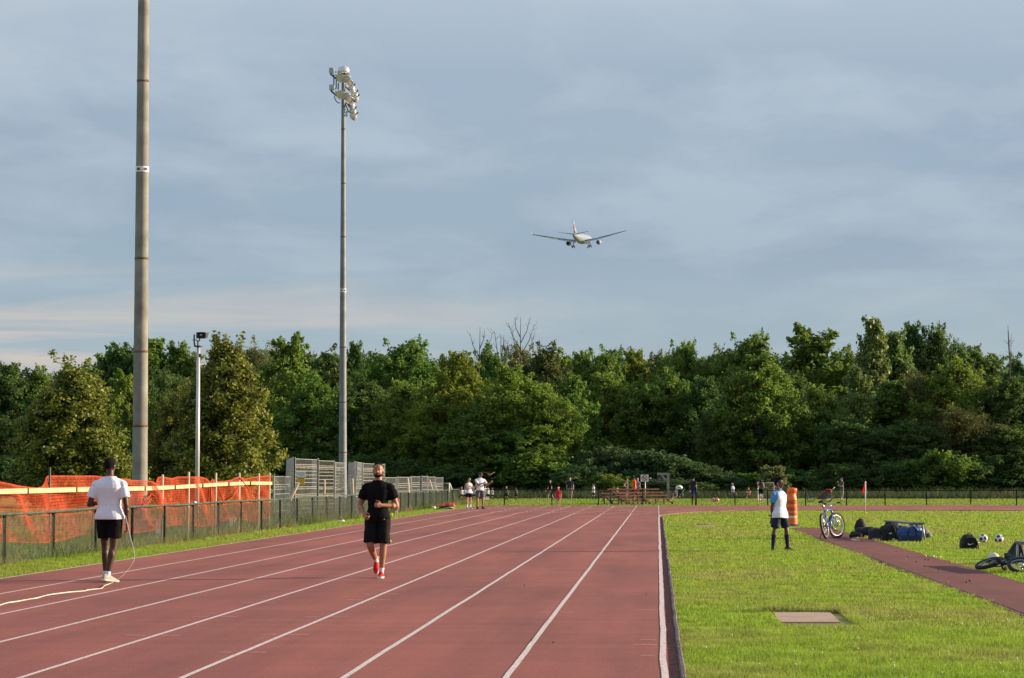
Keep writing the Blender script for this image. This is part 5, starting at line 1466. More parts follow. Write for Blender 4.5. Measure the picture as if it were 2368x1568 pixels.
C = dict(
 white=cloth('cloth_white', (.74, .745, .83), var=.03), black=pm('cloth_black', (.006, .006, .007), .9, .2, 10, bump=.25, bscale=28, spec=.1), blackshiny=pm('cloth_black_shorts', (.006, .0055, .006), .7, .2, 10, bump=.2, bscale=16, spec=.1),
 navy=cloth('cloth_navy', (.016, .022, .048)), navy2=cloth('cloth_navy_shirt', (.022, .024, .040)), sky=cloth('cloth_sky_blue', (.10, .30, .62)), grey=cloth('cloth_grey', (.11, .105, .11)), grey2=cloth('cloth_light_grey', (.24, .25, .27)),
 khaki=cloth('cloth_khaki', (.27, .235, .175), var=.3, scale=14), camo=cloth('cloth_camo', (.12, .115, .085), var=.5, scale=20), orange=cloth('cloth_orange', (.80, .105, .02)), red=cloth('cloth_red', (.52, .03, .04)),
 coral=cloth('cloth_coral', (.62, .12, .10)), pink=cloth('cloth_pink', (.55, .09, .17)), royal=cloth('cloth_royal', (.02, .10, .48)), denim=cloth('cloth_denim', (.06, .085, .17)), board=cloth('cloth_board', (.32, .38, .52), var=.5, scale=25, c2=(.55, .40, .20)),
 jersey=cloth('cloth_jersey', (.62, .62, .62), var=.5, scale=16, c2=(.10, .10, .11)), djersey=cloth('cloth_dark_jersey', (.018, .022, .035), var=.5, scale=16, c2=(.35, .36, .38)), slate=cloth('cloth_slate', (.075, .085, .10)), paleblue=cloth('cloth_pale_blue', (.42, .48, .56)))
for k_ in ('jersey', 'djersey'):
    for n_ in C[k_].node_tree.nodes:
        if n_.type == 'VALTORGB': n_.color_ramp.elements[0].position, n_.color_ramp.elements[1].position = .56, .60
for k_, v_ in (('jersey', (.66, .66, .68, 1)), ('djersey', (.018, .022, .035, 1))):
    for n_ in C[k_].node_tree.nodes:
        if n_.type == 'VALTORGB': n_.color_ramp.elements[0].color = v_
SHOE = dict(red=dict(mat=cloth('shoe_red', (.58, .025, .018), .6), sole=mat_white, lace=cloth('lace_red', (.62, .04, .03), .6)), tan=dict(mat=cloth('shoe_tan', (.45, .39, .31), .7), sole=pm('sole_cream', (.70, .58, .48), .6)), black=dict(mat=pm('shoe_black', (.012, .012, .013), .5, .2), sole=pm('sole_black', (.02, .02, .02), .6), lace=pm('lace_black', (.015, .015, .015), .6)), grey=dict(mat=cloth('shoe_grey', (.20, .20, .22)), sole=mat_white), white=dict(mat=pm('shoe_white', (.6, .6, .6), .6), sole=mat_white), blue=dict(mat=pm('shoe_blue', (.06, .30, .42), .6), sole=mat_white))

# runner
p = gnd(877, 1336, ZT)
J = person((p.x - .03, p.y, ZT), R(1), 1.79, 'bearded man in black shirt and black shorts jogging in red shoes', skin='tan', near=True, build=.95, depth=1.0, limb=1.05, lean=-.03, twist=R(-3),
    arms={'L': ((.30, .14, -.95), (-.72, -.58, .05)), 'R': ((-.30, .22, -.93), (.33, -.80, -.50))}, thumbs={'L': (0, 0, 1, 1), 'R': (.1, -.2, 1, 1)}, curl=(1.1, .95),
    legs={'L': ((.00, -.10, -1), (-.085, .10, -1)), 'R': ((-.035, -.20, -1), (.16, .95, -.72))}, feet={'L': ((.04, -1, 0), (0, 0, 1)), 'R': ((-.05, -.12, -1), (0, -1, .1))},
    head=(R(3), .02), shirt=dict(mat=C['black'], hem=.51, loose=.011, sleeve=.60, arm=.011, fold=.012), shorts=dict(mat=C['blackshiny'], len=.93, wide=1.12, loose=.014, fold=.026, waist=.525), shoe=SHOE['red'], sock=dict(mat=C['white'], h=.20), hair=dict(c='black', beard=True, line=.018, bun=False))
g = MB(); kL = J['hpL'].lerp(J['knL'], .93); hL = J['hpL']
g.tube([hL + Vector((.118, .02, .07)), hL + Vector((.122, .015, .02))], .010, 6); g.build('neon_stripe', pm('neon', (.62, .85, .02), .5, .05), J['shorts'], True)
g = MB(); g.tube([kL + Vector((.108, .005, .05)), kL + Vector((.112, .005, .01))], .009, 6); g.build('neon_stripe', pm('neon', (.62, .85, .02)), J['shorts'], True)
g = MB(); g.ell((.12, -.105, .52*1.79), (.010, .006, .006)); g.box((.112, -.105, .502*1.79), (.008, .006, .028)); g.build('shirt_mark', mat_white, J['shirt'], True)

# man with measuring tape, seen from behind
p = gnd(248, 1346, ZT)
J = person((p.x + .02, p.y, ZT), R(176), 1.84, 'man in white t-shirt and black shorts walking away with a measuring tape', skin='dark', near=True, build=.97, limb=.92, lean=-.02, twist=R(4),
    arms={'L': ((.30, .05, -.95), (-.35, -.80, .10)), 'R': ((-.20, .10, -.97), (-.02, -.18, -.98))}, thumbs={'R': (.2, -1, 0, 1)}, curl=(.55, .6),
    legs={'L': ((-.02, -.20, -1), (-.03, -.02, -1)), 'R': ((.04, .06, -1), (.17, .14, -1))}, feet={'L': ((.05, -1, -.03), (0, 0, 1)), 'R': ((-.60, -.8, -.10), (0, 0, 1))},
    head=(R(-14), .05), shirt=dict(mat=C['white'], hem=.495, loose=.020, sleeve=.66, arm=.012, flare=.02, fold=.014), shorts=dict(mat=C['black'], len=.72, wide=1.14, loose=.014, fold=.014, waist=.52), shoe=SHOE['tan'], sock=dict(mat=C['white'], h=.16), hair=dict(c='black', line=.004))
g = MB(); g.tube([J['Tm'] @ Vector((.062*math.cos(a*.35), .012 + .060*math.sin(a*.35), .835*1.84 + .012*math.sin(a*.35))) for a in range(18)], .003, 5, closed=True); g.build('necklace', pm('gold', (.7, .45, .12), .3, metal=.8), J['root'], True)
bl = W(J, J['hdR'])
# measuring tape: loop from his hand down to the lane, then along the track
mat_tape = pm('tape_white', (.58, .56, .50), .45, .06)
c2d = lambda x, y: (173.4 + x/4.176, 1011.3 + y/4.176)
air = [(472, 690), (488, 770), (508, 850), (530, 950), (550, 1025), (566, 1085), (575, 1150), (568, 1190), (540, 1245), (505, 1290), (470, 1328), (425, 1362), (380, 1392), (345, 1410)]
gp = [c2d(x, y) for x, y in ((322, 1419), (285, 1430))] + [(237, 1359.5), (231, 1361), (203, 1364), (198, 1366), (160, 1369), (121, 1374), (105, 1377), (86, 1382.6), (70, 1385), (37, 1391), (20, 1393), (0, 1399), (-30, 1403)]
gend = gnd(*gp[0], ZT)
vs = []; fs = []
for i, q in enumerate(air):
    t = i/len(air); Y = bl.y*(1-t) + gend.y*t - .12*math.sin(t*3.1); a = at(*c2d(*q), Y); vs.append((a, Vector((.6, .3, .75 + .3*t)).normalized()))
for q in gp:
    a = gnd(*q, ZT + .012); vs.append((a, Vector((0, .25, 1)).normalized()))
g = MB()
for i, (a, u) in enumerate(vs):
    wv = .009 if i < len(air) else .0085*(.55 + .45*abs(math.sin(i*1.3)))
    g.v += [tuple(a - u*wv), tuple(a + u*wv)]
for i in range(len(vs)-1): g.f.append((2*i, 2*i+1, 2*i+3, 2*i+2))
tp = g.build('measuring_tape', mat_tape, None, True); md = tp.modifiers.new('s', 'SOLIDIFY'); md.thickness = .003
tag(tp, 'white measuring tape hanging from the walking man and lying twisted across the outer lanes', 'measuring tape')

# boy with glasses beside the runway
p = gnd(1803, 1275.5)
J = person((p.x, p.y, 0), R(48), 1.57, 'boy with glasses in white shirt with sky blue sleeves, hands behind his back', skin='brown', near=True, build=1.0, depth=.95, limb=.82, headk=1.10, lean=-.05, side=R(3),
    arms={'L': ((.05, .40, -.9), (-.60, .35, -.6)), 'R': ((-.08, .16, -1), (.16, .16, -1))}, thumbs={'R': (.3, -1, 0, 1)}, curl=(.8, .7),
    legs={'L': ((.24, -.14, -1), (.10, .02, -1)), 'R': ((-.20, .06, -1), (-.12, .04, -1))}, feet={'L': ((.22, -1, 0), (0, 0, 1)), 'R': ((-.55, -.8, 0), (0, 0, 1))},
    head=(R(12), -.03), shirt=dict(mat=C['white'], sleeve_mat=C['sky'], hem=.455, loose=.024, sleeve=.68, arm=.012, flare=.04, fold=.013), shorts=dict(mat=C['navy'], len=.80, wide=1.22, loose=.016, waist=.55), shoe=SHOE['black'], sock=dict(mat=C['navy'], h=.80), hair=dict(c='black', top=True, size=1.04))
H = 1.57; HT = J['HT']; hc = lambda x, y, z: HT @ Vector((x*H, y*H, z*H))
g = MB()
for sg in (1, -1): g.tube([hc(sg*.0185 + .0155*math.cos(a*.45), -.0565 + .003*abs(math.cos(a*.45)), .9285 + .0105*math.sin(a*.45)) for a in range(14)], .0022, 5, closed=True); g.tube([hc(sg*.034, -.053, .931), hc(sg*.046, .006, .933)], .0022, 5)
g.tube([hc(-.004, -.058, .930), hc(.004, -.058, .930)], .002, 5); g.build('glasses', mat_black, J['root'], True)
g = MB(); g.ell((-.0475*H, -.004*H, .922*H), (.005, .006, .009), HT); g.tube([hc(-.048, -.006, .918), hc(-.047, -.016, .88), J['Tm'] @ Vector((-.035*H, -.060*H, .815*H)), J['Tm'] @ Vector((-.015*H, -.076*H, .79*H))], .0022, 5); g.build('earphone_wire', mat_white, J['root'], True)
for s in 'LR':
    an, kn = J['an'+s], J['kn'+s]; c = an.lerp(kn, .56); g = MB()
    fo = Vector((0, -1, 0)); c = c + fo*.0335*H*.95
    g.add([(c.x-.022, c.y, c.z-.012), (c.x+.022, c.y, c.z-.012), (c.x+.004, c.y-.002, c.z+.018), (c.x-.004, c.y-.002, c.z+.018), (c.x-.022, c.y-.006, c.z-.012), (c.x+.022, c.y-.006, c.z-.012), (c.x+.004, c.y-.008, c.z+.018), (c.x-.004, c.y-.008, c.z+.018)], [(0, 1, 2, 3), (4, 7, 6, 5), (0, 4, 5, 1), (1, 5, 6, 2), (2, 6, 7, 3), (3, 7, 4, 0)])
    g.build('sock_mark', C['red'], J['sock'+s])
hd = W(J, J['hdR'] + Vector((0, 0, -.01))); g = MB(); g.box((0, 0, 0), (.012, .07, .125)); ph = g.build('mobile_phone', mat_black); ph.location = hd; ph.rotation_euler = (R(30), R(20), R(48)); tag(ph, 'black mobile phone in the right hand of the boy with glasses', 'phone')

# ---- people at the far end
ARM_CROSS = {'L': ((.15, -.12, -1), (-.75, -.55, .1)), 'R': ((-.15, -.12, -1), (.75, -.55, .1))}
HIPS = {'L': ((.65, .25, -.75), (-.70, -.35, -.45)), 'R': ((-.65, .25, -.75), (.70, -.35, -.45))}
WALK = {'L': ((0, -.38, -1), (0, .12, -1)), 'R': ((0, .28, -1), (0, .45, -1))}
p = gnd(1083.5, 1177, ZT)
person((p.x, p.y, ZT), R(35), 1.60, 'woman in white tank top and black shorts standing on the track edge', skin='light', build=.90, depth=.95, limb=.86,
    arms={'L': ((.25, -.15, -.95), (.25, -.62, .75)), 'R': ((-.22, .05, -.97), (.70, -.70, .18))}, head=(R(25), .1), shirt=dict(mat=C['white'], hem=.49, sleeve=0, top=.815, loose=.012, flare=.10), shorts=dict(mat=C['black'], len=.62, loose=.004, wide=.96), sock=dict(mat=C['white'], h=.42), shoe=SHOE['grey'], hair=dict(c='brown', tail=True))
p = gnd(1109.8, 1177.4, ZT)
person((p.x, p.y, ZT), R(30), 1.86, 'man in white t-shirt, grey shorts and black cap raising his hands', skin='tan', build=1.06, limb=1.02,
    arms={'L': ((.25, -.55, -.72), (.35, -.85, .45)), 'R': ((.05, -.62, -.70), (.55, -.80, .35))}, head=(R(10), .18), legs={'L': ((.12, -.03, -1), (.0, .03, -1)), 'R': ((-.12, -.0, -1), (0, .03, -1))}, shirt=dict(mat=C['white'], hem=.50, loose=.016, sleeve=.66), shorts=dict(mat=C['grey'], len=.80, wide=1.2, loose=.012), sock=dict(mat=C['black'], h=.15), shoe=SHOE['black'], hair=dict(c='black'), cap=mat_black)
p = gnd(1290.6, 1172.5)
person((p.x, p.y, ZT if p.y < 117 else 0), R(-5), 1.08, 'small child in red shirt and patterned shorts at the far track edge', 'child', skin='light', headk=1.32, shirt=dict(mat=C['red'], hem=.44, loose=.02, fold=.01), shorts=dict(mat=C['board'], len=.78, wide=1.1), hair=dict(c='brown'), limb=.95)
p = gnd(915.5, 1195.5)
person((p.x, p.y, 0), R(150), .92, 'toddler in coral shirt and grey shorts by the fence behind the runner elbow', 'child', skin='light', headk=1.38, shirt=dict(mat=C['coral'], hem=.44, loose=.02, fold=.01), shorts=dict(mat=C['grey2'], len=.95, wide=1.1), hair=dict(c='brown'), legs={'L': ((0, -.1, -1), (0, .05, -1)), 'R': ((.0, .05, -1), (0, .1, -1))})
KB = 'boys in football kit beyond the far fence'
def kid(x, yf, H, yaw, top, label, legs=None, arms=None, shorts='black', sock='black'):
    p = gnd(x, yf); person((p.x, p.y, 0), R(yaw), H, label, 'boy', KB, skin='light', headk=1.22, build=.95, legs=legs, arms=arms, shirt=dict(mat=C[top], hem=.46, loose=.022, fold=.01), shorts=dict(mat=C[shorts], len=.85, wide=1.15), sock=dict(mat=C[sock], h=.75), shoe=SHOE['black'], hair=dict(c='brown'))
kid(1067, 1158, .98, 30, 'jersey', 'boy in white patterned jersey next to the fence corner, leftmost of the boys')
kid(1074.5, 1157.5, .92, 20, 'jersey', 'boy in white jersey just left of the woman in the tank top')
kid(1095, 1157.5, .95, -20, 'jersey', 'boy in white jersey partly hidden between the woman and the capped man')
kid(1121.5, 1157.5, 1.05, 40, 'jersey', 'boy in white jersey right behind the capped man', None, None, 'grey2', 'white')
kid(1127.5, 1158, 1.02, -150, 'jersey', 'boy in white jersey with white socks right of the capped man', None, None, 'black', 'white')
kid(1138, 1157, .92, -60, 'jersey', 'boy in white jersey running alone right of the capped man', {'L': ((0, -.5, -1), (0, .6, -.8)), 'R': ((0, .2, -1), (0, .4, -1))}, {'L': ((.1, .3, -.9), (0, -.8, -.2)), 'R': ((-.1, -.3, -.9), (0, -.8, .2))})
kid(1170.5, 1158, 1.02, 10, 'djersey', 'boy in dark jersey with white numbers, left of the pair in dark kit')
kid(1192.5, 1157.5, .94, -160, 'djersey', 'boy in dark jersey, right of the pair in dark kit')
kid(1372, 1156, 1.20, -75, 'white', 'boy in white shirt and black shorts looking left, between two fence posts', WALK)
kid(1427.6, 1155, 1.0, 150, 'white', 'boy in white shirt standing behind the left end of the bleachers')
def adult(x, yf, H, yaw, label, cat='person', z=0, **kw):
    p = gnd(x, yf); kw.setdefault('skin', 'light'); kw.setdefault('hair', dict(c='brown')); kw.setdefault('group', 'grown-ups beyond the far fence'); return person((p.x, p.y, 0), R(yaw), H, label, cat, **kw)
adult(1271.6, 1156.5, 1.52, -78, 'man in black t-shirt and camouflage shorts striding left behind the fence', legs={'L': ((0, -.45, -1), (0, -.05, -1)), 'R': ((0, .35, -1), (0, .5, -1))}, arms={'L': ((.1, .3, -1), (0, -.1, -1)), 'R': ((-.1, -.45, -1), (0, -.6, -.8))}, head=(R(60), 0), shirt=dict(mat=C['black'], hem=.51), shorts=dict(mat=C['camo'], len=.98, wide=1.1), shoe=SHOE['grey'])
adult(1317.7, 1156, 1.68, 0, 'man in dark polo shirt and khaki shorts standing with arms at his sides', skin='fair', build=1.05, shirt=dict(mat=C['navy2'], hem=.51), shorts=dict(mat=C['khaki'], len=1.0, wide=1.1), shoe=SHOE['grey'])
adult(1448.8, 1153.5, 1.58, 65, 'woman in grey top and denim shorts with hands on her hips behind the bleachers', arms=HIPS, shirt=dict(mat=C['slate'], hem=.52, sleeve=.2), shorts=dict(mat=C['denim'], len=.7), shoe=SHOE['grey'], hair=dict(c='brown', tail=True), head=(R(15), .1), build=.95)
adult(1466.4, 1154, 1.72, -80, 'man in bright orange t-shirt facing left behind the bleachers', skin='tan', build=1.1, shirt=dict(mat=C['orange'], hem=.46, loose=.03, flare=.04), shorts=dict(mat=C['navy'], len=.9, wide=1.1), shoe=SHOE['white'], hair=dict(c='black'))
adult(1474, 1152.5, 1.62, 150, 'grey haired person in a pale top half hidden behind the man in orange', shirt=dict(mat=C['grey2'], hem=.5, loose=.025), shorts=dict(mat=C['grey'], len=.9), shoe=SHOE['white'], hair=dict(c='grey'))
adult(1501, 1151, 1.66, -70, 'white haired man in grey shirt with hands behind his back below the sign', skin='fair', lean=-.10, arms={'L': ((.25, .35, -1), (-.4, .6, -.6)), 'R': ((-.25, .35, -1), (.4, .6, -.6))}, shirt=dict(mat=C['slate'], hem=.5, loose=.02), shorts=dict(mat=C['khaki'], len=.95), shoe=SHOE['white'], hair=dict(c='grey', line=.01))
adult(1602.5, 1160, 1.70, 150, 'man in dark blue shirt and royal blue shorts seen from behind', skin='tan', build=1.06, shirt=dict(mat=C['navy2'], hem=.49, loose=.022), shorts=dict(mat=C['royal'], len=.85, wide=1.1), shoe=SHOE['grey'], hair=dict(c='black'))
SIT = {'L': ((.25, -.95, .35), (-.1, -.35, -1)), 'R': ((-.25, -.95, .30), (.1, -.45, -1))}
KNEEL = {'L': ((.1, -.75, -.75), (0, 1, -.15)), 'R': ((-.1, -.75, -.75), (0, 1, -.15))}
DOWN = {'L': ((0, .2, -1), (0, 1, 0)), 'R': ((0, .2, -1), (0, 1, 0))}
adult(1566, 1154, 1.55, -30, 'woman in pale blue top sitting on the grass below the golf bag', legs=SIT, seat=True, shirt=dict(mat=C['paleblue'], hem=.5), shorts=dict(mat=C['denim'], len=.8), shoe=SHOE['grey'], hair=dict(c='brown', long=.12))
adult(1695.8, 1153, 1.55, 60, 'fair haired person in pale top kneeling on the grass behind the fence', legs=KNEEL, feet=DOWN, seat=True, lean=-.15, shirt=dict(mat=C['paleblue'], hem=.5), shorts=dict(mat=C['grey2'], len=.7), hair=dict(c='grey'), skin='fair')
adult(1730.6, 1153.5, 1.45, -40, 'person sitting on the grass with knees drawn up left of the small goal', legs={'L': ((.15, -.75, .65), (0, -.45, -1)), 'R': ((-.3, -.85, .45), (0, -.4, -1))}, arms={'L': ((.2, -.6, -.6), (-.2, -.8, .3)), 'R': ((-.3, -.5, -.6), (.2, -.9, .4))}, seat=True, shirt=dict(mat=C['coral'], hem=.5, sleeve=.2), shorts=dict(mat=C['grey'], len=.6), hair=dict(c='brown'), skin='fair')
adult(1759, 1160, 1.58, 165, 'long haired woman in grey top and black skirt before the small goal', skin='light', build=.92, arms={'L': ((.2, -.1, -1), (-.4, -.8, .1)), 'R': ((-.2, -.1, -1), (.4, -.8, .1))}, shirt=dict(mat=C['slate'], hem=.55, sleeve=0, top=.81, loose=.008), shorts=dict(mat=C['black'], len=.75, wide=1.05, waist=.60), hair=dict(c='brown', long=.10))
adult(1796.5, 1158, 1.66, 20, 'woman in pink tank top half hidden behind the boy with glasses', skin='fair', build=1.0, shirt=dict(mat=C['pink'], hem=.5, sleeve=0, top=.81), shorts=dict(mat=C['denim'], len=.9), shoe=SHOE['grey'], hair=dict(c='brown'))
adult(1946, 1159, 1.66, -70, 'man in grey t-shirt and khaki shorts holding a phone to his ear behind the fence', build=1.05, arms={'L': ((.15, -.2, -1), (-.6, -.6, .2)), 'R': ((-.1, -.45, -.85), (.05, -.25, 1))}, shirt=dict(mat=C['slate'], hem=.5), shorts=dict(mat=C['khaki'], len=1.15, wide=1.05), sock=dict(mat=C['white'], h=.3), shoe=SHOE['black'])
# ------------------------------------------------------------------ bags, bicycles, airliner and small things
mat_bagk = pm('bag_black', (.014, .014, .016), .65, .3, 12, bump=.35, bscale=22, spec=.35)
mat_bagn = pm('bag_navy', (.020, .017, .034), .7, .25, 12, bump=.35, bscale=22)
mat_bagb = pm('bag_blue', (.014, .055, .22), .55, .2, 10, bump=.3, bscale=20)
mat_bagd = pm('bag_dark_blue', (.010, .022, .060), .6, .2, 10, bump=.3, bscale=20)
mat_bagg = pm('bag_grey', (.10, .10, .095), .7, .25, 14, bump=.3)
mat_strap = pm('strap_black', (.010, .010, .011), .7, .2)
mat_cyan = pm('trim_cyan', (.035, .26, .62), .5, .15)
BG = 'sports bags by the grey bench'
def lump(parts, vox=.012, disp=.03, ds=.16, smooth=5, nm='bag_body'):
    m = MB()
    for kind, *a in parts:
        if kind == 'e': m.ell(*a)
        elif kind == 'b':
            c, s_ = a[0], a[1]; m.box(c, s_, rot=a[2] if len(a) > 2 else None)
        elif kind == 'c': m.capsule(*a)
    return fuse(m, vox, smooth, disp, ds, nm)
def bag(x, yb, rz, label, parts, mat, straps=(), group=BG, cat='bag', name='sports_bag', smat=None, smooth=5):
    p = gnd(x, yb); o = empty(name, (p.x, p.y, 0), rz, label, cat, group)
    link_mesh('bag_body', lump(parts, smooth=smooth), mat, o)
    for pts, r in straps:
        m = MB(); m.tube(pts, r, 6); m.build('strap', smat or mat_strap, o, True)
    return o
o = bag(2107, 1254.5, R(-4), 'blue and dark blue duffel bag with a light strap, nearest the bench leg', [('b', (0, .1, .15), (.53, .28, .27)), ('e', (-.15, .1, .27), (.15, .14, .13)), ('e', (.10, .1, .30), (.17, .14, .11)), ('e', (-.26, .1, .22), (.08, .10, .12))], mat_bagb,
        [([(-.1, -.04, .10), (-.07, -.06, .30), (.02, -.03, .43), (.10, -.06, .30), (.12, -.04, .10)], .012), ([(.05, .2, .36), (.14, .1, .42), (.22, -.02, .28)], .010)])
m = MB(); m.box((0, -.045, .09), (.50, .02, .16)); link_mesh('base_panel', fuse(m, .010, 3, .015, .2), mat_bagd, o)
m = MB(); m.tube([(.03, .0, .40), (.10, -.03, .37), (.16, -.05, .29)], .014, 6); m.build('strap_pad', mat_cyan, o, True)
o = bag(2061, 1252, R(3), 'large black duffel bag left of the blue one, with a small white mark', [('b', (.02, .12, .16), (.50, .32, .30)), ('e', (.04, .10, .32), (.20, .15, .13)), ('e', (-.16, .1, .26), (.14, .15, .14)), ('e', (.24, .1, .28), (.10, .14, .12))], mat_bagk,
        [([(-.12, -.05, .05), (-.10, -.08, .26), (.0, -.06, .42), (.08, -.07, .28), (.09, -.05, .05)], .016)])
for x_, z_ in ((-.05, .20), (.03, .06)):
    m = MB(); m.box((x_, -.075, z_), (.045, .01, .022)); m.box((x_ + .035, -.075, z_ + .003), (.012, .01, .028)); m.build('print_mark', mat_white, o)
o = bag(2026, 1249.5, R(2), 'dark navy duffel bag with white lettering along its lower edge', [('b', (0, .12, .13), (.34, .30, .25)), ('e', (.03, .1, .25), (.16, .15, .07))], mat_bagn)
m = MB()
for q in range(6):
    x_ = -.10 + q*.040; m.box((x_, -.045, .035), (.026, .008, .04)); 
m.build('letter_row', pm('print_white', (.45, .45, .48), .6), o)
m = MB()
for q in range(6): m.box((-.10 + q*.040, -.051, .035), (.010, .006, .018))
m.build('letter_gap', mat_bagn, o)
bag(2003, 1242, R(10), 'black rolled bag lying between the backpack and the navy duffel', [('c', (-.16, .1, .13), (.16, .1, .13), .13, .13), ('e', (.1, .1, .21), (.16, .12, .07))], mat_bagk)
o = bag(1993, 1238, R(15), 'tall black backpack standing at the back of the bag pile', [('e', (0, .08, .20), (.19, .13, .22)), ('e', (-.02, .06, .26), (.16, .11, .20)), ('e', (.12, .1, .10), (.18, .12, .09))], mat_bagk, [([(-.02, .05, .45), (-.04, .03, .49), (-.07, .04, .45)], .010)], name='backpack')
o = bag(1977, 1245.5, R(5), 'low black kit bag with a yellow edge, leftmost of the pile', [('e', (0, .1, .07), (.15, .12, .075)), ('e', (.10, .08, .10), (.10, .10, .06)), ('e', (-.02, .14, .14), (.08, .08, .05))], mat_bagk, [([(-.10, -.02, .10), (.02, -.04, .12), (.14, -.02, .09)], .010)])
m = MB(); m.tube([(-.09, -.02, .03), (0, -.035, .025), (.08, -.03, .03)], .010, 6); m.build('yellow_edge', pm('yellow_edge', (.35, .30, .02), .6), o, True)
o = bag(2064, 1243, R(0), 'grey rounded backpack with cyan trim leaning behind the black duffel', [('e', (0, .1, .28), (.24, .16, .15)), ('b', (.02, .12, .14), (.36, .22, .26))], mat_bagg, [([(-.26, .0, .22), (-.20, -.05, .36), (-.05, -.06, .44), (.12, -.05, .42)], .016)], name='backpack', smat=mat_bagk)
m = MB(); m.tube([(-.27, -.02, .22), (-.20, -.07, .27), (-.08, -.09, .30), (.02, -.08, .39), (.10, -.07, .38), (.15, -.06, .30), (.20, -.05, .27)], .022, 8); m.build('cyan_trim', mat_cyan, o, True)
bag(2139, 1246, R(20), 'dark grey bag on the far side of the bench leg', [('e', (0, .1, .15), (.16, .12, .17)), ('e', (.1, .05, .08), (.10, .1, .09))], mat_bagg)
m = MB(); a = gnd(2147, 1243); m.ell((a.x, a.y, .04), (.09, .06, .045)); tag(m.build('drink_bottle', pm('bottle_white', (.5, .55, .58), .3, .2, 20), None, True), 'small pale bottle lying right of the bag pile', 'bottle')
# backpack with swoosh
p = gnd(2243, 1271.5); o = empty('backpack', (p.x, p.y, 0), R(14), 'black backpack with white swoosh standing in front of the football', 'bag')
prof = []
m = MB(); rg = []
for z, hw, d0, d1 in ((.0, .155, -.02, .24), (.05, .165, -.03, .26), (.15, .160, -.03, .26), (.25, .145, -.01, .22), (.30, .125, .03, .17), (.335, .08, .06, .14)):
    rg.append([(-hw, d0+.03, z), (-hw*.6, d0, z), (hw*.6, d0, z), (hw, d0+.03, z), (hw*1.05, (d0+d1)/2, z), (hw*.9, d1, z), (-hw*.9, d1, z), (-hw*1.05, (d0+d1)/2, z)])
m.loft(rg); link_mesh('bag_body', fuse(m, .009, 3, .018, .10, 'bag_body'), mat_bagk, o)
m = MB(); m.loft([[(x*k, -.042 - .006*(k > .9), .02 + z*.245) for x, z in ((-.125, 0), (.125, 0), (.13, .5), (.115, .92), (.07, 1), (-.07, 1), (-.115, .92), (-.13, .5))] for k in (1.0, .96)]); fp = m.build('front_pocket', pm('bag_pocket', (.010, .010, .011), .7, .2, 8, bump=.2), o)
up_ = [(-.070, .150), (-.074, .130), (-.066, .112), (-.045, .106), (-.01, .113), (.03, .127), (.070, .146), (.025, .134), (-.012, .126), (-.040, .124), (-.054, .130), (-.062, .142)]
m = MB(); n_ = len(up_); m.v = [(x, -.052, z) for x, z in up_] + [(x, -.046, z) for x, z in up_]
m.f = [tuple(range(n_)), tuple(range(2*n_-1, n_-1, -1))] + [(i, i+n_, (i+1) % n_+n_, (i+1) % n_) for i in range(n_)]; m.build('swoosh_print', mat_white, fp)
for pts, r in (([(-.16, .02, .15), (-.205, .0, .09), (-.20, .0, .02)], .012), ([(.16, .1, .19), (.215, .06, .10), (.19, .04, .01)], .012), ([(-.03, .09, .33), (.02, .08, .375), (.06, .09, .33)], .010), ([(.10, .03, .26), (.16, .0, .18), (.17, -.02, .08)], .014)):
    m = MB(); m.tube(pts, r, 6); m.build('strap', mat_strap, o, True)
m = MB(); m.ell((.19, .03, .15), (.03, .02, .035)); m.build('side_pocket_tag', pm('tag_silver', (.5, .49, .45), .3, .1, metal=.4), o, True)
# bag on the right-hand bench end
p = gnd(2347, 1296); o = empty('backpack', (p.x, p.y, 0), R(-8), 'slumped black backpack leaning on the bench end behind the lying bicycle', 'bag')
m = MB(); m.loft([[(c + hw*math.cos(a*.52), .12 + dp*math.sin(a*.52), z) for a in range(12)] for z, c, hw, dp in ((0, -.02, .20, .15), (.08, -.01, .19, .15), (.18, .03, .15, .13), (.28, .06, .12, .11), (.34, .07, .09, .08), (.36, .07, .04, .04))])
link_mesh('bag_body', fuse(m, .011, 3, .035, .12), mat_bagk, o)
m = MB(); m.tube([(-.05, -.02, .05), (.02, -.02, .25), (.08, .02, .36), (.13, .03, .22), (.16, 0, .06)], .013, 6); m.build('strap', mat_bagg, o, True)

# left verge: red bag, dark bag, white bottle
p = gnd(1033, 1178.2); o = empty('sports_bag', (p.x, p.y, 0), R(25), 'red and black sports bag lying on the grass strip by the fence', 'bag'); link_mesh('bag_body', lump([('c', (-.30, 0, .13), (.28, 0, .17), .12, .16), ('e', (.1, 0, .2), (.25, .15, .13))]), pm('bag_red', (.45, .035, .025), .6, .2), o)
m = MB(); m.tube([(-.33, -.13, .10), (0, -.17, .17), (.33, -.16, .12)], .05, 8); m.build('black_panel', mat_bagk, o, True); m = MB(); m.tube([(-.28, -.17, .06), (.1, -.20, .12), (.32, -.19, .07)], .016, 6); m.build('white_piping', mat_white, o, True)
p = gnd(1012.5, 1180.5); o = empty('folded_jacket', (p.x, p.y, 0), R(5), 'flat black garment lying left of the red bag', 'clothing'); link_mesh('cloth_pile', lump([('e', (0, 0, .05), (.18, .1, .055)), ('e', (.08, 0, .06), (.10, .08, .06))]), mat_bagk, o)
p = gnd(1003, 1178.5); o = empty('plastic_bag', (p.x, p.y, 0), R(0), 'crumpled white plastic bag left of the black garment', 'litter'); link_mesh('bag_body', lump([('e', (0, 0, .09), (.10, .07, .08)), ('e', (-.06, 0, .14), (.06, .05, .05))], disp=.05), mat_white, o)
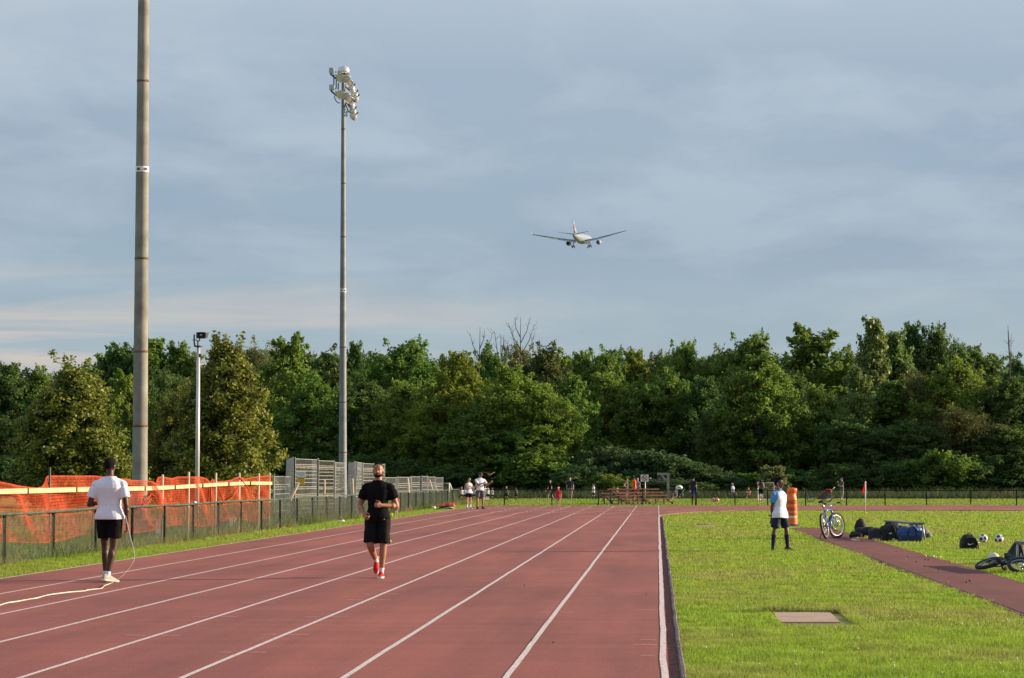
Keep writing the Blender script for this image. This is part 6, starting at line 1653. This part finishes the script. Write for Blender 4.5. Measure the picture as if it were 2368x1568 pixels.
p = gnd(789, 1209.5); o = empty('plastic_bag', (p.x, p.y, 0), 0, 'scrap of white plastic in the grass below the long green fence', 'litter'); link_mesh('bag_body', lump([('e', (0, 0, .05), (.12, .07, .05)), ('e', (.05, 0, .07), (.06, .05, .04))], disp=.05), mat_white, o)

# ---- bicycles
mat_tyre = pm('tyre', (.016, .016, .017), .75, .2, 30, bump=.5, bscale=90); mat_rim = pm('rim_alloy', (.36, .36, .355), .35, .1, metal=.7); mat_chrome = pm('chrome', (.62, .62, .62), .2, .05, metal=.95)
def bicycle(label, root_M, rw, wb, colour, colour2, steer, style, name='bicycle'):
    o = empty(name, (0, 0, 0), 0, label, 'bicycle'); o.matrix_world = root_M
    fr = pm('bike_' + colour[0], colour[1], .25, .08, 5, metal=.35); fk = pm('bike_' + colour2[0], colour2[1], .25, .08, 5, metal=.4)
    hd = Vector((wb-.12, 0, rw+.30)); axis = Vector((-.30, 0, 1)).normalized() if True else None
    S = Matrix.Translation(hd) @ Matrix.Rotation(steer, 4, axis) @ Matrix.Translation(-hd)
    tw = .026 if style == 'mtb' else .034
    def wheel(c, M):
        wo = MB(); wo.tube([c + Vector(((rw-tw)*math.cos(a*math.pi/24), 0, (rw-tw)*math.sin(a*math.pi/24))) for a in range(48)], tw, 10, closed=True)
        if style == 'mtb':
            for a in range(64):
                t = a*math.pi/32; 
                for sy in (-.016, .016): 
                    q = c + Vector(((rw-.002)*math.cos(t + sy), sy, (rw-.002)*math.sin(t + sy))); wo.box(q, (.012, .016, .014), rot=(0, -t, 0))
        w2 = MB(); w2.add(wo.v, wo.f, M); W_ = w2.build('wheel', mat_tyre, o, True)
        r2 = MB(); r2.tube([c + Vector(((rw-.062)*math.cos(a*math.pi/20), 0, (rw-.062)*math.sin(a*math.pi/20))) for a in range(40)], .013, 8, closed=True); r3 = MB(); r3.add(r2.v, r2.f, M); r3.build('rim', mat_rim, W_, True)
        s2 = MB()
        for a in range(24):
            t = a*math.pi/12; sy = .025*(-1)**a; s2.tube([c + Vector((.02*math.cos(t+1), sy, .02*math.sin(t+1))), c + Vector(((rw-.065)*math.cos(t), 0, (rw-.065)*math.sin(t)))], .0022, 4)
        s2.tube([c + Vector((0, -.05, 0)), c + Vector((0, .05, 0))], .022, 10); s3 = MB(); s3.add(s2.v, s2.f, M); s3.build('spokes', mat_chrome, W_, True)
        return W_
    I4 = Matrix.Identity(4); rc, fc = Vector((0, 0, rw)), Vector((wb, 0, rw))
    wheel(rc, I4); fw = wheel(fc, S)
    bb = Vector((wb*.42, 0, rw-.03)); st = Vector((wb*.26, 0, rw+ (.42 if style == 'mtb' else .22))); h0 = hd + axis*(-.02); h1 = hd + axis*.13
    m = MB(); m.tube([bb, st], .018, 10); m.tube([bb, h0], .024, 10); m.tube([st.lerp(bb, .06), h1], .019, 10); m.tube([h0 - axis*.02, h1 + axis*.02], .023, 10)
    for sy in (-1, 1): m.tube([bb + Vector((0, sy*.03, 0)), rc + Vector((.02, sy*.065, 0))], .011, 8); m.tube([st + Vector((0, sy*.015, -.03)), rc + Vector((0, sy*.065, 0))], .010, 8)
    m.build('frame', fr, o, True)
    f2 = MB()
    f2.tube([h0, h0 - axis*.06 + Vector((.0, 0, 0))], .020, 8)
    for sy in (-1, 1): f2.tube([h0 - axis*.06, h0 - axis*.10 + Vector((0, sy*.06, 0)), fc + Vector((-.02, sy*.062, .05)), fc + Vector((0, sy*.055, 0))], [.02, .02, .016, .011], 8)
    f3 = MB(); f3.add(f2.v, f2.f, S); f3.build('fork', fk, o, True)
    hb = MB(); top = h1 + axis*.09; hb.tube([h1, top, top + Vector((.09, 0, .02))], .014, 8); c = top + Vector((.09, 0, .02)); rise = .05 if style == 'mtb' else .20; wd = .29 if style == 'mtb' else .33
    if style == 'mtb': hb.tube([c + Vector((-.03, -wd, rise)), c + Vector((0, -.08, rise*.6)), c, c + Vector((0, .08, rise*.6)), c + Vector((-.03, wd, rise))], .012, 8)
    else: hb.tube([c + Vector((-.06, -wd, rise)), c + Vector((-.01, -.20, rise)), c + Vector((0, -.06, 0)), c + Vector((0, .06, 0)), c + Vector((-.01, .20, rise)), c + Vector((-.06, wd, rise))], .012, 8); hb.tube([c + Vector((0, -.15, rise*.6)), c + Vector((0, .15, rise*.6))], .010, 8)
    h3 = MB(); h3.add(hb.v, hb.f, S); HB = h3.build('handlebar', mat_chrome if style == 'mtb' else mat_dkmetal, o, True)
    for sy in (-1, 1):
        g = MB(); g.tube([c + Vector((-.02 - (.03 if style != 'mtb' else 0), sy*(wd-.11), rise)), c + Vector((-.035 - (.03 if style != 'mtb' else 0), sy*(wd+.01), rise))], .019, 8); g.tube([c + Vector((.02, sy*(wd-.13), rise-.01)), c + Vector((.045, sy*(wd-.03), rise-.03))], .008, 6); g2 = MB(); g2.add(g.v, g.f, S); g2.build('grip', mat_black, HB, True)
    d = (st-bb).normalized(); sp_ = st + d*(.20 if style == 'mtb' else .06)
    m = MB(); m.tube([st - d*.02, sp_], .0135, 8); m.build('seat_post', mat_chrome, o, True)
    m = MB(); m.loft([[(x + sp_.x, y*w_, sp_.z + .02 + z) for y, z in ((-1, -.02), (-.9, .02), (-.4, .035), (0, .03), (.4, .035), (.9, .02), (1, -.02), (0, -.03))] for x, w_ in ((-.13, .03), (-.12, .075), (-.06, .08), (.02, .04), (.10, .022), (.14, .012))]); m.build('saddle', mat_black, o, True)
    m = MB(); m.lathe([(.085, -.004), (.085, .004)], 20, Matrix.Translation(bb + Vector((0, -.05, 0))) @ Matrix.Rotation(R(90), 4, 'X'))
    for sg in (1, -1): m.bar(bb + Vector((0, -sg*.065, 0)), bb + Vector((sg*.12, -sg*.075, -sg*.11)), .015, .025)
    m.tube([bb + Vector((0, -.08, 0)), bb + Vector((0, .08, 0))], .02, 8); CR = m.build('crank', mat_dkmetal, o, True)
    for sg in (1, -1):
        g = MB(); g.box(bb + Vector((sg*.12, -sg*.125, -sg*.11)), (.09, .09, .022)); g.build('pedal', mat_black, CR)
        g = MB(); g.box(bb + Vector((sg*.12 - .047, -sg*.125, -sg*.11)), (.006, .06, .014)); g.build('pedal_reflector', pm('amber', (.75, .25, .02), .3), CR)
    m = MB(); m.tube([bb + Vector((0, -.05, .05)), rc + Vector((0, -.045, .035))], .005, 5); m.tube([bb + Vector((0, -.05, -.05)), rc + Vector((.02, -.045, -.05)), rc + Vector((0, -.045, -.03))], .005, 5); m.lathe([(.05, -.012), (.05, .012)], 14, Matrix.Translation(rc + Vector((0, -.042, 0))) @ Matrix.Rotation(R(90), 4, 'X')); m.build('chain_drive', mat_dkmetal, o, True)
    m = MB(); m.box(sp_ + Vector((-.03, 0, -.10)), (.02, .05, .04)); m.build('rear_reflector', pm('reflector_red', (.45, .05, .02), .3), o)
    if style == 'mtb': m = MB(); m.tube([Vector((.06, .05, rw-.02)), Vector((.0, .20, .02))], .010, 6); m.build('kickstand', mat_dkmetal, o, True)
    return o
p = gnd(1912, 1246, .022); hdg = R(69)
Mb = Matrix.Translation((p.x - .0, p.y, .022)) @ Matrix.Rotation(hdg, 4, 'Z') @ Matrix.Rotation(R(-11), 4, 'X') 
bicycle('blue and silver mountain bicycle on its kickstand on the dark red runway', Mb, .325, 1.02, ('blue', (.10, .15, .42)), ('silver_blue', (.35, .42, .60)), R(-24), 'mtb')
p = gnd(2290, 1322)
Mb = Matrix.Translation((p.x - .20, p.y + .10, .05)) @ Matrix.Rotation(R(-64), 4, 'Z') @ Matrix.Rotation(R(-70), 4, 'X')
bicycle('teal small wheeled bicycle lying on its side in the grass at the right picture edge', Mb, .25, .92, ('teal', (.008, .06, .11)), ('pale_teal', (.03, .12, .22)), R(28), 'bmx')

# ---- airliner on approach, seen from behind and below
Yp = 1350.0; pc = at(1345, 551, Yp)
ap = empty('airliner', pc, R(-7.0), 'white twin engine airliner with landing gear down, flying away above the wood', 'airplane')
ap.scale = (1.045,)*3; ap.rotation_euler = (R(4.5), R(-1.0), R(-7.5))      # nose up a little
mat_air = pm('aircraft_haze_tint', (.22, .265, .345), .5, .04, .3); mat_airb = pm('aircraft_belly', (.24, .28, .30), .5, .05, .3); mat_wing = pm('aircraft_wing', (.15, .17, .19), .4, .08, .4); mat_wd = pm('aircraft_dark', (.035, .045, .055), .5, .1, .5)  # white body paint toned blue-grey to stand in for distance haze
fus = [(-31, .25, 1.2), (-29.5, .75, 1.1), (-26, 1.35, .85), (-20, 2.05, .45), (-12, 2.7, .05), (-6, 2.82, 0), (18, 2.82, 0), (24, 2.5, -.1), (28, 1.7, -.4), (30.5, .7, -.75), (31.3, .1, -.9)]
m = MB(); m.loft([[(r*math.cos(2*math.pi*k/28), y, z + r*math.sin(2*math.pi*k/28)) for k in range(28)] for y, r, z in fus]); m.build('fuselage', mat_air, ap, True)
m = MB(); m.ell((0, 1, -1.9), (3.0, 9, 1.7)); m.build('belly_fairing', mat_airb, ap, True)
def foil(root, tip, cr, ct, th):
    rg = []
    for (x, y, z), c, t in ((root, cr, th), (tip, ct, th*.45)):
        rg.append([(x, y - c*u, z + c*t*v) for u, v in ((0, 0), (.1, .45), (.35, .55), (.7, .3), (1, 0), (.7, -.2), (.35, -.35), (.1, -.35))])
    return MB().loft(rg)
for s in (1, -1):
    m = foil((s*1.5, 9.5, -1.5), (s*10, 3.2, -.3), 12, 7.2, .13); wg = m.build('wing', mat_wing, ap)
    m = foil((s*10.02, 3.2, -.3), (s*29, -7.2, 3.3), 7.2, 2.2, .12); m.build('outer_panel', mat_wing, wg)
    m = MB(); m.loft([[(s*a, y, z), (s*a, y-d, z-h), (s*a, y-d-.05, z-h-.15), (s*a, y-.05, z-.2)] for a, y, z, d, h in ((3.2, -2.4, -1.6, 2.2, 1.0), (10, -3.7, -.5, 1.9, .85), (19.5, -6.0, 1.3, 1.2, .55))]); m.build('flap', pm('flap_grey', (.36, .40, .44), .5, .1, .5), wg)
    m = MB(); m.loft([[(s*a, y, z), (s*a, y-d, z-h), (s*a, y-d-.05, z-h-.14), (s*a, y-.05, z-.2)] for a, y, z, d, h in ((19.8, -6.2, 1.4, 1.1, .35), (29, -9.3, 3.25, .7, .2))]); m.build('aileron', mat_wd, wg)
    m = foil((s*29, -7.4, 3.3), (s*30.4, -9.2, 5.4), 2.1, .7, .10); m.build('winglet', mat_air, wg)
    for a, y, z in ((6, -3.2, -1.5), (13, -4.6, .0), (16.5, -5.4, .6)): m = MB(); m.ell((s*a, y, z-.5), (.28, 2.0, .35)); m.build('flap_fairing', mat_airb, wg, True)
    m = foil((s*.8, -23.5, 1.6), (s*9.7, -30.5, 2.9), 5.6, 1.9, .11); m.build('tailplane', mat_wd, ap)
    Me = Matrix.Translation((s*9.4, 5.5, -2.65)) @ Matrix.Rotation(R(90), 4, 'X')
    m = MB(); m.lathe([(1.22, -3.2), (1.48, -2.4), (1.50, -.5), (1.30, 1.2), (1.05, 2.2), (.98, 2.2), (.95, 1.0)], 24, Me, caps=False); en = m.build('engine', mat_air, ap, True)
    m = MB(); m.lathe([(.01, 1.4), (.96, 1.5)], 20, Me, caps=False); m.lathe([(.55, 1.0), (.42, 2.6), (.05, 3.4)], 16, Me); m.build('exhaust', mat_wd, en, True)
    m = MB(); m.box((s*9.4, 4.2, -1.1), (.35, 4.0, 1.2)); m.build('pylon', mat_wing, en)
    m = MB(); m.tube([(s*5.1, -1.6, -1.8), (s*5.3, -1.6, -4.6)], .20, 8); m.tube([(s*5.2, -1.6, -3.4), (s*3.2, -1.2, -2.0)], .12, 6); m.box((s*5.3, -1.6, -4.9), (.3, 2.6, .3)); gr_ = m.build('landing_gear', mat_wd, ap, True)
    for dx in (-.62, .62):
        for dy in (-.95, .95):
            m = MB(); m.lathe([(.2, -.24), (.62, -.22), (.70, -.1), (.70, .1), (.62, .22), (.2, .24)], 16, Matrix.Translation((s*5.3 + dx, -1.6 + dy, -5.0 - .25*dy)) @ Matrix.Rotation(R(90), 4, 'Y')); m.build('wheel', mat_wd, gr_, True)
m = MB(); m.tube([(0, 22.5, -2.3), (0, 22.5, -4.8)], .14, 8); ng = m.build('nose_gear', mat_wd, ap, True)
for dx in (-.4, .4): m = MB(); m.lathe([(.15, -.18), (.5, -.16), (.5, .16), (.15, .18)], 14, Matrix.Translation((dx, 22.5, -5.0)) @ Matrix.Rotation(R(90), 4, 'Y')); m.build('wheel', mat_wd, ng, True)
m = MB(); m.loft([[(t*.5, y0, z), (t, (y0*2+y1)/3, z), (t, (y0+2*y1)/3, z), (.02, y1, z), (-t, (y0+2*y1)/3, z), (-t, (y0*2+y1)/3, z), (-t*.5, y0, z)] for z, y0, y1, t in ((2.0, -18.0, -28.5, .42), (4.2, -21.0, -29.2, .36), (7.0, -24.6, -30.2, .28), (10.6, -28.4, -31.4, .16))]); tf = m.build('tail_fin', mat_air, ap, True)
m = MB(); m.lathe([(2.0, 0)], 20, caps=False) if False else None
g = MB()
for sx in (1, -1):
    pts = [(0, 1.5), (.35, .75), (.95, .9), (.7, .25), (1.35, -.1), (.5, -.55), (.55, -.95), (0, -.8), (-.55, -.95), (-.5, -.55), (-1.35, -.1), (-.7, .25), (-.95, .9), (-.35, .75)]
    b0 = len(g.v); g.v += [(sx*.44, -26.0 + y*1.05, 6.2 + z*1.1) for y, z in pts] + [(sx*.30, -26.0 + y*1.05, 6.2 + z*1.1) for y, z in pts]; n_ = len(pts)
    g.f += [tuple(b0+i for i in range(n_)), tuple(b0+n_+i for i in reversed(range(n_)))] + [(b0+i, b0+(i+1) % n_, b0+n_+(i+1) % n_, b0+n_+i) for i in range(n_)]
g.build('tail_emblem', pm('tail_red', (.52, .10, .07), .4, .1), tf)

# ---- bird over the capped man
pb_ = at(1132, 1098, 96.0); o = empty('bird', pb_, R(40), 'golden brown bird flying right above the capped man', 'bird')
m = MB(); m.ell((0, 0, 0), (.045, .11, .04)); m.ell((0, -.11, .02), (.028, .035, .028)); m.tube([(0, -.135, .02), (0, -.165, .012)], [.009, .002], 6); m.loft([[(-.03, .09, -.005), (.03, .09, -.005), (.03, .09, .012), (-.03, .09, .012)], [(-.055, .20, .0), (.055, .20, .0), (.055, .20, .006), (-.055, .20, .006)]])
for s in (1, -1): m.loft([[(s*x, y0, z), (s*x, y1, z), (s*x, y1, z+.008), (s*x, y0, z+.012)] for x, y0, y1, z in ((.02, -.07, .06, .015), (.14, -.08, .05, .07), (.26, -.02, .07, .11), (.34, .05, .08, .12))])
link_mesh('body', fuse(m, .008, 2), pm('bird_brown', (.30, .19, .075), .8, .3, 20), o)

# ---- golf bag cart and jogging trailer beyond the fence
Yg2 = 158.0; p = at(1571, 1155, Yg2); o = empty('pushchair', (p.x, p.y, 0), 0, 'dark pushchair with white domed hood beside the sitting woman', 'pushchair')
m = MB(); m.ell((-.05, 0, 1.42), (.40, .36, .30)); link_mesh('hood', fuse(m, .02, 2), mat_white, o)
m = MB(); m.tube([(-.30, -.30, 1.50), (.05, -.36, 1.45), (.36, -.25, 1.25)], .035, 8); m.build('hood_seam', mat_black, o, True)
m = MB(); m.box((.06, 0, .80), (.50, .40, .75), rot=(0, .15, 0)); m.ell((.05, -.1, 1.12), (.26, .25, .16)); link_mesh('seat_shell', fuse(m, .025, 4, .05, .3), mat_bagk, o)
m = MB()
for sy in (-.28, .28): m.tube([(.55, sy, 1.25), (.30, sy, .85), (-.25, sy, .15)], .022, 6); m.tube([(.35, sy, .85), (.40, sy, .15)], .022, 6)
m.tube([(.55, -.28, 1.25), (.55, .28, 1.25)], .022, 6); m.build('push_frame', mat_galv, o, True)
for x, y in ((-.25, -.28), (-.25, .28), (.42, -.28), (.42, .28)): m = MB(); m.tube([(x + .13*math.cos(a*.45), y, .15 + .13*math.sin(a*.45)) for a in range(14)], .025, 6, closed=True); m.build('wheel', mat_black, o, True)
Yt = 140.0; p = at(1903, 1161.5, Yt); o = empty('bicycle_trailer', (p.x, p.y, 0), R(0), 'three wheeled jogging trailer with a dark red hood beyond the fence', 'bicycle trailer')
s = 1/ppm(Yt)
m = MB(); m.loft([[(x, y_, z) for y_ in (-.30, .30)] + [(x2, y_, z2) for y_ in (.30, -.30)] for x, z, x2, z2 in ((-.42, .22, -.40, .30), (-.10, .20, -.05, .62), (.30, .22, .28, .84), (.52, .30, .50, .80))]); link_mesh('cabin', fuse(m, .03, 3), pm('trailer_cloth', (.10, .06, .055), .8, .2), o)
m = MB(); m.tube([(-.42, -.31, .30), (-.05, -.31, .64), (.26, -.31, .86), (.52, -.31, .80)], .035, 6); m.ell((.46, -.25, .74), (.10, .12, .13)); m.build('red_trim', pm('trailer_red', (.50, .06, .03), .6), o, True)
m = MB(); m.tube([(-.80, 0, .30), (-.35, -.25, .28), (.45, -.25, .25)], .022, 6); m.tube([(-.80, 0, .30), (-.35, .25, .28), (.45, .25, .25)], .022, 6); m.tube([(.5, -.25, .7), (.72, -.25, .98), (.72, .25, .98), (.5, .25, .7)], .018, 6); m.build('tube_frame', mat_galv, o, True)
for x, y, r in ((-.80, 0, .30), (.28, -.36, .31), (.28, .36, .31)):
    m = MB(); m.tube([(x + (r-.03)*math.cos(a*math.pi/14), y, r + (r-.03)*math.sin(a*math.pi/14)) for a in range(28)], .024, 6, closed=True); Wt = m.build('wheel', pm('tyre_grey', (.10, .10, .10), .7), o, True)
    m = MB()
    for a in range(10): m.tube([(x, y, r), (x + (r-.04)*math.cos(a*.628), y, r + (r-.04)*math.sin(a*.628))], .006, 4)
    m.build('spokes', mat_galv, Wt, True)

bpy.data.objects['pushchair'].scale = (.66, .66, .62)
# ---- bits lying on the runway and track
rq = random.Random(12)
def scrap(x, y, z, size, mat, label, name, group):
    p = gnd(x, y, z); m = MB(); m.ell((p.x, p.y, z + size*.35), (size, size*.7, size*.5), rot=(rq.random(), rq.random(), rq.random()*3), nu=8, nv=5); return tag(m.build(name, mat, None, True), label, 'litter', group)
mat_leaf = pm('dry_leaf', (.075, .04, .022), .9, .4, 30); mat_peb = pm('pebble', (.34, .30, .26), .9, .3, 20)
for i, (x, y, sz, mt, nm) in enumerate(((2100, 1288, .05, mat_peb, 'pebble'), (2092, 1293, .045, mat_peb, 'pebble'), (2133, 1285, .03, mat_peb, 'pebble'), (2118, 1300, .04, mat_leaf, 'dry_leaf'), (2139, 1294, .045, mat_leaf, 'dry_leaf'), (2146, 1295, .035, mat_leaf, 'dry_leaf'), (2037, 1300, .04, mat_leaf, 'dry_leaf'), (2072, 1276, .035, mat_leaf, 'dry_leaf'), (2138, 1310, .04, mat_leaf, 'dry_leaf'), (2170, 1318, .04, mat_leaf, 'dry_leaf'), (2242, 1344, .05, mat_leaf, 'dry_leaf'), (2234, 1347, .045, mat_leaf, 'dry_leaf'), (2190, 1346, .035, mat_peb, 'pebble'), (2063, 1281, .035, mat_peb, 'pebble'), (2160, 1320, .03, mat_peb, 'pebble'))):
    scrap(x, y, .024, sz*.5, mt, 'dark dry leaf fallen on the dark red runway' if nm == 'dry_leaf' else 'small pale pebble lying on the dark red runway', nm, nm.replace('_', ' ') + ' specks on the runway')
for x, y in ((1212, 1353.5), (1494, 1375.5), (1228, 1481), (1279, 1486)): scrap(x, y, ZT + .003, .014, mat_leaf, 'dark dry leaf fallen on the red running lanes', 'dry_leaf', 'dry leaf specks on the track')
for x, y, r in ((2139, 1287, .035), (2157, 1288.5, .035), (2173, 1289.5, .04)): scrap(x, y, .024, r, mat_white, 'whitish paper ball on the grassy edge of the runway', 'paper_ball', 'paper balls by the runway')
p = gnd(1978, 1251.5); m = MB(); m.box((p.x, p.y, .03), (.22, .05, .02), rot=(0, .1, -.4)); tag(m.build('paper_scrap', mat_white), 'white paper scrap on the runway edge before the bag pile', 'litter')
